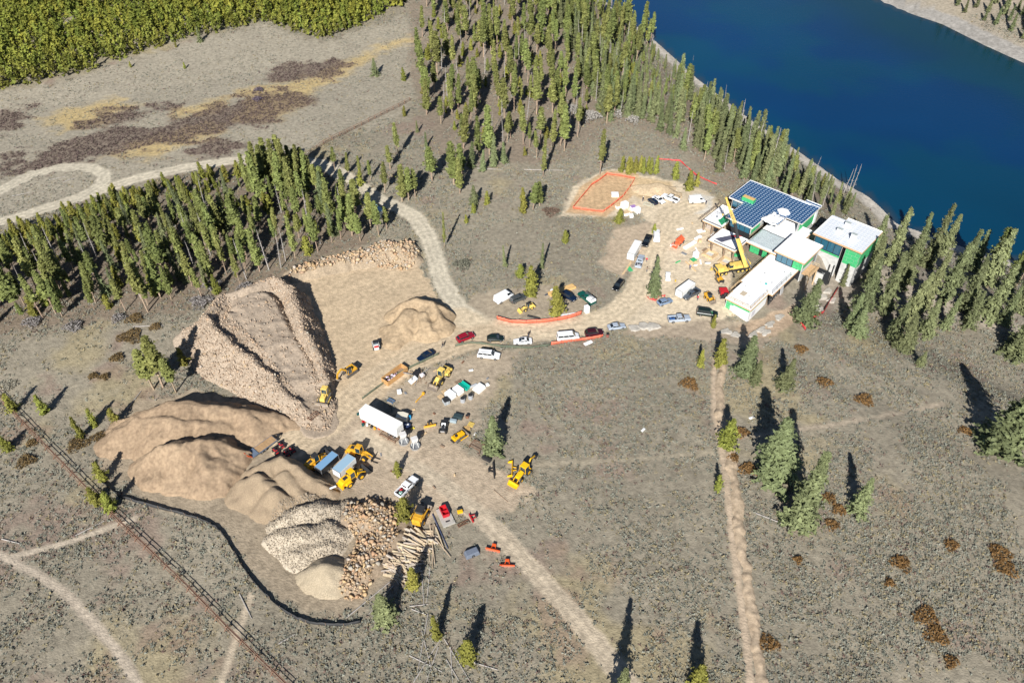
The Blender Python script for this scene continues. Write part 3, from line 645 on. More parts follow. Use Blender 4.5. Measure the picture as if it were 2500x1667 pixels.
# wing nearest the road
wr1 = (-8.0, -.5, -.5, 9.0); wr2 = (-8.9, .5, 9.2, 25.0)
o = roof([wr1], 3.0, .3); lip(o, [wr1], 3.0, .25); o2 = roof([wr2], 2.75, .3); lip(o2, [wr2], 2.75, .25)
wallface(-7.7, -.7, -3.4, 2.7, 'v', -.2, M_FOAM); wallface(-.2, 9.0, -4.5, 2.7, 'u', -.7, M_FOAM); wallface(9.0, 25, -6, 2.45, 'u', .2, M_BLACK); wallface(-.2, 25, -1.5, 2.45, 'u', -7.5, M_FOAM)
sheathing(-7.6, -5.4, -.4, 2.6, 'v', -.2, 2.2, .75); sheathing(-5.4, -.8, 1.75, 2.6, 'v', -.2, 2.4, .85); sheathing(0, 9, 1.85, 2.6, 'u', -.7, 3, .75)
hb('window_opening_cover', -6.3, -5.0, -.26, -.235, -.3, 1.5, mat('grey_film', (.58, .58, .63), rough=.4)); hb('window_opening_cover', -.665, -.64, 1.2, 3.0, -.6, 1.2, MATS['grey_film'])
hb('hatch', -6.1, -4.7, 3.4, 5.3, 3.0, 3.06, mat('tan_board', (.50, .42, .31), rough=.8, var=.1))
for u, v in ((-3.7, 4.2), (-2.2, 1.0), (-6.5, 7.2), (-5.5, 16), (-2.0, 13.5), (-1.8, 20)):
    MB().cyl((u, v, 2.75), (u, v, 3.3), .09, .09, 8).build('vent_pipe', M_STEEL, house)
MB().cyl((-3.1, 12.3, 2.75), (-3.1, 12.3, 2.95), .35, .3, 10).build('drain_cover', mat('teal_plastic', (.05, .45, .42), rough=.5), house)
MB().cyl((-4.6, 12.0, 2.75), (-4.6, 12.0, 2.95), .3, .25, 10).build('drain_cover', M_CONC, house)
rails([(-7.7, 2.6), (-7.7, -.25), (-.75, -.25), (-.75, 8.8)], 3.1, .9); rails([(-8.6, 3.2), (-8.6, 24.5)], 2.9, .95); rails([(.2, 9.6), (.2, 20)], 2.9, .95, M_STEEL)
rails([(-10.2, 3), (-10.2, 20)], -.1, 1.0, M_LUMB)
# dots of white fixings on the black walls
def dots(name, axis, at, a0, a1, z0, z1, n, parent=house, seed=1):
    r = random.Random(seed); b = MB()
    for i in range(n):
        a = r.uniform(a0, a1); z = r.uniform(z0, z1)
        if axis == 'u': b.box((at+.02, a, z), (.03, .11, .11))
        else: b.box((a, at-.02, z), (.11, .03, .11))
    o = b.build(name, M_FOAM, parent); o['kind'] = 'stuff'
dots('fixing_washers', 'u', .2, 9.4, 14, -4, 1.5, 60)
MB().prism([(0, 2.4), (.35, 2.0), (.55, .5), (.6, -1.0), (.7, -2.5), (.5, -2.5), (.4, -1), (.3, .5), (.15, 1.9), (0, 2.2)], 14.2, 15.6).build('insulation_drape', mat('foil_insulation', (.75, .76, .78), rough=.35, metal=.5), house).location = (.25, 0, 0)
# main block A, navy roof
A_R = [(-29.8, -25.0, 36.8, 49.3), (-25.0, -16.5, 27.0, 49.3), (-16.5, -11.8, 33.0, 49.3), (-11.8, -7.0, 38.4, 50.6)]
ra = roof(A_R, 7.3, .4, M_NAVY, mat('white_drip_edge', (.72, .66, .60), rough=.5))
v = 27.0; k = 0
while v < 50.5:
    v1 = min(v+1.0, 50.6); iv = sorted([(a[0], a[1]) for a in A_R if a[2] < v+.5 < a[3]]); mrg = []
    for a, b in iv:
        if mrg and abs(mrg[-1][1]-a) < .01: mrg[-1][1] = b
        else: mrg.append([a, b])
    for a, b in mrg:
        q = hb('underlayment_strip', a+.03, b-.03, v, v1+.06, 7.3+.006+.012*(k % 2), 7.3+.016+.012*(k % 2), M_NAVY)
    v = v1; k += 1
hb('parapet', -29.8, -7, 49.15, 49.3, 7.33, 7.48, M_WHITE); hb('parapet', -29.8, -29.65, 36.8, 49.1, 7.33, 7.48, M_WHITE); hb('parapet', -11.8, -7, 50.45, 50.6, 7.33, 7.5, M_WHITE)
hb('parapet', -16, -9.5, 48.6, 48.75, 7.34, 7.45, M_WHITE)
wallface(-24.2, -17.4, 0, 7, 'v', 28.2, M_DARKM); glazing(-24.0, -17.5, 4.1, 6.8, 'v', 28.0, 4); wallface(28.2, 36, 3.9, 7, 'u', -17.2, M_CONC); sheathing(28.3, 33.5, 4.1, 6.9, 'u', -17.2, 2.4, 1.3)
wallface(-29, -25, 0, 7, 'v', 38, M_DARKM); glazing(-28.8, -25.5, 4.1, 6.8, 'v', 37.8, 2); wallface(38, 49, 0, 7, 'u', -28.9, M_CONC); wallface(38, 50, -2, 7, 'u', -7.8, M_CONC); sheathing(39, 49.8, 2.0, 6.9, 'u', -7.8, 2.4, 1.2)
wallface(-29, -7.8, 0, 7, 'v', 49.0, M_CONC); hb('corner_wrap', -7.85, -7.5, 49.0, 50.4, 1.5, 6.9, M_FOAM)
u, v = hl(1828, 487, 7.9)
bx = hb('roof_curb', u-1.9, u+1.9, v-.8, v+.8, 7.35, 8.5, M_GREEN); hb('curb_cover', u-1.8, u+1.8, v-.7, v+.7, 8.503, 8.56, mat('plywood', (.66, .42, .17), rough=.7, var=.15, vscale=5), bx)
u, v = hl(1913, 518, 7.5)
MB().slab([(u+1.7*math.cos(t)*1.15, v+1.7*math.sin(t)) for t in [R(a) for a in (10, 75, 130, 190, 255, 310)]], 7.35, 7.85).build('skylight_cover', M_WHITE, house, .05)
# low roofs
E_R = (-16.0, -4.5, 24.5, 42.0); re = roof([E_R], 3.95, .3); lip(re, [E_R], 3.95, .1)
wallface(-15.6, -7.6, -.2, 3.6, 'v', 26.2, M_SEAM); sheathing(-15.5, -12.6, .1, 3.5, 'v', 26.2, 1.45, 1.15); sheathing(-11.6, -10.2, .1, 3.5, 'v', 26.2, 1.4, 1.15); sheathing(-9.2, -7.6, .1, 3.5, 'v', 26.2, 1.6, 1.15)
glazing(-12.5, -11.7, .3, 3.4, 'v', 26.15, 1, M_GLASSD); glazing(-10.1, -9.3, .3, 3.4, 'v', 26.15, 1, M_GLASSD); wallface(26.2, 40, -3, 3.6, 'u', -5.2, M_CONC)
F_R = (-24.8, -16.2, 18.0, 25.6); rf = roof([F_R], 3.95, .3); lip(rf, [F_R], 3.95, .1); rails([(-24.6, 25), (-24.6, 18.2)], 4.0, .8, M_BRWN); rails([(-23, 18.2), (-16.4, 18.2), (-16.4, 24.5)], 4.0, .45, M_DARKM, 3, r=.03)
for u, v in ((-23.6, 18.6), (-19.6, 18.6), (-16.7, 18.6), (-16.7, 24)): hb('post', u-.18, u+.18, v-.18, v+.18, -.3, 3.6, M_BRWN)
wallface(-23.6, -18, -.2, 3.6, 'v', 22.5, M_FOAM)
G_R = (-31.3, -25.1, 25.4, 36.6); rg = roof([G_R], 3.95, .3); lip(rg, [G_R], 3.95, .1)
for u, v in ((-30.8, 26), (-28, 26), (-25.7, 26), (-30.8, 31)): hb('post', u-.2, u+.2, v-.2, v+.2, -.3, 3.6, M_BRWN)
wallface(-28.5, -25.5, -.2, 3.6, 'v', 28, M_DARKM); glazing(-27.5, -25.6, .2, 3.4, 'v', 27.9, 2, M_GLASSD); wallface(-31, -28.6, -.2, 3.6, 'v', 28, mat('stone_pier', (.42, .36, .31), rough=.9, var=.2))
rails([(-32.2, 25), (-32.2, 38)], 3.6, 1.0, M_BRWN, 1.3); rails([(-31.9, 37.5), (-29.9, 44)], 2.2, 1.0, M_BRWN, 1.3); rails([(-31.2, 25.5), (-25.2, 25.5)], 4.0, .5, M_DARKM, 2.5, r=.03)
D_R = (-6.9, 2.0, 22.4, 33.4); rd_ = roof([D_R], 6.5, .35); lip(rd_, [D_R], 6.5, .12)
wallface(-6.4, 1.2, -5, 6.1, 'v', 23.6, M_DARKM); glazing(-6.3, -1.6, 2.95, 6.1, 'v', 23.4, 3); sheathing(-1.5, 1.2, 2.9, 6.1, 'v', 23.6, 1.35, 1.1); wallface(23.6, 33, -6, 6.1, 'u', 1.4, M_CONC); sheathing(23.7, 30, 3.4, 6.1, 'u', 1.4, 2.4, 1.3); glazing(30.3, 31.5, 2.2, 5.4, 'u', 1.42, 1, M_GLASSD)
hb('deck', 1.5, 4.0, 23.8, 29.5, 2.0, 2.15, M_FASC); rails([(3.9, 23.9), (3.9, 29.4), (1.6, 29.4)], 2.15, 1.0); 
for u, v in ((3.7, 24.2), (3.7, 29)): hb('post', u-.12, u+.12, v-.12, v+.12, -6, 2, M_LUMB)
# lakeside block C
C_R = [(-2.7, 11.6, 36.8, 48.0), (1.4, 11.6, 48.0, 50.3)]
rc = roof(C_R, 6.9, .4, M_WHITE); v = 36.8; k = 0
while v < 50.2:
    v1 = min(v+1.0, 50.3); a = -2.7 if v < 47.9 else 1.4
    hb('underlayment_strip', a+.03, 11.57, v, v1+.05, 6.906+.012*(k % 2), 6.916+.012*(k % 2), M_PALE); v = v1; k += 1
hb('ridge_batten', 4.7, 4.85, 37, 50, 6.93, 7.0, M_WHITE); hb('parapet', -2.7, 1.3, 47.85, 48, 6.93, 7.1, M_WHITE); hb('parapet', 1.4, 11.6, 50.15, 50.3, 6.93, 7.1, M_WHITE); hb('parapet', -2.7, -2.55, 36.8, 47.8, 6.93, 7.06, M_WHITE)
for (x, y) in ((2050, 563), (2070, 548), (2083, 582)):
    u, v = hl(x, y, 7.4); b1 = hb('roof_vent_box', u-.7, u+.7, v-.45, v+.45, 6.93, 8.0 if x < 2080 else 8.8, M_WHITE); hb('vent_cap', u-.78, u+.78, v-.53, v+.53, 8.003 if x < 2080 else 8.803, 8.08 if x < 2080 else 8.9, mat('grey_cap', (.40, .44, .43), rough=.5), b1)
wallface(-2.2, 5.8, -7, 6.5, 'v', 38.2, M_CONC); glazing(-2.1, 5.7, 2.3, 6.5, 'v', 38.0, 4); sheathing(-2.2, 5.8, 1.4, 2.2, 'v', 38.2, 2.4, .8)
wallface(6.9, 11.2, -7, 6.5, 'v', 37.9, M_CONC); sheathing(6.95, 11.15, .8, 6.4, 'v', 37.9, 2.0, 1.1); wallface(5.8, 6.9, -7, 6.5, 'v', 39.6, M_BLACK); wallface(37.9, 50, -7, 6.5, 'u', 11.2, M_CONC); sheathing(38, 49.8, .8, 6.4, 'u', 11.2, 2.0, 1.1)
wallface(38, 48, -7, 6.5, 'u', -2.0, M_CONC); glazing(38.4, 43, 2.4, 6.4, 'u', -2.3, 2)
wallface(1.4, 6.3, -7.5, -.6, 'v', 33.2, M_BLACK); dots('fixing_washers', 'v', 33.2, 1.6, 5, -5, -1, 26, seed=4); hb('downpipe', 6.2, 6.5, 34, 34.3, -7, 1.5, M_BLACK)
wallface(3.2, 5.4, -7, -.2, 'v', 30.4, M_CONC, 'retaining_wall')
# plastic, tarps and other things left on the roofs
def sheet(name, label, cat, pts, z, m, amp=.25, seed=1, n=16, th=.02, loc=None):
    """rumpled sheet over a four-sided outline given in house coordinates"""
    t = np.linspace(0, 1, n); S, T = np.meshgrid(t, t); P = [np.array(p, float) for p in pts]
    X = (P[0][0]*(1-S)+P[1][0]*S)*(1-T)+(P[3][0]*(1-S)+P[2][0]*S)*T; Y = (P[0][1]*(1-S)+P[1][1]*S)*(1-T)+(P[3][1]*(1-S)+P[2][1]*S)*T
    Z = z+amp*(fbm(X, Y, 1.6, seed)+.35*vnoise(X, Y, .5, seed+3)); idx = np.arange(n*n).reshape(n, n)
    Q = np.stack([idx[:-1, :-1], idx[:-1, 1:], idx[1:, 1:], idx[1:, :-1]], -1).reshape(-1, 4)
    W = np.stack([HO[0]+HU[0]*X+HV[0]*Y, HO[1]+HU[1]*X+HV[1]*Y, Z], -1).reshape(-1, 3); c = W.mean(0); o = link(name, np_mesh(name, W-c, Q, m, None, True)); o.location = c
    q = o.modifiers.new('solid', 'SOLIDIFY'); q.thickness = th
    return tag(o, label, cat)
M_POLY = mat('clear_poly_sheet', (.72, .80, .82), rough=.25, trans=.35, var=.05)
sheet('plastic_sheet', 'clear plastic sheeting stretched over the low roof in the middle of the house', 'plastic sheet', [(-15.8, 24.9), (-8.0, 24.9), (-8.0, 33), (-16.0, 33)], 4.02, M_POLY, .18, 3)
sheet('plastic_sheet', 'crumpled white plastic heaped at the edge of the navy roof', 'plastic sheet', [(-16.5, 31.5), (-12.2, 30.5), (-11.3, 36.5), (-15.5, 37)], 7.25, M_WHITE, 1.3, 8, 22)
sheet('tarp', 'dark and red tarp lying on the low white canopy roof', 'tarp', [(-23.6, 19.6), (-21.2, 19.2), (-18.8, 25), (-20.4, 25.2)], 4.0, mat('slate_tarp', (.10, .10, .14), rough=.5), .2, 5)
sheet('tarp', 'red strip of tarp on the low white canopy roof', 'tarp', [(-21.0, 23.6), (-20.4, 23.2), (-18.2, 25.4), (-18.7, 25.5)], 4.25, mat('red_tarp', (.55, .04, .05), rough=.5), .12, 6)
sheet('tarp', 'green tarp over material on the low roof beside the crane boom', 'tarp', [(-27.6, 27.8), (-25.4, 26.2), (-25.3, 32), (-27.2, 33)], 4.0, mat('green_tarp', (.03, .30, .13), rough=.5), .7, 7)
sheet('plastic_sheet', 'rumpled white plastic on the upper left roof deck', 'plastic sheet', [(-30.6, 27), (-28, 27), (-28.2, 32), (-30.4, 32)], 4.0, M_WHITE, .35, 9)
# ------------------------------------------------------------------ trees
M_BARK = mat('pine_bark', (.36, .27, .19), rough=.9, var=.25, vscale=2, rand=.15)
M_SNAG = mat('dead_grey_wood', (.40, .37, .34), rough=.9, var=.2, vscale=2, rand=.12)
M_NEED = mat('conifer_needles', (.1, .12, .03), rough=.75, attr='Col', rand=.26, spec=.25)
M_LEAF = mat('brush_foliage', (.1, .12, .03), rough=.85, attr='Col', spec=.15)
def sprays(P, S, r, k=3, up=.75, out=.7, jit=.5):
    """needle sprays that face outwards and up like real branch tips"""
    n = len(P); o = P[:, :2]/(np.linalg.norm(P[:, :2], axis=1, keepdims=True)+.05); N = np.zeros((n, k, 3)); N[..., :2] = o[:, None]*out; N[..., 2] = up; N += r.normal(size=N.shape)*jit
    N /= np.linalg.norm(N, axis=-1, keepdims=True); T = np.cross(N, r.normal(size=N.shape)); T /= np.linalg.norm(T, axis=-1, keepdims=True)+1e-9; B = np.cross(N, T)
    C = P[:, None]+r.normal(size=N.shape)*S[:, None, None]*.45; a = np.array([0, 2.1, 4.2])+r.uniform(-.5, .5, (n, k, 3)); q = S[:, None, None]*r.uniform(.6, 1.2, (n, k, 3))
    V = C[:, :, None]+T[:, :, None]*(np.cos(a)*q)[..., None]+B[:, :, None]*(np.sin(a)*q)[..., None]; return V.reshape(-1, 3), np.arange(n*k*3).reshape(-1, 3)
def clumps(P, S, flat, r, k=3):
    """k small needle sprays (triangles) round every point"""
    n = len(P); A = r.normal(size=(n, k, 3, 3)); A /= np.linalg.norm(A, axis=-1, keepdims=True)+1e-9; A[..., 2] *= flat
    V = P[:, None, None, :]+A*S[:, None, None, None]; return V.reshape(-1, 3), np.arange(n*k*3).reshape(-1, 3)
def crown_mesh(kind, h, seed):
    r = np.random.default_rng(seed); P = []; S = []; C = []
    if kind == 'pine':   base, rm, wh, nb, cl, cs, flat, k = r.uniform(.18, .50), h*r.uniform(.058, .088), 22, 6, 5, .36, .8, 3
    elif kind == 'spruce': base, rm, wh, nb, cl, cs, flat, k = .05, h*r.uniform(.15, .21), 25, 11, 7, .28, .6, 3
    elif kind == 'slim': base, rm, wh, nb, cl, cs, flat, k = .10, h*r.uniform(.085, .125), 28, 8, 5, .31, .65, 3
    else:                base, rm, wh, nb, cl, cs, flat, k = .05, h*r.uniform(.20, .27), 16, 8, 5, .30, .9, 3
    for i in range(wh):
        t = (i+r.uniform(-.3, .3))/wh; t = min(max(t, 0), 1)
        if kind == 'pine': prof = (min(1, t/.18+.35))*(1-t)**.62+.06
        elif kind == 'young': prof = (min(1, t/.12+.55))*(1-t)**.75+.05
        else: prof = (1-t)**.92+.03
        L = rm*prof*r.uniform(.68, 1.22); z = h*(base+(1-base)*t)
        for b in range(nb):
            a = r.uniform(0, 6.283); l = L*r.uniform(.42, 1.22); tint = r.uniform(.72, 1.25)
            if kind == 'pine' and r.random() < .12: continue
            for j in range(cl):
                q = (j+r.uniform(.4, 1))/cl; P.append((math.cos(a)*l*q+r.normal()*.1, math.sin(a)*l*q+r.normal()*.1, z+(-.32 if kind in ('spruce', 'slim') else .18)*l*q+r.normal()*.12))
                S.append(cs*h/16*(1.2 if kind != 'young' else 2.2)*r.uniform(.6, 1.15)*(.75+.5*(1-t))); C.append(tint*r.uniform(.85, 1.15))
    P.append((0, 0, h*.985)); S.append(.3*h/16); C.append(1); P = np.array(P); S = np.array(S); C = np.array(C)
    V, T = sprays(P, S, r, k)
    col = {'pine': (.172, .194, .058), 'young': (.212, .218, .042), 'spruce': (.160, .188, .086), 'slim': (.160, .184, .084)}[kind]
    cc = np.repeat(C, k*3)[:, None]*np.array(col)
    return np_mesh('crown', V, T, M_NEED, cc)
def trunk_mesh(kind, h, seed):
    r = random.Random(seed); b = MB(); r0 = h*(.0125 if kind in ('pine', 'snag') else .012)
    pts = [Vector((r.gauss(0, .01)*h*.4*t, r.gauss(0, .01)*h*.4*t, h*t*(.97 if kind != 'snag' else 1)-.3*(t == 0))) for t in (0, .3, .6, .85, 1)]
    for i in range(4): b.cyl(pts[i], pts[i+1], r0*(1-.8*i/4), r0*(1-.8*(i+1)/4), 5, False)
    nbr = {'pine': 10, 'snag': 26}.get(kind, 0)
    for i in range(nbr):
        t = r.uniform(.2, .5) if kind == 'pine' else r.uniform(.25, .97); a = r.uniform(0, 6.28); l = h*(.05 if kind == 'pine' else .075*(1.15-t))
        p = Vector((0, 0, h*t)); b.bar(p, p+Vector((math.cos(a)*l, math.sin(a)*l, l*r.uniform(-.3, .3))), .06*h/16, .05*h/16)
    return b.mesh('trunk', M_SNAG if kind == 'snag' else M_BARK)
REFH = {'pine': 16., 'spruce': 16., 'slim': 16., 'young': 6., 'snag': 13.}
PROTO = {k: [(trunk_mesh(k, REFH[k], 100+i), crown_mesh(k, REFH[k], 200+i+7*len(k)) if k != 'snag' else None) for i in range(n)] for k, n in (('pine', 8), ('spruce', 6), ('slim', 6), ('young', 6), ('snag', 4))}
NAMES = {'pine': 'lodgepole_pine', 'spruce': 'spruce_tree', 'slim': 'fir_tree', 'young': 'pine_sapling', 'snag': 'dead_tree'}
TREES = []
def tree(kind, x, y, h, label, group=None, wide=1.0, seed=None, z=None):
    r = rnd if seed is None else random.Random(seed); wide = wide*1.2 if kind == 'spruce' and group is None else wide; z = on(x, y) if z is None else z
    tm, cm = PROTO[kind][r.randrange(len(PROTO[kind]))]; s = h/REFH[kind]; w = s*wide
    t = thing('conifer_tree' if kind == 'pine' and group == 'pines on the lake slope' else 'limber_pine' if kind == 'pine' and group != 'pines of the left stand' else NAMES[kind], label, 'dead tree' if kind == 'snag' else 'tree', (x, y, z-.05), r.uniform(0, 6.28), group)  # pines all share the same lodgepole models; names only tell the stands apart
    t.scale = (w, w, s); t.rotation_euler = (r.gauss(0, .035), r.gauss(0, .035), r.uniform(0, 6.28))
    link('trunk', tm, t)
    if cm is not None: link('crown', cm, t)
    TREES.append((x, y)); return t
def spaced(poly, n, dmin, seed, filt=None):
    pts = scatter_in(poly, n*6, seed); out = []; cell = {}
    for p in pts:
        if len(out) >= n: break
        if filt and not filt(*p): continue
        c = (int(p[0]//dmin), int(p[1]//dmin))
        if any((p[0]-q[0])**2+(p[1]-q[1])**2 < dmin*dmin for i in (-1, 0, 1) for j in (-1, 0, 1) for q in cell.get((c[0]+i, c[1]+j), ())): continue
        cell.setdefault(c, []).append(p); out.append(p)
    return out
ROADC = [w[0] for w in ROADSW[:4]]
def offroad(x, y, m=4.0): return all(polydist(np.array([x]), np.array([y]), c)[0] > m for c in ROADC)
def htop(bx, by, ty):
    """height of a thing whose foot and top are seen at these picture points"""
    p = px(bx, by); lo, hi = .3, 45.
    for i in range(30):
        m = (lo+hi)/2
        if proj((p[0], p[1], p[2]+m))[1] > ty: lo = m
        else: hi = m
    return lo
def lone(kind, bx, by, ty, label, wide=1.0, group=None):
    p = px(bx, by); return tree(kind, p[0], p[1], htop(bx, by, ty), label, group, wide)
# stand on the left, between the gravel road and the rock heap
st = pxl([(-60, 640), (60, 605), (160, 560), (280, 510), (420, 470), (560, 450), (640, 440), (720, 440), (800, 470), (860, 520), (880, 580), (800, 605), (730, 640), (680, 665), (600, 690), (540, 725), (450, 750), (330, 765), (200, 770), (60, 785), (-60, 800)])
gap = pxl([(620, 540), (700, 530), (740, 570), (690, 640), (620, 640), (590, 590)])
_rl = np.array([(-60, 560), (60, 525), (180, 487), (330, 437), (460, 408), (570, 392), (640, 330), (720, 320), (770, 400), (860, 440), (930, 490)])
def below_road(x, y, h):
    mg = 8+60*rnd.random()**1.5
    z = tq(x, y)
    while h > 4:
        q = proj((x, y, z+h))
        if q[1] > np.interp(q[0], _rl[:, 0], _rl[:, 1])+mg: break
        h -= .5
    return h
k = 0
for x, y in spaced(st, 290, 2.2, 21, lambda x, y: offroad(x, y, 5) and on(x, y)-tq(x, y) < .1 and (not inpoly(np.array([x]), np.array([y]), gap)[0] or rnd.random() < .2)):
    k += 1; f = rnd.random()
    if f < .10: tree('snag', x, y, below_road(x, y, rnd.uniform(9, 15)), 'bare grey dead trunk in the crowded pine stand left of the upper yard', 'dead trunks in the left pine stand')
    elif f < .26: tree('young', x, y, rnd.uniform(2.5, 7), 'small bushy pine under the crowded stand left of the upper yard', 'undergrowth pines in the left stand')
    elif f < .33: tree('spruce', x, y, below_road(x, y, rnd.uniform(6, 13)), 'dark spruce among the pines of the left stand', 'spruces in the left stand', rnd.uniform(.7, 1.1))
    else: tree('pine', x, y, below_road(x, y, rnd.triangular(5, 19, 12)), 'tall thin pine in the crowded stand between gravel road and rock heap', 'pines of the left stand', rnd.uniform(.9, 1.5))
for bx, by, ty in [(610, 470, 372), (632, 462, 345), (650, 470, 350), (668, 458, 335), (686, 475, 340), (700, 462, 325), (716, 480, 338), (735, 470, 352), (752, 485, 372), (770, 478, 380), (640, 500, 370), (690, 505, 372), (725, 510, 380), (800, 500, 405), (818, 420, 360), (850, 425, 372), (880, 432, 380), (905, 440, 392), (838, 480, 410)]:
    lone('pine', bx, by, ty, 'tall pine at the bend of the gravel road, top reaching over the road', rnd.uniform(1.0, 1.4), 'tall pines at the road bend')
yb = pxl([(-20, 590), (100, 555), (240, 500), (400, 455), (540, 425), (620, 425), (520, 470), (380, 500), (240, 560), (100, 610), (-20, 640)])
for x, y in spaced(yb, 85, 1.9, 5, lambda x, y: offroad(x, y, 3.6)):
    tree('young', x, y, rnd.uniform(3, 6.5), 'short yellow green young pine on the roadside edge of the left stand', 'young pines along the gravel road')
# wood between meadow and lake
wd = pxl([(1040, -30), (1470, -30), (1560, 60), (1600, 110), (1500, 300), (1430, 310), (1400, 370), (1330, 390), (1200, 400), (1130, 385), (1060, 330), (1030, 250), (1020, 150)])
for x, y in spaced(wd, 470, 2.35, 8):
    f = rnd.random()
    if f < .13: tree('snag', x, y, rnd.uniform(8, 14), 'bare grey dead trunk in the wood above the house', 'dead trunks in the lakeside wood')
    elif f < .70: tree('pine', x, y, rnd.triangular(7, 20, 14), 'slender pine in the open wood between the meadow and the lake', 'pines of the lakeside wood', rnd.uniform(.9, 1.5))
    else: tree('young', x, y, rnd.uniform(3, 6), 'small bushy pine under the open wood above the house', 'undergrowth pines in the lakeside wood')
sw = pxl([(1330, -30), (1470, -30), (1520, 20), (1600, 110), (1690, 200), (1760, 260), (1850, 330), (1940, 390), (2010, 440), (2080, 500), (2060, 545), (1960, 510), (1880, 465), (1800, 432), (1740, 425), (1700, 395), (1640, 345), (1540, 280), (1480, 300), (1430, 220), (1380, 120)])
def land(x, y): return polydist(np.array([x]), np.array([y]), SHORE)[0] > 8.5
for x, y in spaced(sw, 520, 2.2, 18, land):
    f = rnd.random(); u = (x-HO[0])*HU[0]+(y-HO[1])*HU[1]; v = (x-HO[0])*HV[0]+(y-HO[1])*HV[1]
    if -34 < u < 15 and v < 53 and v > 10: continue
    ds = polydist(np.array([x]), np.array([y]), SHORE)[0]
    h = rnd.triangular(7, 20, 12) if ds > 22 else rnd.triangular(3.5, 11, 6)
    qx = proj((x, y, tq(x, y)))[0]
    if qx < 1640 or 1900 < qx < 2040: h = max(3.5, min(h, ds*.47-(tq(x, y)-LAKE_Z)+(rnd.uniform(0, 4) if qx < 1640 else rnd.uniform(2, 7))))
    if f < .07: tree('snag', x, y, h*.9, 'bare dead conifer on the wooded slope above the lake', 'dead conifers on the lake slope')
    elif f < .60: tree('slim', x, y, h, 'grey green fir on the wooded slope down to the lake', 'firs on the lake slope', rnd.uniform(.9, 1.4))
    elif f < .80: tree('spruce', x, y, h*.9, 'broad grey spruce on the wooded slope down to the lake', 'spruces on the lake slope', rnd.uniform(.7, 1.1))
    else: tree('pine', x, y, h*.95, 'olive pine on the wooded slope down to the lake', 'pines on the lake slope', rnd.uniform(1.0, 1.4))
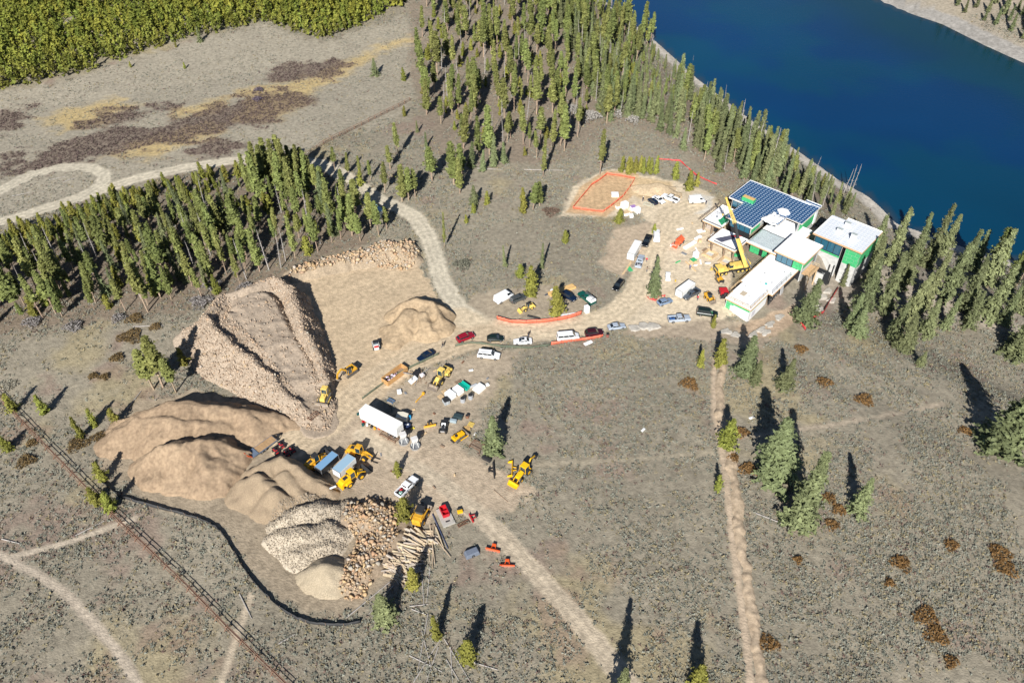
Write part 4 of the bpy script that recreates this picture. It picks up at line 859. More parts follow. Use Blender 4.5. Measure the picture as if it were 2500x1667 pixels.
# single trees, foot and top as seen
for kind, bx, by, ty, lab, wd_ in [
    ('young', 1755, 893, 828, 'bright yellow green young pine at the head of the trench', .95), ('spruce', 1817, 913, 818, 'grey green spruce right of the trench head, largest of three', 1.2), ('spruce', 1842, 934, 880, 'small spruce in front of the largest spruce by the trench head', 1.3),
    ('spruce', 1912, 945, 876, 'broad young spruce with a long dark shadow right of the trench head', 1.3), ('young', 1708, 896, 852, 'narrow young pine left of the trench head', .7), ('young', 1740, 800, 768, 'small yellow pine beside the dark green car', .8),
    ('spruce', 2092, 818, 752, 'bushy spruce alone on the slope below the lakeside trees', 1.5), ('spruce', 2246, 893, 858, 'small spruce standing alone in sage on the right slope', 1.3), ('spruce', 1962, 786, 680, 'olive spruce in front of the black foundation wall', 1.25),
    ('spruce', 2203, 855, 765, 'spruce at the front of the clump below the lakeside trees', 1.2), ('spruce', 2470, 868, 765, 'large spruce at the right edge above the open sage', 1.4), ('young', 1770, 1090, 1025, 'round yellow pine touching the trench', 1.1),
    ('young', 1753, 1195, 1158, 'tiny yellow pine left of the trench', .9), ('spruce', 1890, 1165, 1018, 'broad bright spruce in the sage right of the trench', 1.35), ('spruce', 1945, 1282, 1112, 'tall leaning spruce in front of the broad bright spruce', .95),
    ('spruce', 2092, 1250, 1168, 'small spruce with a sharp dark shadow in the open sage', 1.0), ('spruce', 2435, 1100, 962, 'wide pale spruce at the right edge of the sage', 1.7), ('young', 1697, 1680, 1622, 'yellow pine cut by the bottom edge left of the trench', 1.0),
    ('spruce', 1597, 720, 625, 'tall grey green spruce beside the white box trailer in the yard', .85), ('spruce', 1203, 1106, 1015, 'broad olive spruce between the yellow dozer and the backhoe', 1.15), ('young', 1298, 724, 650, 'broad yellow green pine behind the grey car', .95),
    ('young', 1360, 770, 700, 'broad yellow green pine behind the orange fence', 1.1), ('slim', 1233, 652, 598, 'thin pine with a long shadow on the grassy slope', .9), ('young', 1269, 677, 645, 'round low pine left of the broad roadside pine', 1.5),
    ('slim', 1323, 655, 594, 'thin yellowish pine above the broad roadside pine', .9), ('young', 1380, 593, 559, 'small pine alone on the grassy slope', 1.0), ('young', 1596, 570, 546, 'small yellow pine beside the white pickup with a topper', 1.1), ('young', 1510, 545, 508, 'round pine in front of the white crates', 1.2),
    ('young', 971, 1160, 1126, 'small pine in the lower yard behind the white pickup', 1.0), ('young', 987, 1268, 1216, 'bushy pine between the white pickup and the boulders', 1.1), ('young', 1008, 1435, 1387, 'yellow pine below the log pile', 1.0),
    ('spruce', 944, 1507, 1447, 'wide pale spruce below the boulders', 1.7), ('young', 1069, 1560, 1508, 'narrow yellow pine with a long shadow near the bottom edge', .7), ('young', 1141, 1614, 1562, 'yellow pine beside the dead branches near the bottom edge', .95),
    ('young', 111, 1008, 964, 'round pine near the left rail fence', 1.0), ('young', 36, 1003, 960, 'pine at the left edge by the rail fence', 1.0), ('young', 232, 1042, 1000, 'pine just left of the sand berm', .8), ('young', 286, 1035, 997, 'bushy pine touching the end of the sand berm', 1.2), ('young', 200, 1070, 1018, 'narrow pine left of the sand berm', .7),
    ('pine', 375, 950, 850, 'bushy pine in the clump left of the rock heap, front left', 1.7), ('pine', 398, 945, 820, 'tallest pine in the clump left of the rock heap', 1.6), ('pine', 430, 958, 870, 'leaning pine at the foot of the rock heap', 1.6), ('young', 453, 890, 848, 'small pine on the left flank of the rock heap', 1.1), ('young', 400, 900, 860, 'small pine in the clump left of the rock heap', 1.1),
    ('young', 20, 1098, 1066, 'low pine at the left edge below the rail fence', 1.4), ('young', 253, 1172, 1130, 'round pine beside the upper end of the black silt fence', 1.1), ('young', 236, 1228, 1186, 'pine on the rail fence line, left of a pair', 1.1), ('young', 271, 1246, 1200, 'pine on the rail fence line, right of a pair', 1.1),
    ('spruce', 916, 186, 143, 'dark spruce alone in the pale meadow', 1.3), ('young', 987, 198, 164, 'pine at the edge of the meadow by the wood', 1.0), ('young', 987, 284, 258, 'small pine beside the brown meadow fence', .9), ('spruce', 489, 103, 64, 'dark spruce sticking out of the young forest edge', 1.2),
    ('pine', 953, 414, 355, 'dark pine left of the sparse trees above the gravel road', 1.6), ('pine', 973, 384, 300, 'thin bare stemmed pine above the gravel road', 1.1), ('slim', 1019, 324, 294, 'small pine at the lower left corner of the wood', 1.3), ('young', 880, 454, 412, 'pine beside the shaded gravel road', 1.0),
    ('pine', 982, 492, 400, 'left pine of the bushy trio by the gravel road', 1.6), ('pine', 998, 490, 408, 'middle pine of the bushy trio by the gravel road', 1.6), ('pine', 1014, 482, 412, 'right pine of the bushy trio by the gravel road', 1.5), ('pine', 940, 470, 395, 'thin pine by the shaded stretch of road', 1.2),
    ('slim', 1041, 360, 322, 'short pine below the corner of the wood', 1.3), ('pine', 1055, 442, 357, 'pine with an open crown on the grassy slope', 1.8), ('pine', 1108, 450, 350, 'tall pine at the lower edge of the wood', 1.8), ('pine', 1128, 440, 352, 'pine beside the tall one at the lower edge of the wood', 1.6), ('pine', 1123, 472, 384, 'slim pine in front of the wood', 1.3), ('slim', 1150, 410, 345, 'bushy pine in front of the wood', 1.4), ('slim', 1178, 420, 362, 'narrow pine in front of the wood', 1.2), ('slim', 1205, 408, 330, 'upright dark pine in front of the wood', 1.2), ('slim', 1230, 400, 345, 'pine at the right end of the front row', 1.4),
    ('spruce', 1157, 499, 450, 'bluish spruce on the grassy slope', 1.2), ('young', 1189, 499, 466, 'pine right of the bluish spruce', 1.0), ('young', 1157, 520, 494, 'low pine in front of the bluish spruce', 1.1), ('young', 1139, 545, 523, 'tiny pine on the open slope', 1.0), ('pine', 1301, 514, 446, 'middle pine of the clump left of the fenced pad', 1.7), ('young', 1278, 520, 458, 'left pine of the clump left of the fenced pad', .8), ('pine', 1318, 503, 442, 'right pine of the clump left of the fenced pad', 1.7),
    ('pine', 1464, 429, 318, 'very tall thin pine standing alone above the fenced pad', 1.0), ('pine', 1326, 430, 334, 'thin pole like pine left of the fenced pad', .8), ('young', 1648, 438, 394, 'single young conifer right of the green hedge row', .9), ('young', 1681, 466, 416, 'young conifer beside the white work van', 1.0), ('young', 1700, 455, 420, 'young conifer below the firs by the house', .9), ('pine', 1085, 606, 520, 'dead straight thin pine on the slope above the yard', .5),
    ('young', 452, 168, 152, 'tiny pine in the pale meadow', 1.1), ('young', 320, 165, 150, 'low pine alone in the pale meadow', 1.2), ('young', 430, 116, 102, 'small pine at the forest edge of the meadow', 1.2), ('spruce', 1505, 1735, 1640, 'spruce just below the bottom edge beside the dirt road', .8)]:
    lone(kind, bx, by, ty, lab, wd_)
for bx, by, ty in [(872, 545, 440), (905, 560, 470), (925, 575, 490), (880, 590, 520), (860, 575, 470), (945, 560, 505)]:
    lone('pine', bx, by, ty, 'pine shading the white travel trailer by the gravel road', 1.5, 'pines round the travel trailer')
for i in range(9):
    lone('young', 1520+i*10+rnd.uniform(-3, 3), 424+rnd.uniform(-8, 3), 378+rnd.uniform(0, 8), 'green young conifer in the tight row behind the fenced pad', .8, 'hedge row behind the fenced pad')
for bx, by, ty, w in [(2125, 700, 525, 1.35), (2165, 650, 470, 1.3), (2105, 760, 610, 1.3), (2150, 770, 600, 1.3), (2200, 690, 545, 1.2), (2225, 640, 500, 1.15), (2255, 650, 480, 1.1), (2290, 620, 475, 1.2), (2200, 790, 640, 1.3), (2250, 760, 600, 1.3), (2290, 740, 570, 1.3), (2330, 690, 545, 1.2), (2370, 660, 530, 1.2), (2400, 690, 540, 1.25), (2340, 760, 620, 1.25), (2400, 770, 630, 1.3), (2450, 720, 600, 1.25), (2490, 760, 610, 1.25), (2440, 790, 660, 1.3), (2075, 800, 690, 1.3), (2170, 830, 700, 1.3), (2300, 800, 690, 1.2), (2520, 700, 590, 1.2), (2260, 820, 720, 1.2), (2130, 640, 520, 1.1), (2370, 800, 700, 1.2), (2060, 700, 640, 1.0), (2540, 820, 700, 1.3)]:
    lone('spruce' if rnd.random() < .75 else 'slim', bx+rnd.uniform(-8, 14), by, ty+(by-ty)*rnd.uniform(0, .3), 'large grey green spruce in the dense clump right of the house', w*rnd.uniform(.72, 1.0), 'spruces right of the house')
for bx, by, ty in [(2410, 690, 560), (2455, 690, 600), (2480, 700, 610)]: lone('pine', bx, by, ty, 'bare stemmed pine at the right edge behind the spruces', 1.3, 'pines at the right edge')
for bx, by, ty in [(2068, 480, 405), (2075, 478, 400), (2060, 470, 410), (1990, 420, 380), (1770, 240, 205), (1690, 160, 135)]: lone('snag', bx, by, ty, 'bare grey dead tree at the water edge', 1, 'dead trees at the water edge')
fb = pxl([(2240, -20), (2310, 10), (2420, 60), (2520, 110), (2540, -30)])
for x, y in spaced(fb, 34, 6, 4): tree('slim', x, y, rnd.uniform(6, 11), 'scattered conifer on the far bank of the lake', 'conifers on the far bank', 1.4)
# young forest on the far hillside: nearest ones single, the rest one mass
hill = pxl([(-140, -120), (1010, -120), (985, 20), (940, 30), (905, 55), (860, 70), (800, 95), (740, 85), (640, 50), (560, 75), (400, 110), (340, 130), (200, 180), (100, 200), (-80, 240), (-140, 250)])
clear = pxl([(150, 45), (190, 40), (200, 65), (165, 75)])
hp = spaced(hill, 5600, 2.15, 33, lambda x, y: not inpoly(np.array([x]), np.array([y]), clear)[0] and vnoise(np.array(x), np.array(y), 14, 9) > .14)
edge = polydist(np.array([p[0] for p in hp]), np.array([p[1] for p in hp]), hill, True); dcam = np.array([p[1] for p in hp])
order = np.argsort([p[1]+0.0*p[0]+3*edge[i] for i, p in enumerate(hp)]); near = set(order[:300].tolist())
def small_tree(seed, n=26):
    r = np.random.default_rng(seed); t = r.random(n)**.8; a = r.uniform(0, 6.28, n); l = (1-t)**.8*.21*np.sqrt(r.uniform(.3, 1, n)); P = np.stack([np.cos(a)*l, np.sin(a)*l, .08+.9*t], -1); P[-1] = (0, 0, .95)
    V, T = sprays(P, np.full(n, .15)*(1.25-.7*t), r, 2); return V, T
SMALL = [small_tree(i) for i in range(8)]
SM_ME = []
for V, T in SMALL:
    cc = np.repeat(.7+.6*np.random.default_rng(len(SM_ME)).random(len(V)//6), 6)[:, None]*np.array((.175, .192, .034)); SM_ME.append(np_mesh('young_pine', V, T, M_NEED, cc))
P = []; S = []
hz = terr(np.array([p[0] for p in hp]), np.array([p[1] for p in hp]))
for i, (x, y) in enumerate(hp):
    h = rnd.triangular(3.2, 8.5, 5.2)
    if i in near:
        o = bpy.data.objects.new('young_pine', SM_ME[rnd.randrange(8)]); COL.objects.link(o); o.location = (x, y, hz[i]-.1); o.scale = (h*.85, h*.85, h); o.rotation_euler = (0, 0, rnd.uniform(0, 6.28))
        tag(o, 'young yellow green pine along the meadow edge of the hillside forest', 'tree', 'front pines of the hillside forest')
    else: P.append((x, y, hz[i]-.1)); S.append(h)
P = np.array(P); S = np.array(S); n = len(P); a = rng.uniform(0, 6.28, n); Mz = np.zeros((n, 3, 3)); Mz[:, 0, 0] = np.cos(a); Mz[:, 0, 1] = -np.sin(a); Mz[:, 1, 0] = np.sin(a); Mz[:, 1, 1] = np.cos(a); Mz[:, 2, 2] = 1
yy = rng.random((n, 1)); cols = (np.array((.155, .190, .036))*(1-yy)+np.array((.235, .228, .038))*yy)*(.78+.44*rng.random((n, 1)))
tag(join_inst('hillside_forest', SMALL, P, S, Mz, cols, M_LEAF), 'dense young yellow green pine forest covering the far hillside', 'forest')

# ------------------------------------------------------------------ brush
def bush_var(seed, n=4, spread=.42, up=.42):
    r = np.random.default_rng(seed); a = r.uniform(0, 6.28, n); l = spread*np.sqrt(r.random(n)); P = np.stack([np.cos(a)*l, np.sin(a)*l, up*(.35+.65*r.random(n))*(1-.5*l/spread)], -1)
    return sprays(P, np.full(n, .27), r, 2, .8, .5, .55)
BUSH = [bush_var(i) for i in range(10)]
def zrot(n):
    a = rng.uniform(0, 6.28, n); M = np.zeros((n, 3, 3)); M[:, 0, 0] = np.cos(a); M[:, 0, 1] = -np.sin(a); M[:, 1, 0] = np.sin(a); M[:, 1, 1] = np.cos(a); M[:, 2, 2] = 1; return M
def brush():
    N = 460000; t = rng.random(N); y = 42+(400-42)*(t**.95); x = rng.uniform(-1, 1, N)*(62+.475*y)*1.08
    c, bare, mead, purp = zone_eval(x, y); cl = fbm(x, y, 7, 51); c2 = fbm(x, y, 30, 61)
    lake = inpoly(x, y, _lakepoly); H = np.zeros(N)
    for f in PILES: H = np.maximum(H, f(x, y))
    p = ((.66+.25*sstep(10, 70, x))*(.08+.92*sstep(.38, .56, .55*cl+.45*c2)))*(1-np.clip(bare*1.15, 0, 1))*np.where(y > 230, .75, 1)*(1-.35*mead); p = np.maximum(p, purp*.85*(1-bare))
    u = (x-HO[0])*HU[0]+(y-HO[1])*HU[1]; v = (x-HO[0])*HV[0]+(y-HO[1])*HV[1]; inh = (u > -32) & (u < 12) & (v > -1) & (v < 51)
    k = (rng.random(N) < p) & ~lake & (H < .05) & ~inh; x, y, purp, mead, c2 = x[k], y[k], purp[k], mead[k], c2[k]; n = len(x)
    S = .36+.62*rng.random(n)**1.7; S = S*np.where(mead > .5, .75, 1)*np.where(y > 200, 1.15, 1)
    q = rng.random((n, 1)); C = np.array((.170, .176, .140))*(1-q)+np.array((.285, .286, .235))*q
    tan = (rng.random(n) < .20)[:, None]; C = np.where(tan, np.array((.29, .245, .145))*(.8+.4*q), C); red = (rng.random(n) < .07)[:, None]; C = np.where(red, np.array((.17, .115, .095)), C)
    isp = (rng.random(n) < purp)[:, None]; C = np.where(isp, np.array((.125, .092, .082))*(.7+.7*q), C); S = np.where(isp[:, 0], S*1.35, S)
    P = np.stack([x, y, terr(x, y)-.03], -1)
    w = isp[:, 0]
    tag(join_inst('sagebrush', BUSH, P[~w], S[~w], zrot((~w).sum()), C[~w], M_LEAF), 'low grey green sagebrush and dry tufts covering the open ground', 'sagebrush')
    tag(join_inst('willow_scrub', BUSH, P[w], S[w], zrot(w.sum()), C[w], M_LEAF), 'dark purple brown leafless scrub in the wet part of the meadow', 'scrub')
brush()
def shrub(bx, by, rp_, col, label, group, name='brown_shrub', hh=.8):
    p = px(bx, by); r = np.random.default_rng(int(bx*7+by)); q = proj((p[0]+1, p[1], p[2])); rad = rp_/abs(q[0]-bx); n = int(60+50*rad*rad); n = min(n, 900)
    a = r.uniform(0, 6.28, n); l = rad*np.sqrt(r.random(n))*(1+.25*np.sin(3*a+bx)); X = np.cos(a)*l; Y = np.sin(a)*l*.95
    Z = hh*np.sqrt(np.maximum(0, 1-(l/(rad*1.25))**2))*r.uniform(.5, 1, n); V, T = clumps(np.stack([X, Y, Z], -1), np.full(n, .28), .9, r, 2)
    C = np.repeat(.6+.8*r.random(n), 6)[:, None]*np.array(col); o = link(name, np_mesh(name, V, T, M_LEAF, C)); o.location = p; tag(o, label, 'shrub', group)
RUST = (.20, .115, .045)
for bx, by, r_ in [(1875, 1572, 25), (2260, 1508, 30), (2285, 1552, 27), (2320, 1616, 17), (2440, 1352, 26), (2455, 1388, 26), (2198, 1376, 25), (2320, 1332, 18), (1948, 1369, 11), (2171, 1424, 11), (2022, 1218, 18), (2046, 1247, 17), (2031, 1283, 17), (1826, 1147, 22), (1811, 1058, 18), (2110, 978, 22), (2012, 936, 19), (1682, 939, 22), (2354, 1053, 15), (1955, 855, 16), (1790, 1120, 14)]:
    shrub(bx, by, r_, RUST, 'low rust brown shrub in the sage on the right hand slope', 'rust brown shrubs on the right slope')
for bx, by, r_ in [(318, 823, 28), (286, 875, 17), (228, 920, 12), (255, 922, 12), (189, 1088, 24), (243, 1070, 20), (77, 1084, 12), (64, 1127, 22), (330, 780, 20), (380, 800, 14)]:
    shrub(bx, by, r_, (.16, .11, .05), 'low brown shrub in the sage left of the rock and sand heaps', 'brown shrubs left of the heaps')
for bx, by, r_, l in [(1130, 647, 22, 'grey green bush clump beside the gravel road'), (1080, 690, 0, ''), (1000, 1008, 0, '')]:
    if r_: shrub(bx, by, r_, (.16, .16, .12), l, None, 'grey_bush', .9)
for bx, by, r_ in [(1440, 290, 26), (1395, 275, 22), (1500, 285, 20), (1545, 300, 16)]:
    shrub(bx, by, r_, (.36, .34, .31), 'pale leafless aspen thicket at the foot of the firs', 'bare aspen thickets', 'aspen_thicket', 2.6)
for bx, by, r_ in [(490, 740, 26), (520, 700, 22), (600, 705, 20), (180, 800, 22), (80, 790, 22), (290, 780, 16)]:
    shrub(bx, by, r_, (.26, .24, .23), 'grey leafless brush along the lower edge of the left pine stand', 'grey brush below the left stand', 'bare_brush', 1.3)
shrub(628, 245, 11, (.15, .12, .15), 'dark purple bush in the yellow meadow, nearer of two', None, 'willow_bush', 1.2); shrub(632, 222, 11, (.15, .12, .15), 'dark purple bush in the yellow meadow, farther of two', None, 'willow_bush', 1.2)
shrub(1345, 520, 20, (.17, .12, .09), 'heap of brown cut branches beside the fenced pad', None, 'branch_heap', 1.2); shrub(25, 940, 20, (.30, .28, .22), 'pale dry brush patch at the left edge', None, 'pale_brush', .4)
# ------------------------------------------------------------------ road vehicles
def lin(r, g, b): return tuple(((c/255)/12.92 if c/255 <= .04045 else ((c/255+.055)/1.055)**2.4) for c in (r, g, b))
def paint(name, rgb): return mat('paint_'+name, lin(*rgb), rough=.32, coat=.5, var=.05, vscale=1.5)
M_TYRE = mat('tyre_rubber', (.022, .021, .02), rough=.9); M_RIM = mat('alloy_rim', (.42, .42, .43), rough=.35, metal=.7); M_TRIM = mat('black_trim', (.015, .015, .017), rough=.55)
M_LAMP = mat('lamp_lens', (.75, .75, .72), rough=.15, coat=.5); M_TAIL = mat('tail_lens', (.35, .01, .01), rough=.2, coat=.5); M_CARG = glassmat('car_glass', (.014, .02, .025))
def wheel(parent, x, y, r, w, rim=M_RIM, z=None, name='wheel', n=14):
    z = r if z is None else z; s = 1 if y > 0 else -1
    o = MB().cyl((x, y-w/2, z), (x, y+w/2, z), r, r, n).build(name, M_TYRE, parent, .02)
    MB().cyl((x, y+s*(w/2-.03), z), (x, y+s*(w/2+.015), z), r*.6, r*.55, n).build('rim', rim, o); return o
CARS = {  # length, width, height, belt, hood end, windscreen top, roof rear, rear glass foot
    'sedan': (4.7, 1.8, 1.45, .92, .20, .06, -.20, -.36), 'hatch': (4.3, 1.78, 1.48, .93, .22, .07, -.30, -.45), 'suv': (4.8, 1.9, 1.75, 1.10, .22, .08, -.36, -.47), 'boxy': (4.5, 1.85, 1.8, 1.12, .24, .12, -.42, -.48),
    'big': (5.6, 2.0, 1.95, 1.2, .25, .12, -.44, -.485), 'van': (5.7, 2.0, 2.1, 1.25, .34, .21, -.47, -.49), 'cargo': (5.6, 2.05, 2.45, 1.3, .36, .24, -.48, -.495)}
def vehicle(kind, front, rear, color, label, cat='car', scale=None, rack=None, mw=None, name=None, bed=None):
    """a car seen from foot of rear bumper to foot of front bumper at these picture points"""
    a = px(*rear); b = px(*front); d = b-a; yaw = math.atan2(d[1], d[0]); c = (a+b)/2
    t = thing(name or {'van': 'passenger_van', 'cargo': 'cargo_van', 'pickup': 'pickup_truck'}.get(kind, 'car'), label, cat, (c[0], c[1], c[2]+.02), yaw)
    t['group'] = 'vehicles parked on the site'
    m = color
    if kind == 'pickup': return pickup(t, m, bed)
    L, W, H, B, he, wt, rr, rf = CARS[kind]
    if scale: t.scale = (scale,)*3
    h2 = L/2; w2 = W/2; gz = .30 if kind not in ('suv', 'big', 'van', 'cargo', 'boxy') else .38
    hz = B-.08 if kind in ('sedan', 'hatch') else B-.02            # hood height at windscreen
    nz = hz-.22 if kind not in ('cargo', 'van') else hz-.28
    tz = B+.02
    st = [(h2, .80, gz+.12, nz-.12), (h2*.96, .92, gz, nz), (L*he+.1, 1.0, gz-.05, hz), (0, 1.0, gz-.06, B), (L*rf, 1.0, gz-.05, tz), (-h2*.965, .95, gz, tz-.06), (-h2, .86, gz+.14, tz-.18)]
    rings = [[(x, -w2*k*.92, z0), (x, -w2*k, z0+.2), (x, -w2*k, z1-.14), (x, -w2*k*.90, z1), (x, w2*k*.90, z1), (x, w2*k, z1-.14), (x, w2*k, z0+.2), (x, w2*k*.92, z0)] for x, k, z0, z1 in st]
    body = MB().loft(rings); bw = w2*.90; tw = w2*.74 if kind not in ('van', 'cargo') else w2*.84
    g = [(L*he, -bw, B-.03), (L*he, bw, B-.03), (L*rf, bw, tz-.02), (L*rf, -bw, tz-.02)]; tp = [(L*wt, -tw, H-.05), (L*wt, tw, H-.05), (L*rr, tw, H-.05), (L*rr, -tw, H-.05)]
    cr = [(L*wt-.18, -tw*.86, H), (L*wt-.18, tw*.86, H), (L*rr+.18, tw*.86, H), (L*rr+.18, -tw*.86, H)]
    body.add(g+tp+cr, [(0, 1, 5, 4), (1, 2, 6, 5), (2, 3, 7, 6), (3, 0, 4, 7), (4, 5, 9, 8), (5, 6, 10, 9), (6, 7, 11, 10), (7, 4, 8, 11), (8, 9, 10, 11), (3, 2, 1, 0)])
    bo = body.build('body', m, t, .04)
    def lerp(p, q, k): return Vector(p)+(Vector(q)-Vector(p))*k
    def inset(q, a=.08, b=.12):
        A, Bq, Cq, D = [Vector(v) for v in q]
        def P(u, v): return (A*(1-u)+Bq*u)*(1-v)+(D*(1-u)+Cq*u)*v
        return [P(a, b), P(1-a, b), P(1-a, 1-b*.8), P(a, 1-b*.8)]
    MB().panel(inset([g[0], g[1], tp[1], tp[0]], .05, .06), .02).build('windscreen', M_CARG, t)
    if kind != 'cargo': MB().panel(inset([g[2], g[3], tp[3], tp[2]], .08, .12), .02).build('rear_window', M_CARG, t)
    for s in (0, 1):
        q = [g[3], g[0], tp[0], tp[3]] if s == 0 else [g[1], g[2], tp[2], tp[1]]
        cuts = [(.03, .34), (.36, .64), (.66, .97)] if kind in ('suv', 'big', 'van', 'boxy', 'hatch') else [(.05, .49), (.52, .96)] if kind != 'cargo' else [(.76, .98)]
        if s == 1: cuts = [(1-b_, 1-a_) for a_, b_ in cuts]
        A, Bq, Cq, D = [Vector(v) for v in q]
        for u0, u1 in cuts:
            def P(u, v): return (A*(1-u)+Bq*u)*(1-v)+(D*(1-u)+Cq*u)*v
            MB().panel([P(u0, .14), P(u1, .14), P(u1, .86), P(u0, .86)], .02).build('side_window', M_CARG, t)
    r = .33 if kind in ('sedan', 'hatch') else .38
    for x in (L*.315, -L*.30):
        for s in (-1, 1): wheel(t, x, s*(w2-.09), r, .22)
    for s in (-1, 1):
        MB().box((h2-.12, s*w2*.66, nz-.08), (.22, .36, .16)).build('headlight', M_LAMP, t, .02); MB().box((-h2+.09, s*w2*.74, tz-.22), (.14, .28, .24)).build('tail_light', M_TAIL, t, .02)
        MB().box((L*he-.28, s*(w2+.08), B+.05), (.14, .2, .14)).build('mirror', m if not isinstance(mw, bpy.types.Material) else mw, t, .03)
    MB().box((h2-.06, 0, gz+.16), (.16, W*.8, .14)).build('front_grille', M_TRIM, t, .02); MB().box((-h2+.02, 0, gz+.14), (.1, W*.82, .16)).build('rear_bumper', M_TRIM, t, .02)
    if kind in ('suv', 'big', 'boxy'):
        for s in (-1, 1): MB().bar((L*wt-.3, s*tw*.8, H+.05), (L*rr+.2, s*tw*.8, H+.05), .06).build('roof_rail', M_TRIM, t)
    if rack == 'sunroof': MB().box((L*(wt+rr)/2+.25, 0, H+.004), (.75, .85, .02)).build('sunroof', M_CARG, t)
    return t
def pickup(t, m, bed=None):
    L, W, H = 5.8, 1.95, 1.85; h2 = L/2; w2 = W/2; B = 1.2
    st = [(h2, .84, .5, .98), (h2*.95, .94, .4, 1.1), (1.45, 1, .36, 1.2), (1.3, 1, .36, 1.22), (-.75, 1, .36, 1.24)]
    rings = [[(x, -w2*k*.94, z0), (x, -w2*k, z0+.2), (x, -w2*k, z1-.14), (x, -w2*k*.92, z1), (x, w2*k*.92, z1), (x, w2*k, z1-.14), (x, w2*k, z0+.2), (x, w2*k*.94, z0)] for x, k, z0, z1 in st]
    b = MB().loft(rings); bw = w2*.92; tw = w2*.78
    g = [(1.35, -bw, B), (1.35, bw, B), (-.74, bw, B), (-.74, -bw, B)]; tp = [(.55, -tw, H-.05), (.55, tw, H-.05), (-.62, tw, H-.05), (-.62, -tw, H-.05)]; cr = [(.4, -tw*.88, H), (.4, tw*.88, H), (-.5, tw*.88, H), (-.5, -tw*.88, H)]
    b.add(g+tp+cr, [(0, 1, 5, 4), (1, 2, 6, 5), (2, 3, 7, 6), (3, 0, 4, 7), (4, 5, 9, 8), (5, 6, 10, 9), (6, 7, 11, 10), (7, 4, 8, 11), (8, 9, 10, 11), (3, 2, 1, 0)]); b.build('body', m, t, .04)
    def P4(q, u0, u1, v0, v1):
        A, Bq, Cq, D = [Vector(v) for v in q]
        def P(u, v): return (A*(1-u)+Bq*u)*(1-v)+(D*(1-u)+Cq*u)*v
        return [P(u0, v0), P(u1, v0), P(u1, v1), P(u0, v1)]
    MB().panel(P4([g[0], g[1], tp[1], tp[0]], .06, .94, .08, .92), .02).build('windscreen', M_CARG, t); MB().panel(P4([g[2], g[3], tp[3], tp[2]], .15, .85, .2, .85), .02).build('rear_window', M_CARG, t)
    for q, cuts in (([g[3], g[0], tp[0], tp[3]], ((.06, .46), (.5, .92))), ([g[1], g[2], tp[2], tp[1]], ((.08, .5), (.54, .94)))):
        for u0, u1 in cuts: MB().panel(P4(q, u0, u1, .14, .86), .02).build('side_window', M_CARG, t)
    bd = MB().box((-1.82, 0, .66), (2.14, W*.94, .12)); bo = bd.build('bed', M_TRIM, t)
    for s in (-1, 1): MB().box((-1.82, s*(w2-.07), .86), (2.14, .13, .78)).build('bed_side', m, t, .03)
    MB().box((-h2+.05, 0, .88), (.1, W*.84, .66)).build('tailgate', m, t, .02); MB().box((-h2-.02, 0, .5), (.16, W*.94, .16)).build('rear_bumper', M_RIM, t, .02); MB().box((h2-.03, 0, .78), (.1, W*.7, .26)).build('front_grille', M_TRIM, t, .02)
    for x in (1.85, -1.75):
        for s in (-1, 1): wheel(t, x, s*(w2-.1), .4, .26)
    for s in (-1, 1):
        MB().box((h2-.1, s*w2*.72, .92), (.2, .34, .2)).build('headlight', M_LAMP, t, .02); MB().box((-h2+.06, s*(w2-.07), .92), (.08, .12, .36)).build('tail_light', M_TAIL, t); MB().box((1.05, s*(w2+.12), B+.1), (.12, .24, .22)).build('mirror', M_TRIM, t, .03)
    if bed == 'topper':
        MB().box((-1.82, 0, 1.62), (2.1, W*.96, .72), top=(.94, .86)).build('topper', mat('white_gelcoat', (.78, .79, .79), rough=.35), t, .05); MB().box((-1.82, w2*.93, 1.62), (1.4, .03, .34), rot=(.18, 0, 0)).build('topper_window', M_CARG, t)
    if bed == 'ladder':
        MB().box((-1.82, 0, 1.62), (2.1, W*.96, .72), top=(.94, .86)).build('topper', mat('white_gelcoat', (.78, .79, .79), rough=.35), t, .05); ld = MB()
        for s in (-.55, -.15): ld.bar((1.0, s, 2.12), (-2.6, s, 2.12), .06)
        for i in range(11): ld.bar((.9-i*.33, -.55, 2.12), (.9-i*.33, -.15, 2.12), .04)
        ld.build('ladder', M_RIM, t); MB().bar((-1.2, -.8, 2.03), (-1.2, .8, 2.03), .06).bar((-2.4, -.8, 2.03), (-2.4, .8, 2.03), .06).build('roof_rack', M_TRIM, t)
    if bed == 'rack':
        r = MB()
        for x in (-.8, -2.8):
            for s in (-1, 1): r.bar((x, s*.85, 1.2), (x, s*.85, 2.0), .06)
            r.bar((x, -.85, 2.0), (x, .85, 2.0), .06)
        for s in (-1, 1): r.bar((.6, s*.85, 2.03), (-2.9, s*.85, 2.03), .06)
        r.build('ladder_rack', M_TRIM, t)
    return t
WHT = paint('white', (236, 238, 240)); SIL = paint('silver', (168, 178, 190)); BLK = paint('black', (14, 18, 22)); NAVY = paint('navy', (16, 34, 58)); GRY = paint('graphite', (74, 82, 92)); MAR = paint('maroon', (62, 14, 24)); RED = paint('cherry', (150, 18, 40)); DGRN = paint('dark_green', (24, 40, 36)); EMER = paint('emerald', (10, 84, 72)); BGREY = paint('blue_grey', (120, 140, 165)); OLV = paint('olive_grey', (74, 78, 78))
vehicle('cargo', (1247, 722), (1212, 741), WHT, 'white cargo van with pink and blue markings behind the grey boxy car', 'van')
vv = bpy.context.scene.collection.objects[-1]
def last_thing(n): return [o for o in bpy.data.objects if o.name.startswith(n) and o.parent is None][-1]
vehicle('boxy', (1281, 727), (1247, 741), OLV, 'dark grey boxy car parked right behind the marked white van')
vehicle('suv', (1402, 736), (1374, 720), NAVY, 'dark blue car parked half behind the broad roadside pine')
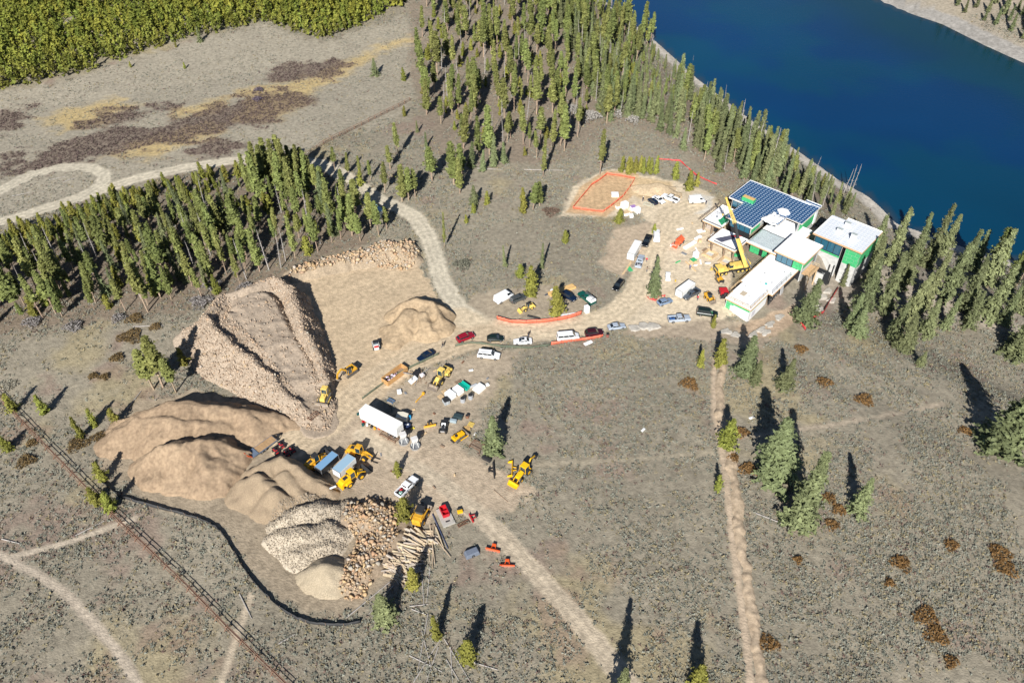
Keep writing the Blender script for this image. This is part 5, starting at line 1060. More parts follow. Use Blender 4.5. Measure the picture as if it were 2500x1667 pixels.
vehicle('pickup', (1416, 720), (1448, 746), EMER, 'emerald green pickup with white topper and ladder', 'pickup', bed='ladder')
vehicle('hatch', (1229, 830), (1190, 830), DGRN, 'dark green hatchback parked on the road edge between red and white cars')
vehicle('sedan', (1254, 838), (1298, 836), WHT, 'white sedan with sunroof parked at the road edge', rack='sunroof')
vehicle('van', (1415, 825), (1357, 830), WHT, 'white passenger van parked along the orange fence', 'van')
vehicle('suv', (1473, 815), (1427, 820), MAR, 'dark maroon car parked at the end of the orange fence')
vehicle('big', (1222, 875), (1165, 868), WHT, 'long white SUV parked on the dirt below the road')
vehicle('suv', (1498, 715), (1520, 688), BLK, 'black car driving down the yard towards the road')
vehicle('hatch', (1642, 734), (1603, 747), BGREY, 'blue grey hatchback parked beside the orange netting pile')
vehicle('sedan', (1525, 798), (1484, 804), SIL, 'silver sedan parked beside the pale rock outcrop')
pk = vehicle('pickup', (1685, 781), (1629, 785), SIL, 'silver pickup with a blue tarp in its bed', 'pickup')
vehicle('pickup', (1664, 735), (1708, 711), GRY, 'graphite pickup parked against the white box trailer', 'pickup')
vehicle('big', (1749, 773), (1702, 766), DGRN, 'dark green SUV parked at the corner of the house wing')
vehicle('pickup', (1571, 609), (1586, 578), BLK, 'black pickup nosing out beside the white box trailer', 'pickup')
vehicle('pickup', (1602, 566), (1602, 595), WHT, 'white pickup with topper seen from behind next to the black pickup', 'pickup', bed='topper')
vehicle('pickup', (1569, 622), (1554, 665), SIL, 'silver pickup loaded with gear beside the upper white box trailer', 'pickup')
vehicle('sedan', (1624, 501), (1592, 482), WHT, 'white sedan between the blue jeep and the white rack pickup')
vehicle('pickup', (1616, 481), (1656, 497), WHT, 'white pickup with ladder rack on the upper yard', 'pickup', bed='rack')
vehicle('boxy', (1580, 486), (1607, 506), NAVY, 'dark blue jeep beside the crates on the upper yard', 'car', scale=.85)
vehicle('cargo', (1722, 493), (1679, 495), WHT, 'white cargo van parked near the left end of the house', 'van', scale=.92)
vehicle('sedan', (1019, 884), (1060, 860), NAVY, 'dark navy sedan parked on the road above the wooden skip')
vehicle('suv', (1158, 820), (1115, 836), RED, 'cherry red car parked at the left end of the roadside row')
vehicle('pickup', (1020, 1166), (967, 1220), WHT, 'white crew cab pickup with red gear in its bed in the lower yard', 'pickup')

# ------------------------------------------------------------------ machines
YEL = mat('machine_yellow', lin(216, 162, 46), rough=.55, var=.2, vscale=1.5); YEL2 = mat('pale_machine_yellow', lin(228, 196, 104), rough=.55, var=.15, vscale=1.5); YELB = mat('bright_machine_yellow', lin(240, 184, 24), rough=.45, var=.12); ORG = mat('implement_orange', lin(214, 84, 32), rough=.55, var=.12); MRED = mat('machine_red', lin(190, 34, 44), rough=.5, var=.1)
DRK = mat('machine_black', (.028, .028, .03), rough=.6, var=.2); WORN = mat('worn_steel', (.30, .25, .20), rough=.6, metal=.3, var=.25, vscale=3); TRK = mat('track_steel', (.10, .09, .08), rough=.8, var=.2); RUST = mat('rusty_steel', (.20, .10, .06), rough=.85, var=.3, vscale=3); CABG = glassmat('cab_glass', (.02, .05, .075))
def at2(name, label, cat, front, rear, group=None, dz=0):
    a = px(*rear); b = px(*front); c = (a+b)/2; z = on(c[0], c[1]); d = b-a; return thing(name, label, cat, (c[0], c[1], z+dz), math.atan2(d[1], d[0]), group), float(np.hypot(d[0], d[1]))
def cab(t, x, y, z, lx, ly, h, frame=YEL, roof=None):
    MB().box((x, y, z+h/2), (lx*.94, ly*.94, h*.9), top=(.9, .9)).build('cab_glass', CABG, t); f = MB()
    for sx in (-1, 1):
        for sy in (-1, 1): f.bar((x+sx*lx/2, y+sy*ly/2, z), (x+sx*lx*.45, y+sy*ly*.45, z+h), .09)
    f.box((x, y, z+.05), (lx, ly, .1)); f.build('cab_frame', frame, t); MB().box((x, y, z+h+.06), (lx*1.06, ly*1.06, .14), top=(.9, .9)).build('cab_roof', roof or frame, t, .04)
def bucket(t, x, w, m, r=.6, z=.1, name='bucket', tilt=0):
    p = [(0, 0), (.95*r*1.4, -.08), (.95*r*1.4, .0), (.1, .1), (-.25*r, .5*r), (-.2*r, 1.1*r), (.35*r, 1.5*r), (.3*r, 1.6*r), (-.35*r, 1.25*r), (-.45*r, .45*r)]
    b = MB().prism([(x+a, z+c) for a, c in p], -w/2, w/2)
    for s in (-1, 1): b.prism([(x+a, z+c) for a, c in ((-.3*r, .1), (1.2*r, .0), (.3*r, 1.5*r), (-.3*r, 1.1*r))], s*w/2-.03, s*w/2+.03)
    return b.build(name, m, t)
def wheel_loader(front, rear, label, m=YEL, s=1.0, att='bucket', roofm=None, bm=WORN):
    t, L = at2('wheel_loader', label, 'wheel loader', front, rear, 'wheel loaders'); t.scale = (s, s, s)
    MB().prism([(-3.3, .75), (-3.35, 1.6), (-2.9, 2.15), (-.9, 2.35), (-.9, .8)], -.75, .75).build('engine_hood', m, t, .06); MB().box((-3.35, 0, .95), (.5, 2.1, .7)).build('counterweight', m, t, .05); MB().box((-1.9, 0, 2.31), (1.0, .8, .06), rot=(0, -.1, 0)).build('grille', DRK, t)
    MB().box((-.2, 0, .95), (1.8, .9, .5)).build('frame', DRK, t); cab(t, -.35, 0, 1.5, 1.35, 1.4, 1.75, m, roofm); MB().prism([(.4, .6), (.4, 1.5), (1.2, 1.75), (1.9, 1.2), (1.9, .6)], -.5, .5).build('front_frame', m, t, .04)
    for x in (-1.75, 1.35):
        for y in (-1.0, 1.0): wheel(t, x, y, .74, .58, m, n=16); 
        for y in (-1.0, 1.0): MB().prism([(x-.8, 1.1), (x-.6, 1.5), (x+.6, 1.5), (x+.8, 1.1), (x+.75, 1.05), (x+.55, 1.42), (x-.55, 1.42), (x-.75, 1.05)], y-.3, y+.3).build('fender', m, t) if x < 0 else None
    for y in (-.42, .42): MB().bar((1.0, y, 1.7), (2.2, y, 1.1), .16, .34).bar((2.2, y, 1.1), (3.0, y, .45), .16, .3).build('lift_arm', m, t)
    MB().bar((1.2, 0, 1.3), (2.6, 0, .95), .16).build('tilt_cylinder', M_RIM, t); MB().cyl((-1.2, .45, 2.2), (-1.2, .45, 3.0), .07, .07, 8).build('exhaust', DRK, t)
    if att == 'bucket': bucket(t, 3.2, 2.6, bm, .75)
    elif att == 'fork':
        b = MB().box((3.15, 0, .75), (.15, 1.9, .9))
        for y in (-.6, .6): b.box((3.9, y, .22), (1.4, .16, .08))
        b.build('fork_carriage', DRK, t)
    return t
def backhoe(front, rear, label, m=YELB):
    t, L = at2('backhoe_loader', label, 'backhoe', front, rear)
    MB().prism([(.1, .8), (.1, 1.65), (1.9, 1.45), (2.0, .85)], -.42, .42).build('engine_hood', m, t, .06); MB().box((.4, 0, .75), (3.4, .8, .4)).build('frame', DRK, t); cab(t, -.75, 0, 1.0, 1.5, 1.5, 1.7, m, m)
    for y in (-.85, .85): wheel(t, -.95, y, .78, .45, m, n=16); wheel(t, 1.5, y, .46, .32, m)
    for y in (-.5, .5): MB().bar((.5, y, 1.5), (2.2, y, 1.0), .12, .26).bar((2.2, y, 1.0), (2.9, y, .45), .12, .24).build('loader_arm', m, t)
    bucket(t, 3.1, 2.3, m, .6); MB().box((-1.7, 0, .9), (.25, 2.0, .7)).build('rear_frame', m, t)
    for y in (-1.0, 1.0): MB().bar((-1.75, y*.8, .9), (-1.9, y*1.25, .08), .14).box((-1.9, y*1.25, .06), (.4, .4, .08)).build('stabiliser', DRK, t)
    MB().bar((-1.85, 0, 1.0), (-3.2, -.15, 2.3), .22, .4).build('boom', m, t); MB().bar((-3.2, -.15, 2.3), (-4.9, -.3, 1.5), .2, .3).build('dipper_stick', m, t); MB().prism([(-5.3, .7), (-4.8, .6), (-4.7, 1.4), (-4.95, 1.5), (-5.4, 1.2)], -.6, .05).build('digging_bucket', DRK, t)
    return t
def excavator(front, rear, label, m=YEL, s=1.0, name='excavator', reach=1.0, cat='excavator'):
    t, L = at2(name, label, cat, front, rear); t.scale = (s,)*3
    for y in (-1.05, 1.05): MB().prism([(-1.9, .1), (-2.1, .45), (-1.9, .8), (1.9, .8), (2.1, .45), (1.9, .1)], y-.28, y+.28).build('track', TRK, t, .05)
    MB().box((0, 0, .7), (2.2, 1.7, .5)).build('undercarriage', DRK, t); MB().box((-.5, 0, 1.55), (3.0, 2.4, .9), top=(.95, .95)).build('engine_cover', m, t, .08); MB().box((-1.95, 0, 1.55), (.6, 2.35, 1.0)).build('counterweight', DRK, t, .08); cab(t, .7, .75, 1.15, 1.4, .95, 1.75, m, DRK)
    MB().bar((.8, -.2, 1.7), (2.6*reach+.4, -.2, 3.4), .36, .55).bar((2.6*reach+.4, -.2, 3.4), (4.4*reach+.3, -.2, 2.6), .34, .5).build('boom', m, t); MB().bar((4.4*reach+.3, -.2, 2.6), (5.2*reach, -.2, .9), .28, .4).build('stick', m, t)
    MB().prism([(5.1*reach, .9), (5.5*reach, .5), (5.1*reach, .1), (4.5*reach, .2), (4.4*reach, .6)], -.75, .35).build('bucket', WORN, t); MB().bar((1.6, -.2, 1.6), (2.4*reach, -.2, 2.9), .14).build('boom_cylinder', M_RIM, t); return t
def dozer(front, rear, label, m=YEL, s=1.0, canopy=True, blade=WORN):
    t, L = at2('bulldozer', label, 'bulldozer', front, rear); t.scale = (s,)*3
    for y in (-.95, .95): MB().prism([(-1.5, .08), (-1.8, .5), (-1.3, 1.0), (1.4, .85), (1.75, .45), (1.5, .08)], y-.26, y+.26).build('track', TRK, t, .05)
    MB().prism([(-.2, .6), (-.2, 1.7), (1.6, 1.55), (1.7, .6)], -.6, .6).build('engine_hood', m, t, .06); MB().box((-.9, 0, 1.1), (1.4, 1.5, .8)).build('body', m, t, .06); MB().box((-1.7, 0, 1.2), (.4, 1.5, .9)).build('fuel_tank', m, t, .05)
    if canopy: cab(t, -.7, 0, 1.5, 1.35, 1.4, 1.5, m, m)
    else: MB().box((-.8, 0, 1.65), (.6, .7, .5)).build('seat', DRK, t, .05)
    for y in (-1.3, 1.3): MB().bar((-.4, y, .5), (2.3, y, .5), .16, .24).build('push_arm', m, t)
    MB().prism([(2.35, .05), (2.15, .5), (2.3, 1.15), (2.4, 1.15), (2.28, .5), (2.5, .05)], -1.6, 1.6).build('blade', blade, t); MB().box((-2.15, 0, .6), (.4, 1.4, .3)).build('ripper', DRK, t); MB().cyl((.7, .25, 1.6), (.7, .25, 2.3), .06, .06, 8).build('exhaust', DRK, t); return t
def skid_steer(front, rear, label, m=YEL, hood=None, s=1.0, cabm=DRK, name='skid_steer'):
    t, L = at2(name, label, 'skid steer', front, rear, 'skid steers'); t.scale = (s,)*3
    MB().prism([(-1.4, .35), (-1.45, 1.2), (-.9, 1.5), (-.2, 1.45), (.9, .8), (.95, .3)], -.6, .6).build('body', m, t, .05); MB().box((-1.15, 0, 1.32), (.55, 1.1, .3)).build('engine_cover', hood or m, t, .05)
    for x in (-.75, .6):
        for y in (-.75, .75): wheel(t, x, y, .4, .28, m)
    MB().box((.15, 0, 1.5), (1.1, 1.0, 1.0), top=(.85, .9)).build('cab_cage', CABG, t, .03); MB().box((.1, 0, 2.03), (1.15, 1.05, .08)).build('cab_roof', cabm, t, .02)
    for y in (-.75, .75): MB().bar((-1.3, y, 1.5), (.9, y, 1.25), .12, .2).bar((.9, y, 1.25), (1.5, y, .4), .12, .2).build('lift_arm', m, t)
    bucket(t, 1.6, 1.8, cabm if cabm != DRK else WORN, .5); return t
wheel_loader((1056, 951), (1097, 904), 'pale yellow wheel loader with blue cab glass beside the white crates', YEL2, 1.0)
wheel_loader((800, 1112), (752, 1150), 'yellow wheel loader with dark cab parked beside the gravel heap', YEL, .95, 'bucket', DRK, DRK)
wheel_loader((915, 1124), (850, 1102), 'yellow wheel loader with forks behind the white cargo trailer', YEL, .95, 'fork')
wheel_loader((898, 1146), (828, 1196), 'bright yellow wheel loader with black bucket nearest the boulders', YELB, 1.0, 'bucket', YELB, DRK)
backhoe((1245, 1193), (1305, 1128), 'bright yellow backhoe loader with raised rear boom on the sage edge')
excavator((826, 932), (884, 892), 'tracked excavator with yellow boom working at the foot of the rock heap', YEL, .85, 'excavator', .85)
dozer((786, 1003), (806, 962), 'yellow bulldozer with cab at the bottom of the haul ramp', YEL2, 1.0)
dozer((1140, 1056), (1100, 1084), 'small bright yellow crawler dozer without a cab in the lower yard', YELB, .85, False)
wheel_loader((1265, 763), (1308, 748), 'small pale yellow tractor loader with dark canopy behind the orange fence', YEL2, .62, 'bucket', DRK, YEL2)
skid_steer((915, 835), (922, 862), 'white skid steer with red rear on the upper dirt yard', mat('skid_white', (.72, .72, .70), rough=.5), mat('skid_red', lin(200, 50, 50), rough=.5))
skid_steer((1744, 744), (1716, 718), 'yellow skid steer with black canopy by the corner of the house wing', YEL)
excavator((1744, 672), (1768, 702), 'compact yellow excavator with folded boom beside the crane truck', YEL, .62, 'compact_excavator', .75)
skid_steer((1042, 1236), (1012, 1296), 'yellow tracked loader with a black tyre on its nose beside the log pile', YEL, YEL, 1.55, DRK, 'compact_track_loader')
# crane truck
cr, L = at2('crane_truck', 'yellow mobile crane truck with its boom raised over the house', 'crane', (1738, 672), (1830, 655))
MB().box((0, 0, 1.15), (10.0, 2.3, .5)).build('carrier_frame', DRK, cr, .05); MB().box((3.9, 0, 2.0), (2.0, 2.3, 1.5), top=(.95, .95)).build('carrier_cab', YEL2, cr, .08); MB().box((4.6, 0, 2.25), (.7, 2.2, .6)).build('windscreen', CABG, cr); MB().box((2.2, 0, 1.6), (1.4, 2.2, .5)).build('deck_box', YEL2, cr, .05)
for x in (3.4, 2.1, -1.6, -2.9, -4.2):
    for y in (-1.0, 1.0): wheel(cr, x, y, .55, .4, YEL2)
for x in (4.9, .3, -4.9):
    for y in (-1, 1): MB().bar((x, y*1.0, .95), (x, y*2.3, .75), .2).bar((x, y*2.3, 1.0), (x, y*2.3, .1), .16).box((x, y*2.3, .08), (.6, .6, .1)).build('outrigger', YEL2 if x != .3 else DRK, cr)
MB().box((-2.0, 0, 2.0), (4.6, 2.2, .9)).build('turntable_house', YEL2, cr, .06); MB().box((-4.4, 0, 2.3), (1.2, 2.4, 1.3)).build('counterweight', YEL2, cr, .06); MB().box((.6, .75, 2.5), (1.6, .85, 1.5), top=(.85, 1)).build('operator_cab', YEL2, cr, .05); MB().box((.9, .75, 2.75), (1.1, .9, .8)).build('cab_glass', CABG, cr)
inv = Matrix.Rotation(-cr.rotation_euler[2], 4, 'Z')
def crl(p): return inv @ (Vector(p)-cr.location)
b0 = crl(ray(1822, 652, 3.0)); b1 = crl(ray(1801, 582, 11.0)); b2 = crl(ray(1794, 545, 14.2)); b3 = crl(ray(1773, 484, 20.5))
dv = (b1-b0).normalized(); MB().bar(b0, b1, .8, .9).build('boom_base', YEL2, cr, .06); MB().bar(b1-dv*.2, b2, .65, .65).build('boom_collar', DRK, cr, .04)
lat = MB(); q = (b3-b2).normalized(); sx = q.cross(Vector((0, 0, 1))).normalized(); sy = q.cross(sx).normalized(); LL = (b3-b2).length; n = 9
def lp(i, a, b_): f = i/n; k = .34*(1-.7*f); return b2+q*LL*f+sx*a*k+sy*b_*k
for a, b_ in ((-1, -1), (1, -1), (1, 1), (-1, 1)): lat.bar(lp(0, a, b_), lp(n, a, b_), .12)
for i in range(n):
    for (a, b_), (c, d) in (((-1, -1), (1, -1)), ((1, -1), (1, 1)), ((1, 1), (-1, 1)), ((-1, 1), (-1, -1))): lat.bar(lp(i, a, b_), lp(i+1, c, d), .07)
lat.build('lattice_jib', YEL2, cr); MB().box(b3, (.5, .5, .5)).build('jib_head', YEL2, cr, .05); MB().bar(crl(ray(1835, 655, 2.6)), (b0+b1)/2-sy*.3, .3).build('lift_cylinder', M_RIM, cr); MB().bar(b3, b3-Vector((0, 0, 5)), .05).build('hoist_rope', DRK, cr); MB().box(b3-Vector((0, 0, 5.2)), (.3, .3, .5)).build('hook_block', YEL2, cr)
# boom lift
lf, L = at2('boom_lift', 'orange boom lift folded down beside the wrapped bundles', 'boom lift', (1644, 608), (1672, 582))
LORG = mat('lift_orange', lin(235, 110, 70), rough=.5, var=.1)
MB().box((0, 0, .65), (2.6, 1.6, .5)).build('chassis', LORG, lf, .05)
for x in (-.95, .95):
    for y in (-.9, .9): wheel(lf, x, y, .45, .34, M_LAMP)
MB().box((-.4, 0, 1.2), (2.2, 1.7, .7)).build('turntable', LORG, lf, .06); MB().bar((-1.4, .2, 1.8), (2.6, .2, 1.5), .35, .4).bar((-1.5, -.3, 2.0), (1.8, -.3, 2.2), .3, .35).build('boom', LORG, lf); k = MB()
for x in (2.6, 3.5):
    for y in (-.7, .9): k.bar((x, y, .6), (x, y, 1.7), .06)
for z in (.6, 1.2, 1.7): k.bar((2.6, -.7, z), (2.6, .9, z), .05).bar((3.5, -.7, z), (3.5, .9, z), .05).bar((2.6, -.7, z), (3.5, -.7, z), .05).bar((2.6, .9, z), (3.5, .9, z), .05)
k.box((3.05, .1, .58), (.9, 1.6, .05)); k.build('basket', LORG, lf)
# red dump body / skip by the wing
rk, L = at2('red_dumper', 'red site dumper against the wing of the house', 'dumper', (1770, 732), (1762, 712))
MB().box((-.3, 0, 1.2), (2.2, 2.0, 1.1), top=(1.05, 1.05)).build('skip', MRED, rk, .05); MB().box((-.3, 0, 1.77), (1.9, 1.7, .04)).build('load', MRED, rk); MB().box((1.2, 0, .9), (1.2, 1.8, .9)).build('engine_cover', DRK, rk, .05)
for x in (-.9, 1.1):
    for y in (-1.0, 1.0): wheel(rk, x, y, .5, .35)
MB().prism([(1.4, 1.3), (1.4, 2.2), (1.7, 2.2), (2.0, 1.3)], -.5, .5).build('seat_canopy', DRK, rk)
# ------------------------------------------------------------------ trailers, stores and plant lying about
def boxthing(name, label, cat, c, d, yaw, m, z=None, bevel=.03, top=(1, 1), group=None, part='body', at=None):
    p = px(*c) if at is None else at; t = thing(name, label, cat, (p[0], p[1], (on(p[0], p[1]) if z is None else z)), yaw, group)
    MB().box((0, 0, d[2]/2), d, top=top).build(part, m, t, bevel); return t
def yaw_of(a, b): p = px(*a); q = px(*b); return math.atan2(q[1]-p[1], q[0]-p[0])
M_TRW = mat('white_trailer_skin', (.80, .80, .77), rough=.4, var=.04, vscale=.8)
def box_trailer(front, rear, W, H, label, side=M_TRW, roofm=M_TRW, hitch=True, name='box_trailer', group='cargo trailers', L=None):
    t, l = at2(name, label, 'trailer', front, rear, group); L = L or l
    MB().box((0, 0, .55+(H-.55)/2), (L, W, H-.55)).build('body', side, t, .05); MB().box((0, 0, H+.02), (L-.04, W-.04, .05)).build('roof', roofm, t, .02)
    r = MB()
    for x in (-L/2, L/2):
        for y in (-W/2, W/2): r.box((x, y, .55+(H-.55)/2), (.1, .1, H-.5))
    for x in (-L/2, L/2): r.box((x, 0, H), (.1, W, .1)).box((x, 0, .58), (.1, W, .1))
    r.build('corner_trim', M_STEEL, t)
    for y in (-W/2+.1, W/2-.1):
        for x in (-.5, .3): wheel(t, x-L*.05, y, .36, .24)
    MB().box((-L/2-.02, 0, .55+(H-.55)/2), (.04, W*.85, (H-.55)*.9)).build('rear_door', side, t); MB().box((-L*.5+.9, W/2+.012, 1.1), (.7, .03, 1.4)).build('side_door', side, t)
    if hitch: MB().bar((L/2, -.5, .5), (L/2+1.2, 0, .5), .1).bar((L/2, .5, .5), (L/2+1.2, 0, .5), .1).build('tow_bar', DRK, t); MB().cyl((L/2+1.0, 0, .05), (L/2+1.0, 0, .9), .05, .05, 8).build('jack', M_STEEL, t)
    return t
# long white storage trailer
a = np.array(ray((892.5+875.2)/2, (984.4+999.6)/2, 3.9)); b = np.array(ray((982.5+966.8)/2, (1032+1044)/2, 3.9)); c = (a+b)/2; yw = math.atan2(b[1]-a[1], b[0]-a[0]); LT = float(np.hypot(*(b-a)[:2]))
lt = thing('storage_trailer', 'long white storage trailer standing in the middle of the lower yard', 'trailer', (c[0], c[1], on(c[0], c[1])), yw)
MB().box((0, 0, 2.45), (LT, 2.45, 2.7)).build('body', M_TRW, lt, .04); MB().box((0, 0, 3.82), (LT-.05, 2.4, .06)).build('roof', M_TRW, lt); rv = MB()
for i in range(int(LT/.6)): rv.box((-LT/2+.3+i*.6, -1.235, 2.45), (.05, .03, 2.6)).box((-LT/2+.3+i*.6, 1.235, 2.45), (.05, .03, 2.6))
rv.build('side_ribs', M_TRW, lt); MB().box((LT/2+.02, -.6, 2.4), (.05, 1.1, 2.5)).build('rear_door', M_TRW, lt); MB().box((LT/2+.02, .6, 2.4), (.05, 1.1, 2.5)).build('rear_door', M_TRW, lt); MB().box((0, 0, 1.0), (LT*.95, .9, .25)).build('chassis', DRK, lt)
for x in (LT*.28, LT*.40):
    for y in (-1.0, 1.0): wheel(lt, x, y, .5, .4)
for y in (-.7, .7): MB().box((-LT*.3, y, .5), (.15, .15, 1.0)).box((-LT*.3, y, .05), (.4, .4, .08)).build('landing_leg', DRK, lt)
box_trailer((1655, 729), (1686, 706), 2.2, 2.7, 'white box trailer beside the graphite pickup', hitch=False)
box_trailer((1538, 638), (1556, 606), 2.1, 2.7, 'white box trailer left of the silver pickup in the upper yard', hitch=False)
box_trailer((822, 1122), (780, 1160), 1.9, 2.3, 'black sided cargo trailer with pale blue roof beside the wheel loaders', mat('black_trailer', (.02, .022, .026), rough=.35, coat=.3), mat('pale_blue_roof', lin(120, 160, 195), rough=.4))
box_trailer((862, 1130), (824, 1166), 2.2, 2.4, 'white cargo trailer with blue grey roof between two wheel loaders', M_TRW, mat('blue_grey_roof', lin(150, 180, 200), rough=.4))
# trailer parked in the shade by the gravel road
box_trailer((934, 533), (896, 506), 2.2, 2.5, 'white travel trailer in tree shade beside the gravel road', M_TRW, mat('pale_blue_awning', lin(160, 200, 215), rough=.4), True, 'travel_trailer', None)
# flatbed with orange ramps
fl, L = at2('flatbed_trailer', 'flatbed trailer with wooden deck and orange ramps by the sand heap', 'trailer', (672, 1074), (612, 1116))
MB().box((0, 0, .75), (L, 2.3, .16)).build('frame', mat('grey_blue_steel', lin(110, 125, 145), rough=.5, metal=.3), fl); n = 8
for i in range(n): MB().box((L*.12, -1.0+2.0*(i+.5)/n, .86), (L*.72, 2.0/n-.03, .05)).build('deck_plank', mat('deck_wood', (.42, .27, .14), rough=.8, var=.2, vscale=2), fl)
MB().box((-L*.37, 0, .9), (L*.22, 2.2, .06), rot=(0, -.12, 0)).build('beaver_tail', MATS['grey_blue_steel'], fl)
for y in (-.65, .65):
    r = MB(); r.bar((-L/2, y-.3, .8), (-L/2-.9, y-.3, 1.9), .1).bar((-L/2, y+.3, .8), (-L/2-.9, y+.3, 1.9), .1)
    for i in range(5): f = i/4; r.bar((-L/2-.9*f, y-.3, .8+1.1*f), (-L/2-.9*f, y+.3, .8+1.1*f), .08)
    r.build('ramp', ORG, fl)
for x in (-.9, 0):
    for y in (-1.0, 1.0): wheel(fl, x, y, .38, .25)
MB().bar((L/2, -1.0, .75), (L/2+1.6, 0, .75), .14).bar((L/2, 1.0, .75), (L/2+1.6, 0, .75), .14).box((L/2+1.0, 0, .8), (.5, .5, .3)).build('tow_bar', DRK, fl)
# four red and black atv sized machines
def atv(c, yaw, label, m=MRED, group='red quad machines'):
    p = px(*c); t = thing('quad_bike', label, 'quad bike', (p[0], p[1], on(p[0], p[1])), yaw, group)
    MB().prism([(-.9, .45), (-.95, .8), (-.3, .85), (.1, .7), (.4, 1.0), (.95, .8), (.95, .45)], -.3, .3).build('body', m, t, .05); MB().box((-.25, 0, .9), (.8, .32, .16)).build('seat', DRK, t, .05); MB().bar((.35, -.4, 1.15), (.35, .4, 1.15), .06).bar((.4, 0, .8), (.35, 0, 1.15), .06).build('handlebar', DRK, t)
    for x in (-.62, .62):
        for y in (-.45, .45): wheel(t, x, y, .3, .25, DRK)
    for x in (-.75, .75): MB().box((x, 0, .92), (.5, .9, .05)).build('rack', DRK, t)
    return t
for c, l in (((674, 1104), 'red and black quad machine nearest the sand heap'), ((688, 1090), 'red and black quad machine farthest up the slope of its group'), ((701, 1110), 'red and black quad machine lowest in its group'), ((714, 1101), 'red and black quad machine nearest the wheel loader')): atv(c, R(-50), l)
utv = atv((1083, 1048), R(85), 'black and chrome utility vehicle beside the yellow plough blade', mat('chrome_white', (.62, .63, .65), rough=.25, metal=.5), None); utv.scale = (1.7, 1.6, 1.5)
# wooden skip with bagged rubbish
sk, L = at2('wooden_skip', 'open wooden skip filled with white and purple bags beside the road', 'skip', (988, 902), (940, 938)); W = 2.2
for y in (-W/2, W/2):
    for k in range(3): MB().box((0, y, .3+k*.5), (L, .1, .46)).build('side_plank', mat('orange_plank', (.52, .30, .12), rough=.75, var=.15, vscale=2), sk)
for x in (-L/2, L/2):
    for k in range(3): MB().box((x, 0, .3+k*.5), (.1, W-.12, .46)).build('end_plank', MATS['orange_plank'], sk)
MB().box((0, 0, .1), (L-.1, W-.1, .12)).build('floor', M_BRWN, sk)
M_BAG = [mat('white_bag', (.75, .72, .76), rough=.5, var=.1), mat('purple_bag', (.42, .30, .45), rough=.5, var=.2), mat('pink_bag', (.70, .50, .62), rough=.5)]
def bag(p, s, m, label, group): 
    V, T = ROCKV[rnd.randrange(10)]; o = link('rubbish_bag', np_mesh('rubbish_bag', V*2, T, m)); o.location = p; o.scale = (s, s*.8, s*.6); o.rotation_euler = (0, 0, rnd.uniform(0, 6)); tag(o, label, 'bag', group)
skm = Matrix.Translation(sk.location) @ Matrix.Rotation(sk.rotation_euler[2], 4, 'Z')
for i in range(16):
    q = skm @ Vector((-L/2+.5+rnd.random()*L*.55, rnd.uniform(-.8, .8), rnd.uniform(.4, 1.15))); bag(q, rnd.uniform(.4, .6), M_BAG[i % 3 if i % 4 else 0], 'rubbish bag piled in the wooden skip', 'bags in the wooden skip')
# frame rack with poles and sheets next to the skip
rkx = px(1018, 925); rk2 = thing('pole_rack', 'cluttered rack of poles and white sheets beside the wooden skip', 'rack', (rkx[0], rkx[1], on(rkx[0], rkx[1])), .4)
r_ = random.Random(4)
for i in range(13):
    a0 = Vector((r_.uniform(-2.4, 2.4), r_.uniform(-2, 2), r_.uniform(.1, .8))); an = r_.uniform(0, 3.14); l_ = r_.uniform(1.5, 4); MB().bar(a0-Vector((math.cos(an), math.sin(an), r_.uniform(-.2, .5)))*l_/2, a0+Vector((math.cos(an), math.sin(an), r_.uniform(0, .5)))*l_/2, .1).build('pole', [M_LUMB, M_BRWN, M_STEEL][i % 3], rk2)
for x, y in ((-1.5, -1), (1.5, -1), (1.5, 1), (-1.5, 1)): MB().bar((x, y, 0), (x, y, 1.9), .1).build('upright', M_BRWN, rk2)
MB().box((-1.2, -.9, 1.0), (2.6, 1.2, .05), rot=(.5, .1, .6)).build('white_sheet', M_FOAM, rk2); MB().box((.2, .9, 1.2), (1.8, 1.4, .05), rot=(.2, -.2, .6)).build('black_sheet', M_TRIM, rk2); MB().box((1.4, .2, .6), (1.0, .9, .6), rot=(0, 0, .3)).build('bagged_goods', M_BAG[0], rk2, .1)
# crates and drums
boxthing('foam_block', 'white foam block lying left of the pole rack', 'block', (975, 958), (1.0, 1.1, .6), .25, M_FOAM)
def crate(c, d, yaw, label, m=M_FOAM, lidm=None, cat='crate', name='white_crate', group=None):
    t = boxthing(name, label, cat, c, d, yaw, m, group=group, part='sides'); MB().box((0, 0, d[2]+.03), (d[0]+.06, d[1]+.06, .07)).build('lid', lidm or m, t, .02); s = MB()
    for x in (-d[0]*.3, d[0]*.3): s.box((x, 0, d[2]/2), (.08, d[1]+.03, d[2]))
    s.build('batten', M_STEEL if lidm is None else lidm, t); return t
crate((1100, 968), (2.2, 1.7, 1.2), -.75, 'white crate nearest the grey generator in the middle of the lower yard'); crate((1119, 957), (2.2, 1.7, 1.2), -.75, 'white crate touching the teal tank')
tl = boxthing('teal_trough', 'teal open trough behind the white crates', 'trough', (1134, 945), (2.6, 1.2, .7), -.75, mat('teal_paint', lin(20, 170, 150), rough=.45), part='base')
for y in (-.6, .6): MB().box((0, y, .8), (2.6, .08, .4)).build('side', MATS['teal_paint'], tl)
cp_ = boxthing('truck_topper', 'white truck topper lying on the ground right of the teal trough', 'truck topper', (1170, 950), (2.6, 2.2, .9), -.7+1.57, M_TRW, top=(.9, .85), bevel=.08, part='shell'); MB().box((0, 1.0, .5), (1.6, .03, .4)).build('window', M_CARG, cp_)
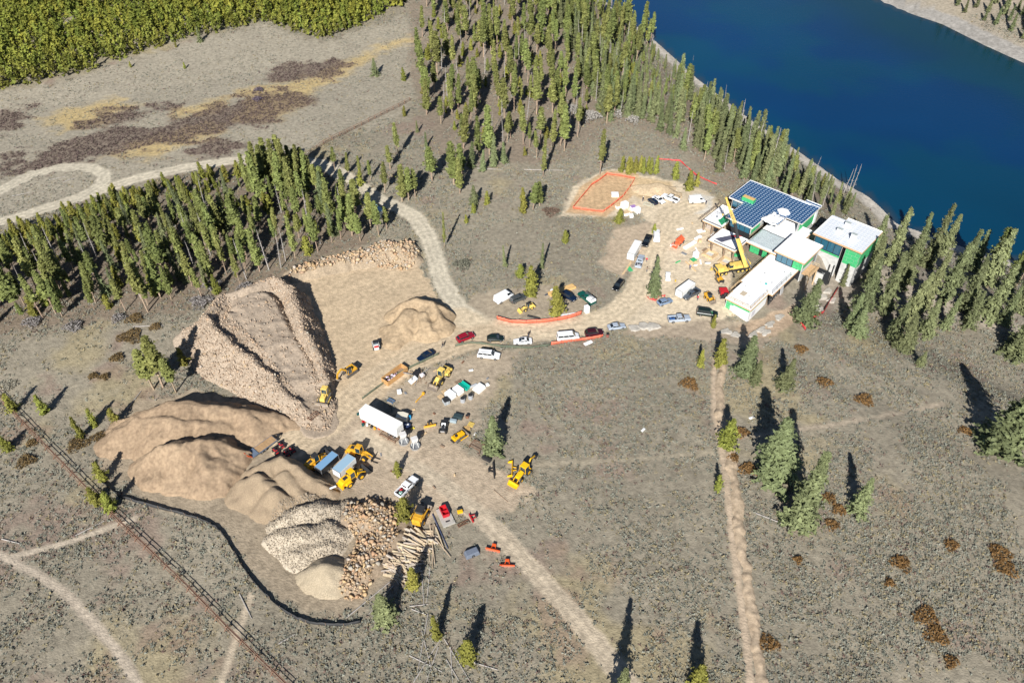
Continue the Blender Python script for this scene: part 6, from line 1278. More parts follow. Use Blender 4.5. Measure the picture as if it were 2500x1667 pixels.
boxthing('tank_lid', 'long grey white panel leaning beside the truck topper', 'panel', (1150, 945), (3.2, .5, .35), .55, mat('grey_panel', (.5, .52, .55), rough=.4), part='panel')
boxthing('cone_cover', 'small white cover at the tip of the truck topper', 'cover', (1190, 940), (1.0, .8, .6), .5, M_TRW, top=(.5, .5), part='cover')
crate((1089, 983), (1.3, 1.6, 1.1), .5, 'grey generator box with dark lid in front of the white crates', mat('grey_box', (.42, .46, .48), rough=.5), DRK, 'generator', 'generator')
for c, l in (((1130, 980), 'black topped drum wrapped in clear film, left one'), ((1149, 972), 'black topped drum wrapped in clear film, right one')):
    p = px(*c); t = thing('wrapped_drum', l, 'drum', p, 0, 'wrapped drums'); MB().cyl((0, 0, 0), (0, 0, 1.2), .6, .58, 14).build('wrap', mat('silver_film', (.45, .48, .52), rough=.3, metal=.3, var=.3, vscale=4), t); MB().cyl((0, 0, 1.2), (0, 0, 1.32), .55, .5, 14).build('lid', DRK, t)
def pallet(c, yaw, label, m=M_LUMB, s=1.0, group=None, zoff=0):
    p = px(*c); t = thing('wooden_pallet', label, 'pallet', (p[0], p[1], on(p[0], p[1])+zoff), yaw, group); t.scale = (s,)*3
    for i in range(5): MB().box((-.5+i*.25, 0, .22), (.18, 1.1, .04)).build('slat', m, t)
    for y in (-.48, 0, .48): MB().box((0, y, .1), (1.15, .1, .19)).build('runner', m, t)
pallet((1076, 969), .7, 'wooden pallet leaning by the white crates, nearest the loader'); pallet((1085, 957), .6, 'wooden pallet left of the white crates'); pallet((1120, 935), .6, 'pallet of scrap timber behind the teal trough', M_BRWN, 1.3)
p = px(1025, 972); yf = thing('fork_tine', 'single yellow fork boom lying on the dirt', 'fork', (p[0], p[1], on(p[0], p[1])), yaw_of((1015, 984), (1036, 962))); MB().bar((-1.6, 0, .15), (1.2, 0, .2), .2, .22).build('tine', YEL, yf); MB().box((1.45, 0, .35), (.5, .6, .6)).build('bracket', YEL, yf, .04)
# beige shed, barrel, blue box behind the long trailer
sh = boxthing('plastic_shed', 'beige plastic shed against the back of the long white trailer', 'shed', (983, 1027), (2.4, 1.7, 1.7), .35+yw, mat('beige_plastic', (.70, .66, .54), rough=.6), part='wall'); MB().prism([(-1.3, 1.68), (-1.3, 1.75), (0, 2.1), (1.3, 1.75), (1.3, 1.68)], -.95, .95).build('roof', MATS['beige_plastic'], sh)
p = px(1001, 1022); br = thing('blue_barrel', 'bright blue plastic barrel beside the beige shed', 'barrel', p); MB().cyl((0, 0, 0), (0, 0, .95), .33, .33, 14).build('body', mat('blue_plastic', lin(40, 150, 205), rough=.4), br, .03); MB().cyl((0, 0, .95), (0, 0, 1.0), .3, .28, 14).build('lid', MATS['blue_plastic'], br)
bb = boxthing('blue_container', 'dark blue box with a white flap at the rear of the long trailer', 'container', (993, 1042), (1.6, 1.2, .9), yw, mat('slate_blue', lin(52, 66, 100), rough=.5)); MB().box((.1, 0, .92), (.9, .4, .03), rot=(0, 0, .6)).build('flap', M_FOAM, bb)
boxthing('yellow_hose_reel', 'yellow hoses heaped beside the dark blue box', 'hose', (1008, 1046), (.9, .5, .3), .6, mat('hose_yellow', lin(220, 200, 70), rough=.5), top=(.7, .6))
# two hoppers on round galvanised bases
for (c, l) in (((986, 1080), 'white hopper on a round galvanised ring touching the long trailer'), ((1014, 1091), 'white hopper on a round galvanised ring standing clear of the trailer')):
    p = px(*c); t = thing('hopper', l, 'hopper', (p[0], p[1], on(p[0], p[1])), .4, 'hoppers behind the long trailer'); n = 20; ring = MB()
    for i in range(n):
        a0, a1 = 2*math.pi*i/n, 2*math.pi*(i+1)/n; ring.bar((1.1*math.cos(a0), 1.1*math.sin(a0), .25), (1.1*math.cos(a1), 1.1*math.sin(a1), .25), .08, .5)
    ring.build('base_ring', M_STEEL, t); MB().cyl((0, 0, .04), (0, 0, .1), 1.05, 1.05, 20).build('base_plate', M_STEEL, t)
    for i in range(4): a0 = .78+i*1.57; MB().bar((.95*math.cos(a0), .95*math.sin(a0), .1), (.45*math.cos(a0), .45*math.sin(a0), 2.2), .1).build('leg', M_TRW, t)
    MB().box((0, 0, 2.6), (1.3, 1.0, .9), top=(1.15, 1.15)).build('bin', mat('hopper_white', (.66, .64, .62), rough=.5, var=.1), t, .05); MB().cyl((0, 0, 1.3), (0, 0, 2.2), .12, .5, 10).build('cone', MATS['hopper_white'], t)
# junk row along the trailer
JC = [MRED, mat('teal_dark', lin(20, 80, 80), rough=.5), M_FOAM, YEL, DRK, M_LUMB, mat('violet_plastic', lin(90, 90, 130), rough=.5), ORG]
jn = ['red fuel can', 'dark teal bucket', 'white tub', 'yellow pump', 'black tool case', 'wooden box', 'violet tub', 'orange tool box']
for i, (x, y) in enumerate([(888, 1030), (886, 1038), (897, 1037), (915, 1046), (908, 1042), (902, 1030), (921, 1042), (927, 1046), (892, 1024), (875, 1012)]):
    m = JC[i % 8]; t = boxthing('tool_box' if i % 2 else 'fuel_can', '%s%s in the row of gear in front of the long white trailer' % ('second ' if i > 7 else '', jn[i % 8]), 'box', (x, y), (.75, .5, .5), rnd.uniform(0, 3), m, top=(.9, .9)); MB().bar((-.15, 0, .55), (.15, 0, .55), .05).build('handle', DRK, t)
def gridrack(c, yaw, label, m, lx=2.4, ly=1.3, h=.5, name='steel_rack', bars=5):
    p = px(*c); t = thing(name, label, 'rack', (p[0], p[1], on(p[0], p[1])), yaw); f = MB()
    for y in (-ly/2, ly/2): f.bar((-lx/2, y, h), (lx/2, y, h), .1)
    for x in (-lx/2, lx/2):
        f.bar((x, -ly/2, h), (x, ly/2, h), .1)
        for y in (-ly/2, ly/2): f.bar((x, y, 0), (x, y, h), .09)
    f.build('frame', m, t)
    for i in range(bars): x = -lx/2+lx*(i+1)/(bars+1); MB().bar((x, -ly/2, h), (x, ly/2, h), .07).build('cross_bar', m, t)
    return t
gridrack((942, 1064), yw, 'rusty steel rack beside the long trailer, left of two', RUST); gridrack((960, 1074), yw, 'rusty steel rack beside the long trailer, right of two', RUST, 2.0)
gridrack((768, 1026), .9, 'rusty gate frame lying at the foot of the haul ramp', RUST, 2.6, 1.2, .3); gridrack((955, 980), yw, 'blue mat on a rusty frame behind the long trailer', mat('blue_frame', lin(70, 110, 150), rough=.5), 1.6, .9, .35)
gridrack((1165, 1093), -.6, 'rusty farm implement frame left of the broad olive spruce', RUST, 2.8, 2.0, .9, 'farm_implement', 9)
# ploughs, blades and buckets
def blade_thing(c, yaw, w, label, m, name='plough_blade', h=.8, arms=True, box_ends=False, cat='plough'):
    p = px(*c); t = thing(name, label, cat, (p[0], p[1], on(p[0], p[1])), yaw); MB().prism([(0, .02), (-.22, h*.45), (-.05, h), (.06, h), (-.1, h*.45), (.14, .02)], -w/2, w/2).build('mouldboard', m, t); MB().box((.1, 0, .1), (.05, w, .18)).build('cutting_edge', WORN, t)
    if arms:
        for s in (-1, 1): MB().bar((-.15, s*.5, .4), (-1.1, s*.25, .5), .14).build('push_arm', m if m != DRK else DRK, t)
        MB().box((-1.1, 0, .55), (.3, .8, .6)).build('mount', DRK if m != ORG else ORG, t, .04)
    if box_ends:
        for s in (-1, 1): MB().prism([(0, .02), (-.1, h), (.9, h*.5), (1.0, .02)], s*w/2-.05, s*w/2+.05).build('end_plate', m, t)
    return t
blade_thing((1050, 1043), R(-75), 2.8, 'yellow plough blade lying left of the utility vehicle', YEL); blade_thing((1206, 1150), R(5), 4.2, 'long black plough blade left of the yellow box blade', DRK); blade_thing((1250, 1147), R(178), 3.8, 'yellow U shaped box blade beside the backhoe', YELB, 'plough_blade', .9, True, True); blade_thing((1150, 1266), R(205), 2.2, 'narrow red plough blade by the dirt road', MRED, h=.6)
blade_thing((1203, 1345), R(-105), 2.9, 'orange plough blade on the grass, upper of two', ORG); blade_thing((1238, 1383), R(-92), 2.9, 'orange plough blade with tall mount on the grass, lower of two', ORG, h=.7)
boxthing('tool_chest', 'black steel box beside the rusty implement', 'box', (1188, 1122), (2.2, .8, .7), -.6, DRK); boxthing('grey_tank', 'small light grey tank in the lower yard', 'tank', (1107, 1030), (1.6, .9, .8), -.25, mat('pale_grey_tank', lin(150, 165, 172), rough=.5), bevel=.15); boxthing('dark_tank', 'dark green grey box behind the small light grey tank', 'tank', (1119, 1020), (2.1, 1.1, .9), -.3, mat('slate_green', lin(50, 66, 70), rough=.5))
p = px(1141, 1019); rb_ = thing('rusty_barrel', 'short rusty barrel right of the dark green grey box', 'barrel', p); MB().cyl((0, 0, 0), (0, 0, .8), .42, .42, 12).build('body', RUST, rb_); MB().cyl((0, 0, .8), (0, 0, .84), .38, .38, 12).build('lid', DRK, rb_)
pallet((1140, 1046), .3, 'orange tinted pallet left of a pair beside the yellow dozer', mat('orange_pallet', (.62, .40, .16), rough=.7), 1.1); pallet((1150, 1037), -.4, 'yellow pallet right of a pair beside the yellow dozer', mat('yellow_pallet', (.66, .48, .12), rough=.7), 1.1)
# concrete pad with red bucket
p0 = px(1088, 1262); ys = yaw_of((1078, 1240), (1098, 1283)); pad = boxthing('concrete_slab', 'grey concrete slab with a slot lying in the lower yard', 'slab', (1088, 1262), (4.6, 2.6, .35), ys, mat('slab_concrete', (.42, .40, .36), rough=.85, var=.1)); MB().box((1.3, 0, .353), (.35, .9, .02)).build('slot', DRK, pad)
q = Matrix.Translation(pad.location) @ Matrix.Rotation(ys, 4, 'Z') @ Vector((-.9, .1, .37)); rbk = thing('red_bucket', 'red steel bucket standing on the concrete slab', 'bucket', q, ys)
for y in (-.65, .65): MB().box((0, y, .45), (2.4, .1, .9)).build('side', MRED, rbk)
for x in (-1.2, 1.2): MB().box((x, 0, .45), (.1, 1.2, .9)).build('end', MRED, rbk)
MB().box((0, 0, .06), (2.3, 1.2, .1)).build('floor', MRED, rbk); MB().box((.1, 0, .5), (.1, 1.2, .6)).build('divider', MRED, rbk)
MB().box((-2.2, -.3, .5), (.5, .12, 1.0)).build('tooth', MRED, rbk) if False else None
ya = boxthing('auger_head', 'small yellow attachment with black drive right of the concrete slab', 'attachment', (1123, 1250), (1.1, .7, .5), .3, YELB); MB().box((0, .5, .35), (.9, .5, .5)).build('drive', DRK, ya, .05)
cm = gridrack((1131, 1279), .55, 'rusty comb of tines lying below the red plough blade', RUST, 2.4, .7, .25, 'harrow', 7)
tb = boxthing('tarped_box', 'grey tarp covered trailer on the grass left of the orange ploughs', 'covered trailer', (1152, 1352), (3.0, 1.7, 1.0), .45, mat('grey_tarp', lin(110, 118, 132), rough=.5, var=.12), top=(.85, .8), bevel=.15, part='tarp')
for y in (-.8, .8): wheel(tb, 0, y, .32, .2)
# tyre on the nose of the track loader
p = px(1028, 1240); ty = thing('spare_tyre', 'large black tyre lying on the yellow track loader', 'tyre', (p[0], p[1], on(p[0], p[1])+1.0)); n = 16; b = MB(); rings = []
for i in range(n+1):
    a0 = 2*math.pi*i/n; rings.append([(math.cos(a0)*(.55+.2*math.cos(k)), math.sin(a0)*(.55+.2*math.cos(k)), .2+.2*math.sin(k)) for k in [j*math.pi/3 for j in range(6)]])
b.loft(rings); b.build('tread', M_TYRE, ty)
# fill in the bed of pickups
def inbed(truck_label, name, label, cat, m, d, off):
    t = [o for o in bpy.data.objects if o.get('label') == truck_label][0]; q = Matrix.Translation(t.location) @ Matrix.Rotation(t.rotation_euler[2], 4, 'Z') @ Vector(off); o = thing(name, label, cat, q, t.rotation_euler[2]+.2); MB().box((0, 0, d[2]/2), d, top=(.8, .8)).build('body', m, o, .06); MB().box((0, 0, d[2]+.02), (d[0]*.5, d[1]*.3, .05)).build('handle', DRK, o)
inbed('silver pickup with a blue tarp in its bed', 'tarp_bundle', 'blue tarp bundle in the bed of the silver pickup', 'tarp', mat('blue_tarp', lin(60, 100, 160), rough=.5), (1.3, 1.1, .4), (-1.8, 0, .72))
W_ = 'white crew cab pickup with red gear in its bed in the lower yard'; inbed(W_, 'fuel_can', 'red fuel can in the bed of the white crew cab pickup', 'can', MRED, (.6, .5, .5), (-1.4, .3, .72)); inbed(W_, 'cool_box', 'pale green cool box in the bed of the white crew cab pickup', 'box', mat('mint', lin(170, 205, 195), rough=.5), (.7, .6, .45), (-2.0, -.1, .72))
S_ = 'silver pickup loaded with gear beside the upper white box trailer'; inbed(S_, 'tool_box', 'grey tool box loaded on the silver pickup in the upper yard', 'box', mat('tool_grey', (.3, .3, .32), rough=.5), (1.4, 1.2, .5), (-1.8, 0, .72))
# upper yard clutter
pj = boxthing('portable_toilet', 'white portable toilet at the road edge below the green pickup', 'portable toilet', (1432, 762), (1.15, 1.15, 2.1), .5, mat('toilet_white', (.74, .77, .78), rough=.5), part='cabin'); MB().box((0, 0, 2.16), (1.2, 1.2, .14), top=(.8, .8)).build('roof', M_TRW, pj, .03); MB().box((0, -.585, 1.0), (.8, .03, 1.8)).build('door', M_TRW, pj)
fb_ = boxthing('foam_slab', 'white foam slab lying below the orange roadside fence', 'foam slab', (1436, 838), (2.4, 1.0, .3), .55, M_FOAM, bevel=.12)
p = px(1483, 822); fp_ = thing('fire_barrel', 'small rust red barrel at the end of the orange roadside fence', 'barrel', p); MB().cyl((0, 0, 0), (0, 0, .9), .4, .4, 12).build('body', mat('red_rust', (.26, .09, .07), rough=.8), fp_); MB().cyl((0, 0, .9), (0, 0, .93), .36, .36, 12).build('rim', DRK, fp_)
def lumber(a, b, n, label, m=M_LUMB, w=.28, h=.12, layers=2, name='lumber_stack'):
    p = px(*a); q = px(*b); c = (p+q)/2; t = thing(name, label, 'lumber', (c[0], c[1], on(c[0], c[1])), math.atan2(q[1]-p[1], q[0]-p[0])); L = float(np.hypot(*(q-p)[:2])); r = random.Random(int(a[0]))
    for k in range(layers):
        for i in range(n): MB().box((r.uniform(-.2, .2), (i-(n-1)/2)*(w+.03), h/2+k*(h+.01)), (L*r.uniform(.85, 1), w, h), rot=(0, 0, r.uniform(-.02, .02))).build('plank', m, t)
    return t
lumber((1340, 722), (1404, 699), 5, 'stack of long golden planks behind the broad roadside pine', mat('golden_lumber', (.68, .44, .18), rough=.7, var=.15), .3, .2, 3)
lumber((1520, 671), (1541, 640), 2, 'two long pale planks beside the green board', M_LUMB, .25, .12, 1); lumber((1672, 637), (1700, 664), 1, 'single long pale beam on the yard dirt', M_LUMB, .3, .25, 1); lumber((1205, 1195), (1240, 1225), 1, 'thin pole lying in the grass below the yellow box blade', M_BRWN, .1, .1, 1)
boxthing('green_board', 'sheet of green sheathing lying beside the silver pickup', 'board', (1537, 657), (1.3, 2.2, .06), .35, M_GREEN)
boxthing('roll_bundle', 'grey white roll of sheeting near the golden planks', 'bundle', (1350, 708), (1.6, .7, .5), .7, mat('pale_wrap', (.62, .68, .72), rough=.5), top=(.8, .6)); boxthing('loose_panel', 'dark panel lying by the golden planks', 'panel', (1336, 719), (1.4, .5, .2), .6, mat('dark_slate', (.06, .08, .11), rough=.5))
boxthing('black_tarp_roll', 'black tarp roll lying behind the orange fence', 'tarp', (1303, 775), (3.6, .6, .35), -.35, M_TRIM, top=(.95, .5))
wp = sheet('white_liner', 'long white liner sheet draped behind the orange roadside fence', 'liner', [tuple((lambda q: ((q-HO)@HU, (q-HO)@HV))(px(*c)[:2])) for c in ((1330, 781), (1415, 769), (1413, 763), (1362, 770))], float(px(1380, 772)[2])+.05, M_WHITE, .25, 12)
b_ = (lambda c, d, yaw, label, m=M_FOAM, lid=M_LUMB: crate(c, d, yaw, label, m, lid, 'crate', 'material_crate'))
b_((1524, 506), (2.0, 1.6, 1.7), .55, 'tall white crate at the back of the crate cluster on the upper yard', M_FOAM, M_FOAM); b_((1508, 508), (1.2, 1.2, .9), .4, 'small white crate at the left of the crate cluster'); b_((1528, 524), (2.0, 1.5, .9), .4, 'wood topped white crate in the front of the crate cluster'); b_((1545, 512), (1.6, 1.4, 1.2), .4, 'white crate with purple flap in the crate cluster', M_FOAM, mat('purple_wrap', (.36, .22, .48), rough=.5)); b_((1556, 520), (1.2, 1.4, 1.9), .5, 'upright white crate at the right of the crate cluster', M_FOAM, M_FOAM); b_((1541, 530), (1.1, 1.0, .9), .1, 'low white cube nearest the viewer in the crate cluster', M_FOAM, M_FOAM)
b_((1501, 478), (2.2, 1.8, .8), .0, 'white wrapped block on the fenced dirt pad', M_FOAM, M_FOAM)
gridrack((1583, 503), -.5, 'pale green metal trailer frame beside the blue jeep', mat('pale_green_steel', (.55, .58, .48), rough=.5), 3.0, 1.4, .6, 'trailer_frame')
boxthing('wrapped_bundle', 'long white wrapped bundle beside the boom lift', 'bundle', (1684, 600), (5.0, 1.2, .6), .72, M_WHITE, bevel=.15); boxthing('wrapped_bundle', 'shorter white wrapped bundle nearer the canopy roof', 'bundle', (1704, 582), (2.6, 1.0, .5), .72, M_WHITE, bevel=.12); boxthing('wrapped_bundle', 'white and blue wrapped bundle under the deck roof', 'bundle', (1711, 565), (2.4, 1.4, .4), .3, M_WHITE, bevel=.12)
b_((1708, 590), (.9, .9, .7), .1, 'small yellow crate beside the white bundles', M_LUMB); b_((1698, 627), (1.3, 1.2, 1.6), .6, 'white hut shaped crate in front of the canopy', M_FOAM, M_FOAM); b_((1692, 641), (1.6, 1.4, 1.0), .6, 'green topped wooden crate in front of the canopy', M_LUMB, M_GREEN)
for c, d, l in (((1697, 650), (1.2, 1.1, .9), 'round white bulk bag beside the green topped crate'), ((1727, 645), (1.6, 1.3, .9), 'large white bulk bag near the formwork frames')):
    p = px(*c); V, T = ROCKV[2]; o = link('bulk_bag', np_mesh('bulk_bag', V*2, T, M_WHITE, None, True)); o.location = (p[0], p[1], p[2]+.4); o.scale = (d[0]*.6, d[1]*.6, d[2]*.6); tag(o, l, 'bag')
for c, l in (((1733, 622), 'square timber formwork frame, farther of two'), ((1772, 640), 'square timber formwork frame beside the crane, nearer of two')):
    p = px(*c); t = thing('formwork_frame', l, 'formwork', p, R(-42), 'timber formwork frames')
    for k, s in ((0, 3.4), (1, 2.2)):
        for sx in (-1, 1): MB().box((sx*s/2, 0, .3), (.12, s, .5)).build('form_board', M_LUMB, t); MB().box((0, sx*s/2, .3), (s, .12, .5)).build('form_board', M_LUMB, t)
    MB().box((0, 0, .08), (2.1, 2.1, .12)).build('footing', M_CONC, t)
wc = boxthing('utility_cart', 'white utility cart beside the tall yard spruce', 'utility cart', (1630, 680), (2.2, 1.4, .7), R(-95), M_TRW, bevel=.08); MB().box((-.4, 0, 1.5), (1.3, 1.35, .08)).build('roof', M_TRW, wc, .03); pp = MB()
for x in (-1.0, .2):
    for y in (-.6, .6): pp.bar((x, y, .6), (x, y, 1.5), .06)
pp.build('roof_post', DRK, wc)
for x in (-.7, .7):
    for y in (-.65, .65): wheel(wc, x, y, .3, .2)
p = px(1649, 687); ylb = thing('yellow_bucket', 'small yellow bucket on the yard dirt', 'bucket', p); MB().cyl((0, 0, 0), (0, 0, .4), .16, .2, 10).build('pail', YELB, ylb); MB().cyl((0, 0, .39), (0, 0, .42), .21, .21, 10).build('lid', YELB, ylb)
boxthing('debris_board', 'white and black panel lying in the sage right of the spruce', 'panel', (1570, 1050), (1.1, .5, .25), .8, M_FOAM); boxthing('debris_board', 'white panel lying in the sage beside the dark spruce shadow', 'panel', (1835, 1020), (1.3, .6, .12), .4, M_FOAM); boxthing('white_pipe', 'short white pipe on the ground beside the bright yellow loader', 'pipe', (811, 1202), (2.2, .3, .3), .5, M_FOAM)
# log pile and loose poles
M_LOG = [mat('log_grey', (.40, .35, .29), rough=.9, var=.25, vscale=2, rand=.15), mat('log_tan', (.50, .40, .27), rough=.9, var=.2, vscale=2, rand=.15)]
LOGM = [MB().cyl((-.5, 0, 0), (.5, 0, 0), .5, .42, 7).mesh('log', m) for m in M_LOG]
lp0 = px(1000, 1345); lpile = thing('log_pile', 'big untidy pile of cut logs beside the boulder heap', 'log pile', (lp0[0], lp0[1], lp0[2]))
lpoly = pxl([(968, 1345), (1000, 1295), (1045, 1295), (1060, 1325), (1030, 1350), (1020, 1395), (980, 1420), (950, 1410), (940, 1385)])
pl = scatter_in(lpoly, 230, 5); pc = np.array(lpoly).mean(0)
for i, (x, y) in enumerate(pl):
    dd = float(sdpoly(np.array([x]), np.array([y]), lpoly)[0]); z = tq(x, y)+.15+min(dd, 2.2)*.55*rnd.uniform(.3, 1); L = rnd.uniform(1.8, 4.0); rr = rnd.uniform(.14, .26)
    o = bpy.data.objects.new('log', LOGM[rnd.random() < .55]); COL.objects.link(o); o.parent = lpile; o.location = Vector((x, y, z))-lpile.location; o.scale = (L, rr*2, rr*2); o.rotation_euler = (rnd.uniform(0, 6), rnd.gauss(0, .12), R(-22)+rnd.gauss(0, .3))
def pole(a, b, r, label, m=M_SNAG, group=None, name='fallen_log', lift=.12):
    p = px(*a); q = px(*b); c = (p+q)/2; z0 = on(p[0], p[1])+lift; z1 = on(q[0], q[1])+lift; o = MB().cyl((p[0]-c[0], p[1]-c[1], z0-c[2]), (q[0]-c[0], q[1]-c[1], z1-c[2]), r, r*.6, 7).build(name, m); o.location = c; return tag(o, label, 'log', group)
for i, (a, b) in enumerate([((1053, 1283), (1048, 1362)), ((1058, 1284), (1056, 1388)), ((1050, 1285), (1062, 1380)), ((1060, 1280), (1085, 1345)), ((1055, 1305), (1100, 1362)), ((1065, 1290), (1083, 1338)), ((1045, 1330), (1050, 1372))]): pole(a, b, .13, 'long peeled pole beside the log pile', M_LOG[1], 'long poles beside the log pile', 'peeled_pole', .25+.1*(i % 3))
pole((1056, 1256), (1094, 1340), .14, 'long bluish steel rail beside the peeled poles', mat('blue_steel', lin(95, 105, 135), rough=.5, metal=.4), None, 'steel_rail', .2)
for a, b in [((1030, 1540), (1060, 1660)), ((1045, 1500), (1020, 1640)), ((1085, 1560), (1150, 1667)), ((1100, 1580), (1105, 1667)), ((1070, 1580), (1040, 1667)), ((1000, 1480), (1045, 1475)), ((1005, 1487), (1040, 1500)), ((1010, 1665), (1075, 1560)), ((1090, 1610), (1120, 1660)), ((960, 1430), (900, 1500)), ((1150, 1615), (1215, 1635)), ((1030, 1400), (1035, 1480)), ((1050, 1385), (1042, 1470)), ((1000, 1600), (1080, 1640))]: pole(a, b, .11, 'grey fallen dead trunk in the deadfall below the log pile', M_SNAG, 'deadfall below the log pile')
for a, b, l in [((846, 1508), (955, 1418), 'long pale pole lying below the boulders'), ((1845, 1253), (1940, 1290), 'fallen grey trunk right of the trench'), ((1280, 415), (1380, 417), 'fallen pale trunk on the slope below the wood'), ((1165, 412), (1225, 415), 'short fallen trunk at the lower edge of the wood'), ((180, 1310), (255, 1272), 'thin grey pole lying in the lower left sage'), ((5, 1316), (52, 1328), 'short grey pole at the left edge'), ((325, 798), (400, 795), 'pale log below the left pine stand'), ((585, 1450), (615, 1510), 'bent pale pole near the black silt fence'), ((680, 1572), (720, 1548), 'pale forked pole below the black silt fence'), ((310, 1000), (345, 955), 'thin trunk leaning left of the sand berm'), ((410, 560), (450, 545), 'fallen trunk inside the left pine stand'), ((120, 440), (160, 432), 'plank stack on the loop of the gravel road'), ((155, 445), (185, 435), 'dark log on the loop of the gravel road'), ((30, 480), (75, 470), 'tan log beside the gravel road loop'), ((1470, 415), (1500, 405), 'thin trunk above the fenced pad')]: pole(a, b, .13, l)
# ------------------------------------------------------------------ fences
def path3(pts, step):
    P = [px(*p) for p in pts]; out = []
    for a, b in zip(P[:-1], P[1:]):
        n = max(1, int(np.hypot(*(b-a)[:2])/step))
        for i in range(n): q = a+(b-a)*i/n; out.append(np.array([q[0], q[1], on(q[0], q[1])]))
    q = P[-1]; out.append(np.array([q[0], q[1], on(q[0], q[1])])); return out
def mesh_fence(pts, h, label, m, post=M_DARKM, step=.5, pe=5, sag=.12, cat='fence', name='netting_fence', close=False, th=.03, sink=0):
    P = path3(pts+([pts[0]] if close else []), step); c = np.mean(P, 0); t = thing(name, label, cat, c); V = []; r = random.Random(int(pts[0][0])); lean = 0
    for p in P:
        lean = .8*lean+r.gauss(0, .06); top = h-sag*r.random(); V += [(p[0]-c[0], p[1]-c[1], p[2]-c[2]-.05), (p[0]-c[0]+lean*.5+r.gauss(0, .03), p[1]-c[1]+lean*.5, p[2]-c[2]+top*.5), (p[0]-c[0]+lean, p[1]-c[1]+lean, p[2]-c[2]+top)]
    F = []
    for i in range(len(P)-1):
        for k in (0, 1): F.append((3*i+k, 3*i+3+k, 3*i+4+k, 3*i+1+k))
    o = link('netting', np_mesh('netting', V, F, m), t); q = o.modifiers.new('solid', 'SOLIDIFY'); q.thickness = th
    for i in range(0, len(P), pe): p = P[i]-c; MB().bar((p[0], p[1], p[2]-.1), (p[0], p[1], p[2]+h+.15), .06).build('post', post, t)
    return t
ONET = mat('orange_netting', lin(222, 112, 86), rough=.6, var=.18, vscale=1.5); RNET = mat('red_netting', lin(205, 72, 72), rough=.6, var=.15, vscale=1.5); GNET = mat('green_grey_mesh', lin(120, 130, 110), rough=.7, alpha=.55); BSILT = mat('black_silt_fabric', (.045, .045, .047), rough=.8, var=.25, vscale=1.2)
mesh_fence([(1213, 779), (1232, 784), (1250, 788), (1285, 790), (1320, 788), (1345, 785), (1371, 781), (1395, 776), (1420, 767)], 1.25, 'orange netting fence along the upper edge of the road', ONET)
mesh_fence([(1345, 842), (1400, 834), (1440, 829), (1472, 823)], 1.0, 'orange netting fence below the white van and maroon car', ONET); mesh_fence([(1112, 846), (1150, 838), (1190, 842), (1230, 848), (1290, 851), (1343, 844)], .8, 'green grey mesh fence along the row of parked cars', GNET, step=.8)
mesh_fence([(885, 975), (925, 945), (960, 920), (1010, 895), (1072, 865)], .8, 'green grey mesh fence behind the wooden skip', GNET, step=.8)
mesh_fence([(1398, 509), (1435, 514), (1473, 518), (1497, 500), (1522, 480), (1540, 455), (1551, 437), (1515, 430), (1482, 426), (1462, 442), (1445, 452), (1420, 482)], .85, 'orange netting fence round the rectangular dirt pad', ONET, M_LUMB, close=True)
mesh_fence([(1608, 390), (1660, 394), (1700, 430), (1750, 452)], .55, 'orange red netting along the lower edge of the firs', RNET, step=.7); mesh_fence([(1966, 807), (1950, 785), (1985, 778), (2010, 765), (2024, 740), (2040, 715), (2046, 705)], 1.0, 'red netting fence bending down the slope below the house', RNET, step=.6)
np_ = mesh_fence([(1578, 722), (1585, 730), (1600, 735), (1612, 722), (1624, 724)], .8, 'crumpled heap of orange red netting at the foot of the yard spruce', RNET, step=.35, sag=.6)
sp = [(229, 1128), (236, 1155), (250, 1178), (270, 1195), (296, 1214), (335, 1228), (375, 1239), (420, 1249), (471, 1264), (505, 1275), (532, 1292), (552, 1316), (571, 1346), (588, 1375), (604, 1402), (632, 1436), (664, 1467), (695, 1494), (725, 1513), (755, 1522), (786, 1526), (815, 1528), (840, 1528), (880, 1520)]
mesh_fence(sp, .85, 'black silt fence curving round the foot of the sand and gravel heaps', BSILT, M_BRWN, .6, 5, .1, name='silt_fence')
def rail_fence(pts, label, span=3.0, h=1.3, m=RUST, xbuck=True):
    P = path3(pts, span); c = np.mean(P, 0); t = thing('rail_fence', label, 'fence', c)
    for i, p in enumerate(P):
        q = p-c; n = P[min(i+1, len(P)-1)]-P[max(i-1, 0)]; s = np.array([-n[1], n[0], 0]); s = s/np.linalg.norm(s)
        if xbuck: MB().bar(q-s*.8, q+s*.35+np.array([0, 0, h]), .13).bar(q+s*.8, q-s*.35+np.array([0, 0, h]), .13).build('buck_post', m, t)
        else: MB().bar(q-np.array([0, 0, .2]), q+np.array([0, 0, h]), .16).build('post', m, t)
        if i:
            w = P[i-1]-c
            for k, o in ((.35, -.4), (.68, -.12), (1.0, .05)): MB().cyl(w+s*o+np.array([0, 0, h*k]), q+s*o+np.array([0, 0, h*k]), .075, .06, 5).build('rail', m, t)
RFEN = mat('rusty_brown_rail', (.23, .13, .085), rough=.9, var=.25, vscale=2)
rail_fence([(-40, 928), (0, 970), (60, 1035), (118, 1095), (200, 1180), (296, 1278), (380, 1357), (464, 1438), (557, 1534), (630, 1605), (710, 1682)], 'brown buck and rail fence running diagonally across the lower left corner', m=RFEN)
rail_fence([(742, 387), (790, 352), (830, 332), (900, 298), (960, 268), (1001, 246)], 'brown rail fence crossing the pale meadow to the wood', 3.0, 1.3, RFEN, False)
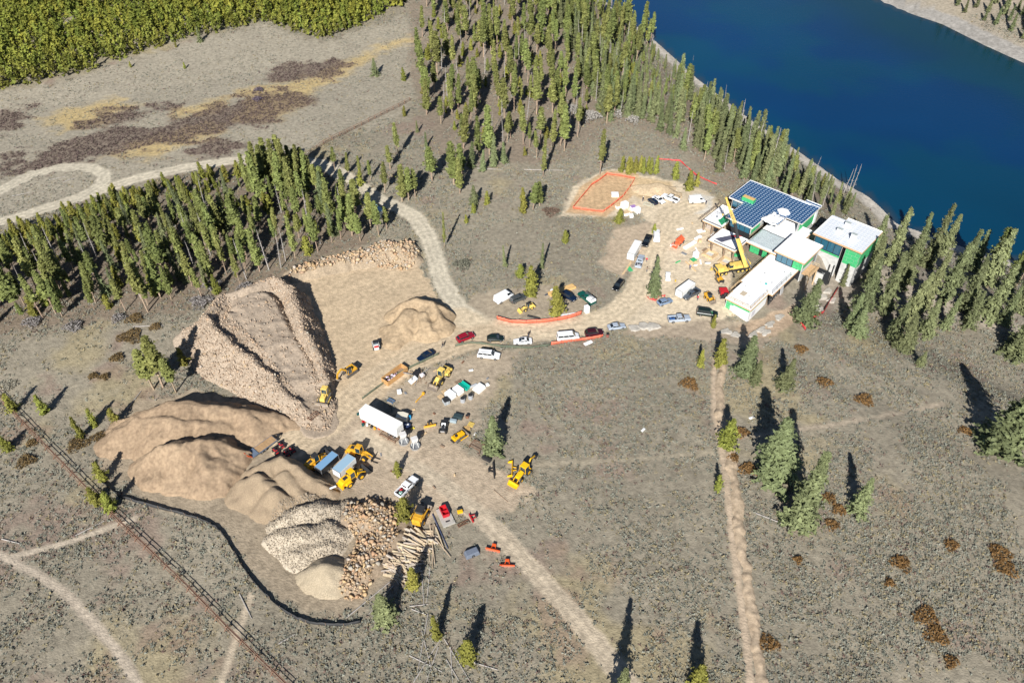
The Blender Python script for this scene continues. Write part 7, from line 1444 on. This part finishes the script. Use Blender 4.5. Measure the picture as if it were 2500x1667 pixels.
# ------------------------------------------------------------------ people
def person_mesh(pose):
    sk = {'stand': [(0, 0, .95), (0, 0, 1.15), (0, 0, 1.42), (0, 0, 1.52), (.02, 0, 1.68), (.0, -.10, .9), (.02, -.11, .48), (0, -.12, .06), (.14, -.13, .03), (0, .10, .9), (.02, .11, .48), (0, .12, .06), (.14, .13, .03), (0, -.2, 1.40), (.02, -.27, 1.12), (.10, -.27, .88), (0, .2, 1.40), (.02, .27, 1.12), (.10, .27, .88)],
          'walk': [(0, 0, .93), (.02, 0, 1.15), (.05, 0, 1.42), (.06, 0, 1.52), (.10, 0, 1.67), (0, -.10, .88), (.22, -.10, .50), (.30, -.1, .07), (.44, -.1, .04), (0, .10, .88), (-.10, .10, .48), (-.38, .1, .12), (-.26, .1, .04), (.05, -.2, 1.40), (-.12, -.25, 1.14), (-.08, -.25, .92), (.05, .2, 1.40), (.18, .25, 1.14), (.32, .22, .98)]}[pose]
    ed = [(0, 1), (1, 2), (2, 3), (3, 4), (0, 5), (5, 6), (6, 7), (7, 8), (0, 9), (9, 10), (10, 11), (11, 12), (2, 13), (13, 14), (14, 15), (2, 16), (16, 17), (17, 18)]
    rad = [.15, .16, .15, .06, .105, .095, .065, .045, .035, .095, .065, .045, .035, .07, .05, .035, .07, .05, .035]
    me = bpy.data.meshes.new('body'); me.from_pydata(sk, ed, []); o = bpy.data.objects.new('tmp', me); COL.objects.link(o); md = o.modifiers.new('s', 'SKIN')
    for i, v in enumerate(me.skin_vertices[0].data): v.radius = (rad[i], rad[i]*1.15 if i < 3 else rad[i]); v.use_root = (i == 0)
    o.modifiers.new('u', 'SUBSURF').levels = 1; dg = bpy.context.evaluated_depsgraph_get(); out = bpy.data.meshes.new_from_object(o.evaluated_get(dg)); bpy.data.objects.remove(o); out.name = 'body'
    return out
PM = {p: person_mesh(p) for p in ('stand', 'walk')}
SKIN = mat('skin', (.42, .25, .17), rough=.6); DENIM = mat('denim', (.05, .07, .12), rough=.8)
def person(c, yaw, shirt, hat, label, pose='stand'):
    p = px(*c); t = thing('person', label, 'person', (p[0], p[1], on(p[0], p[1])), yaw); me = PM[pose].copy(); me.materials.clear()
    for m in (DENIM, shirt, SKIN): me.materials.append(m)
    for f in me.polygons:
        z = f.center.z; y = abs(f.center.y); f.material_index = 0 if z < .93 and not (y > .22 and z > .8) else 2 if (z > 1.50 or (y > .22 and z < 1.0)) else 1; f.use_smooth = True
    link('body', me, t); hx = .02 if pose == 'stand' else .10
    MB().cyl((hx, 0, 1.72), (hx, 0, 1.82), .125, .09, 10).box((hx+.06, 0, 1.725), (.28, .2, .02)).build('hat', hat, t)
HIV = mat('hi_vis_red', lin(200, 60, 70), rough=.7); NV = mat('navy_cloth', lin(36, 42, 62), rough=.8); BK = mat('black_cloth', (.02, .02, .022), rough=.8); TN = mat('tan_cloth', lin(150, 130, 110), rough=.8); HW = mat('white_hard_hat', (.75, .75, .72), rough=.4); GB = mat('grey_blue_cloth', lin(110, 115, 150), rough=.8)
person((1081, 848), .8, BK, BK, 'person in dark clothes walking alone up the road below the red car', 'walk'); person((1290, 822), -1.2, BK, BK, 'person in dark clothes standing behind the white sedan'); person((1578, 640), -2.0, HIV, HW, 'person in red top leaning over the silver pickup'); person((1579, 664), 2.2, TN, BK, 'person in tan top standing in front of the silver pickup'); person((1703, 733), 2.0, HIV, HW, 'person in red top standing behind the graphite pickup'); person((1723, 500), .5, NV, HW, 'person in navy standing at the nose of the white cargo van'); person((1684, 658), .8, GB, HW, 'person in grey blue standing beside the long beam'); person((1569, 492), -1.0, NV, HW, 'person standing beside the blue jeep on the upper yard')

for i, (x, y) in enumerate([(1062, 905), (1040, 935), (1150, 905), (1190, 925), (1060, 1010), (1035, 1060), (1080, 1090), (1160, 1060), (930, 1110), (955, 1150), (1110, 1160), (1060, 1190), (905, 1015), (990, 960), (1130, 885), (1010, 1000)]):
    boxthing('scrap_board', 'small scrap board or box lying on the dirt of the lower yard', 'scrap', (x, y), (rnd.uniform(.4, 1.4), rnd.uniform(.25, .5), rnd.uniform(.1, .4)), rnd.uniform(0, 3), [M_LUMB, M_BRWN, M_FOAM, M_STEEL, RUST][i % 5], group='scrap lying about the lower yard')
for i, (x, y) in enumerate([(1660, 560), (1690, 545), (1670, 620), (1655, 640), (1720, 610), (1640, 600), (1710, 640), (1735, 600), (1790, 605), (1800, 625), (1815, 612), (1740, 575), (1700, 610)]):
    boxthing('building_material', 'small stack of building material lying beside the house', 'building material', (x, y), (rnd.uniform(.6, 2.2), rnd.uniform(.3, .9), rnd.uniform(.15, .6)), rnd.uniform(0, 3), [M_FOAM, M_LUMB, M_STEEL, M_GREEN, M_BRWN, M_WHITE][i % 6], group='material stacked beside the house')
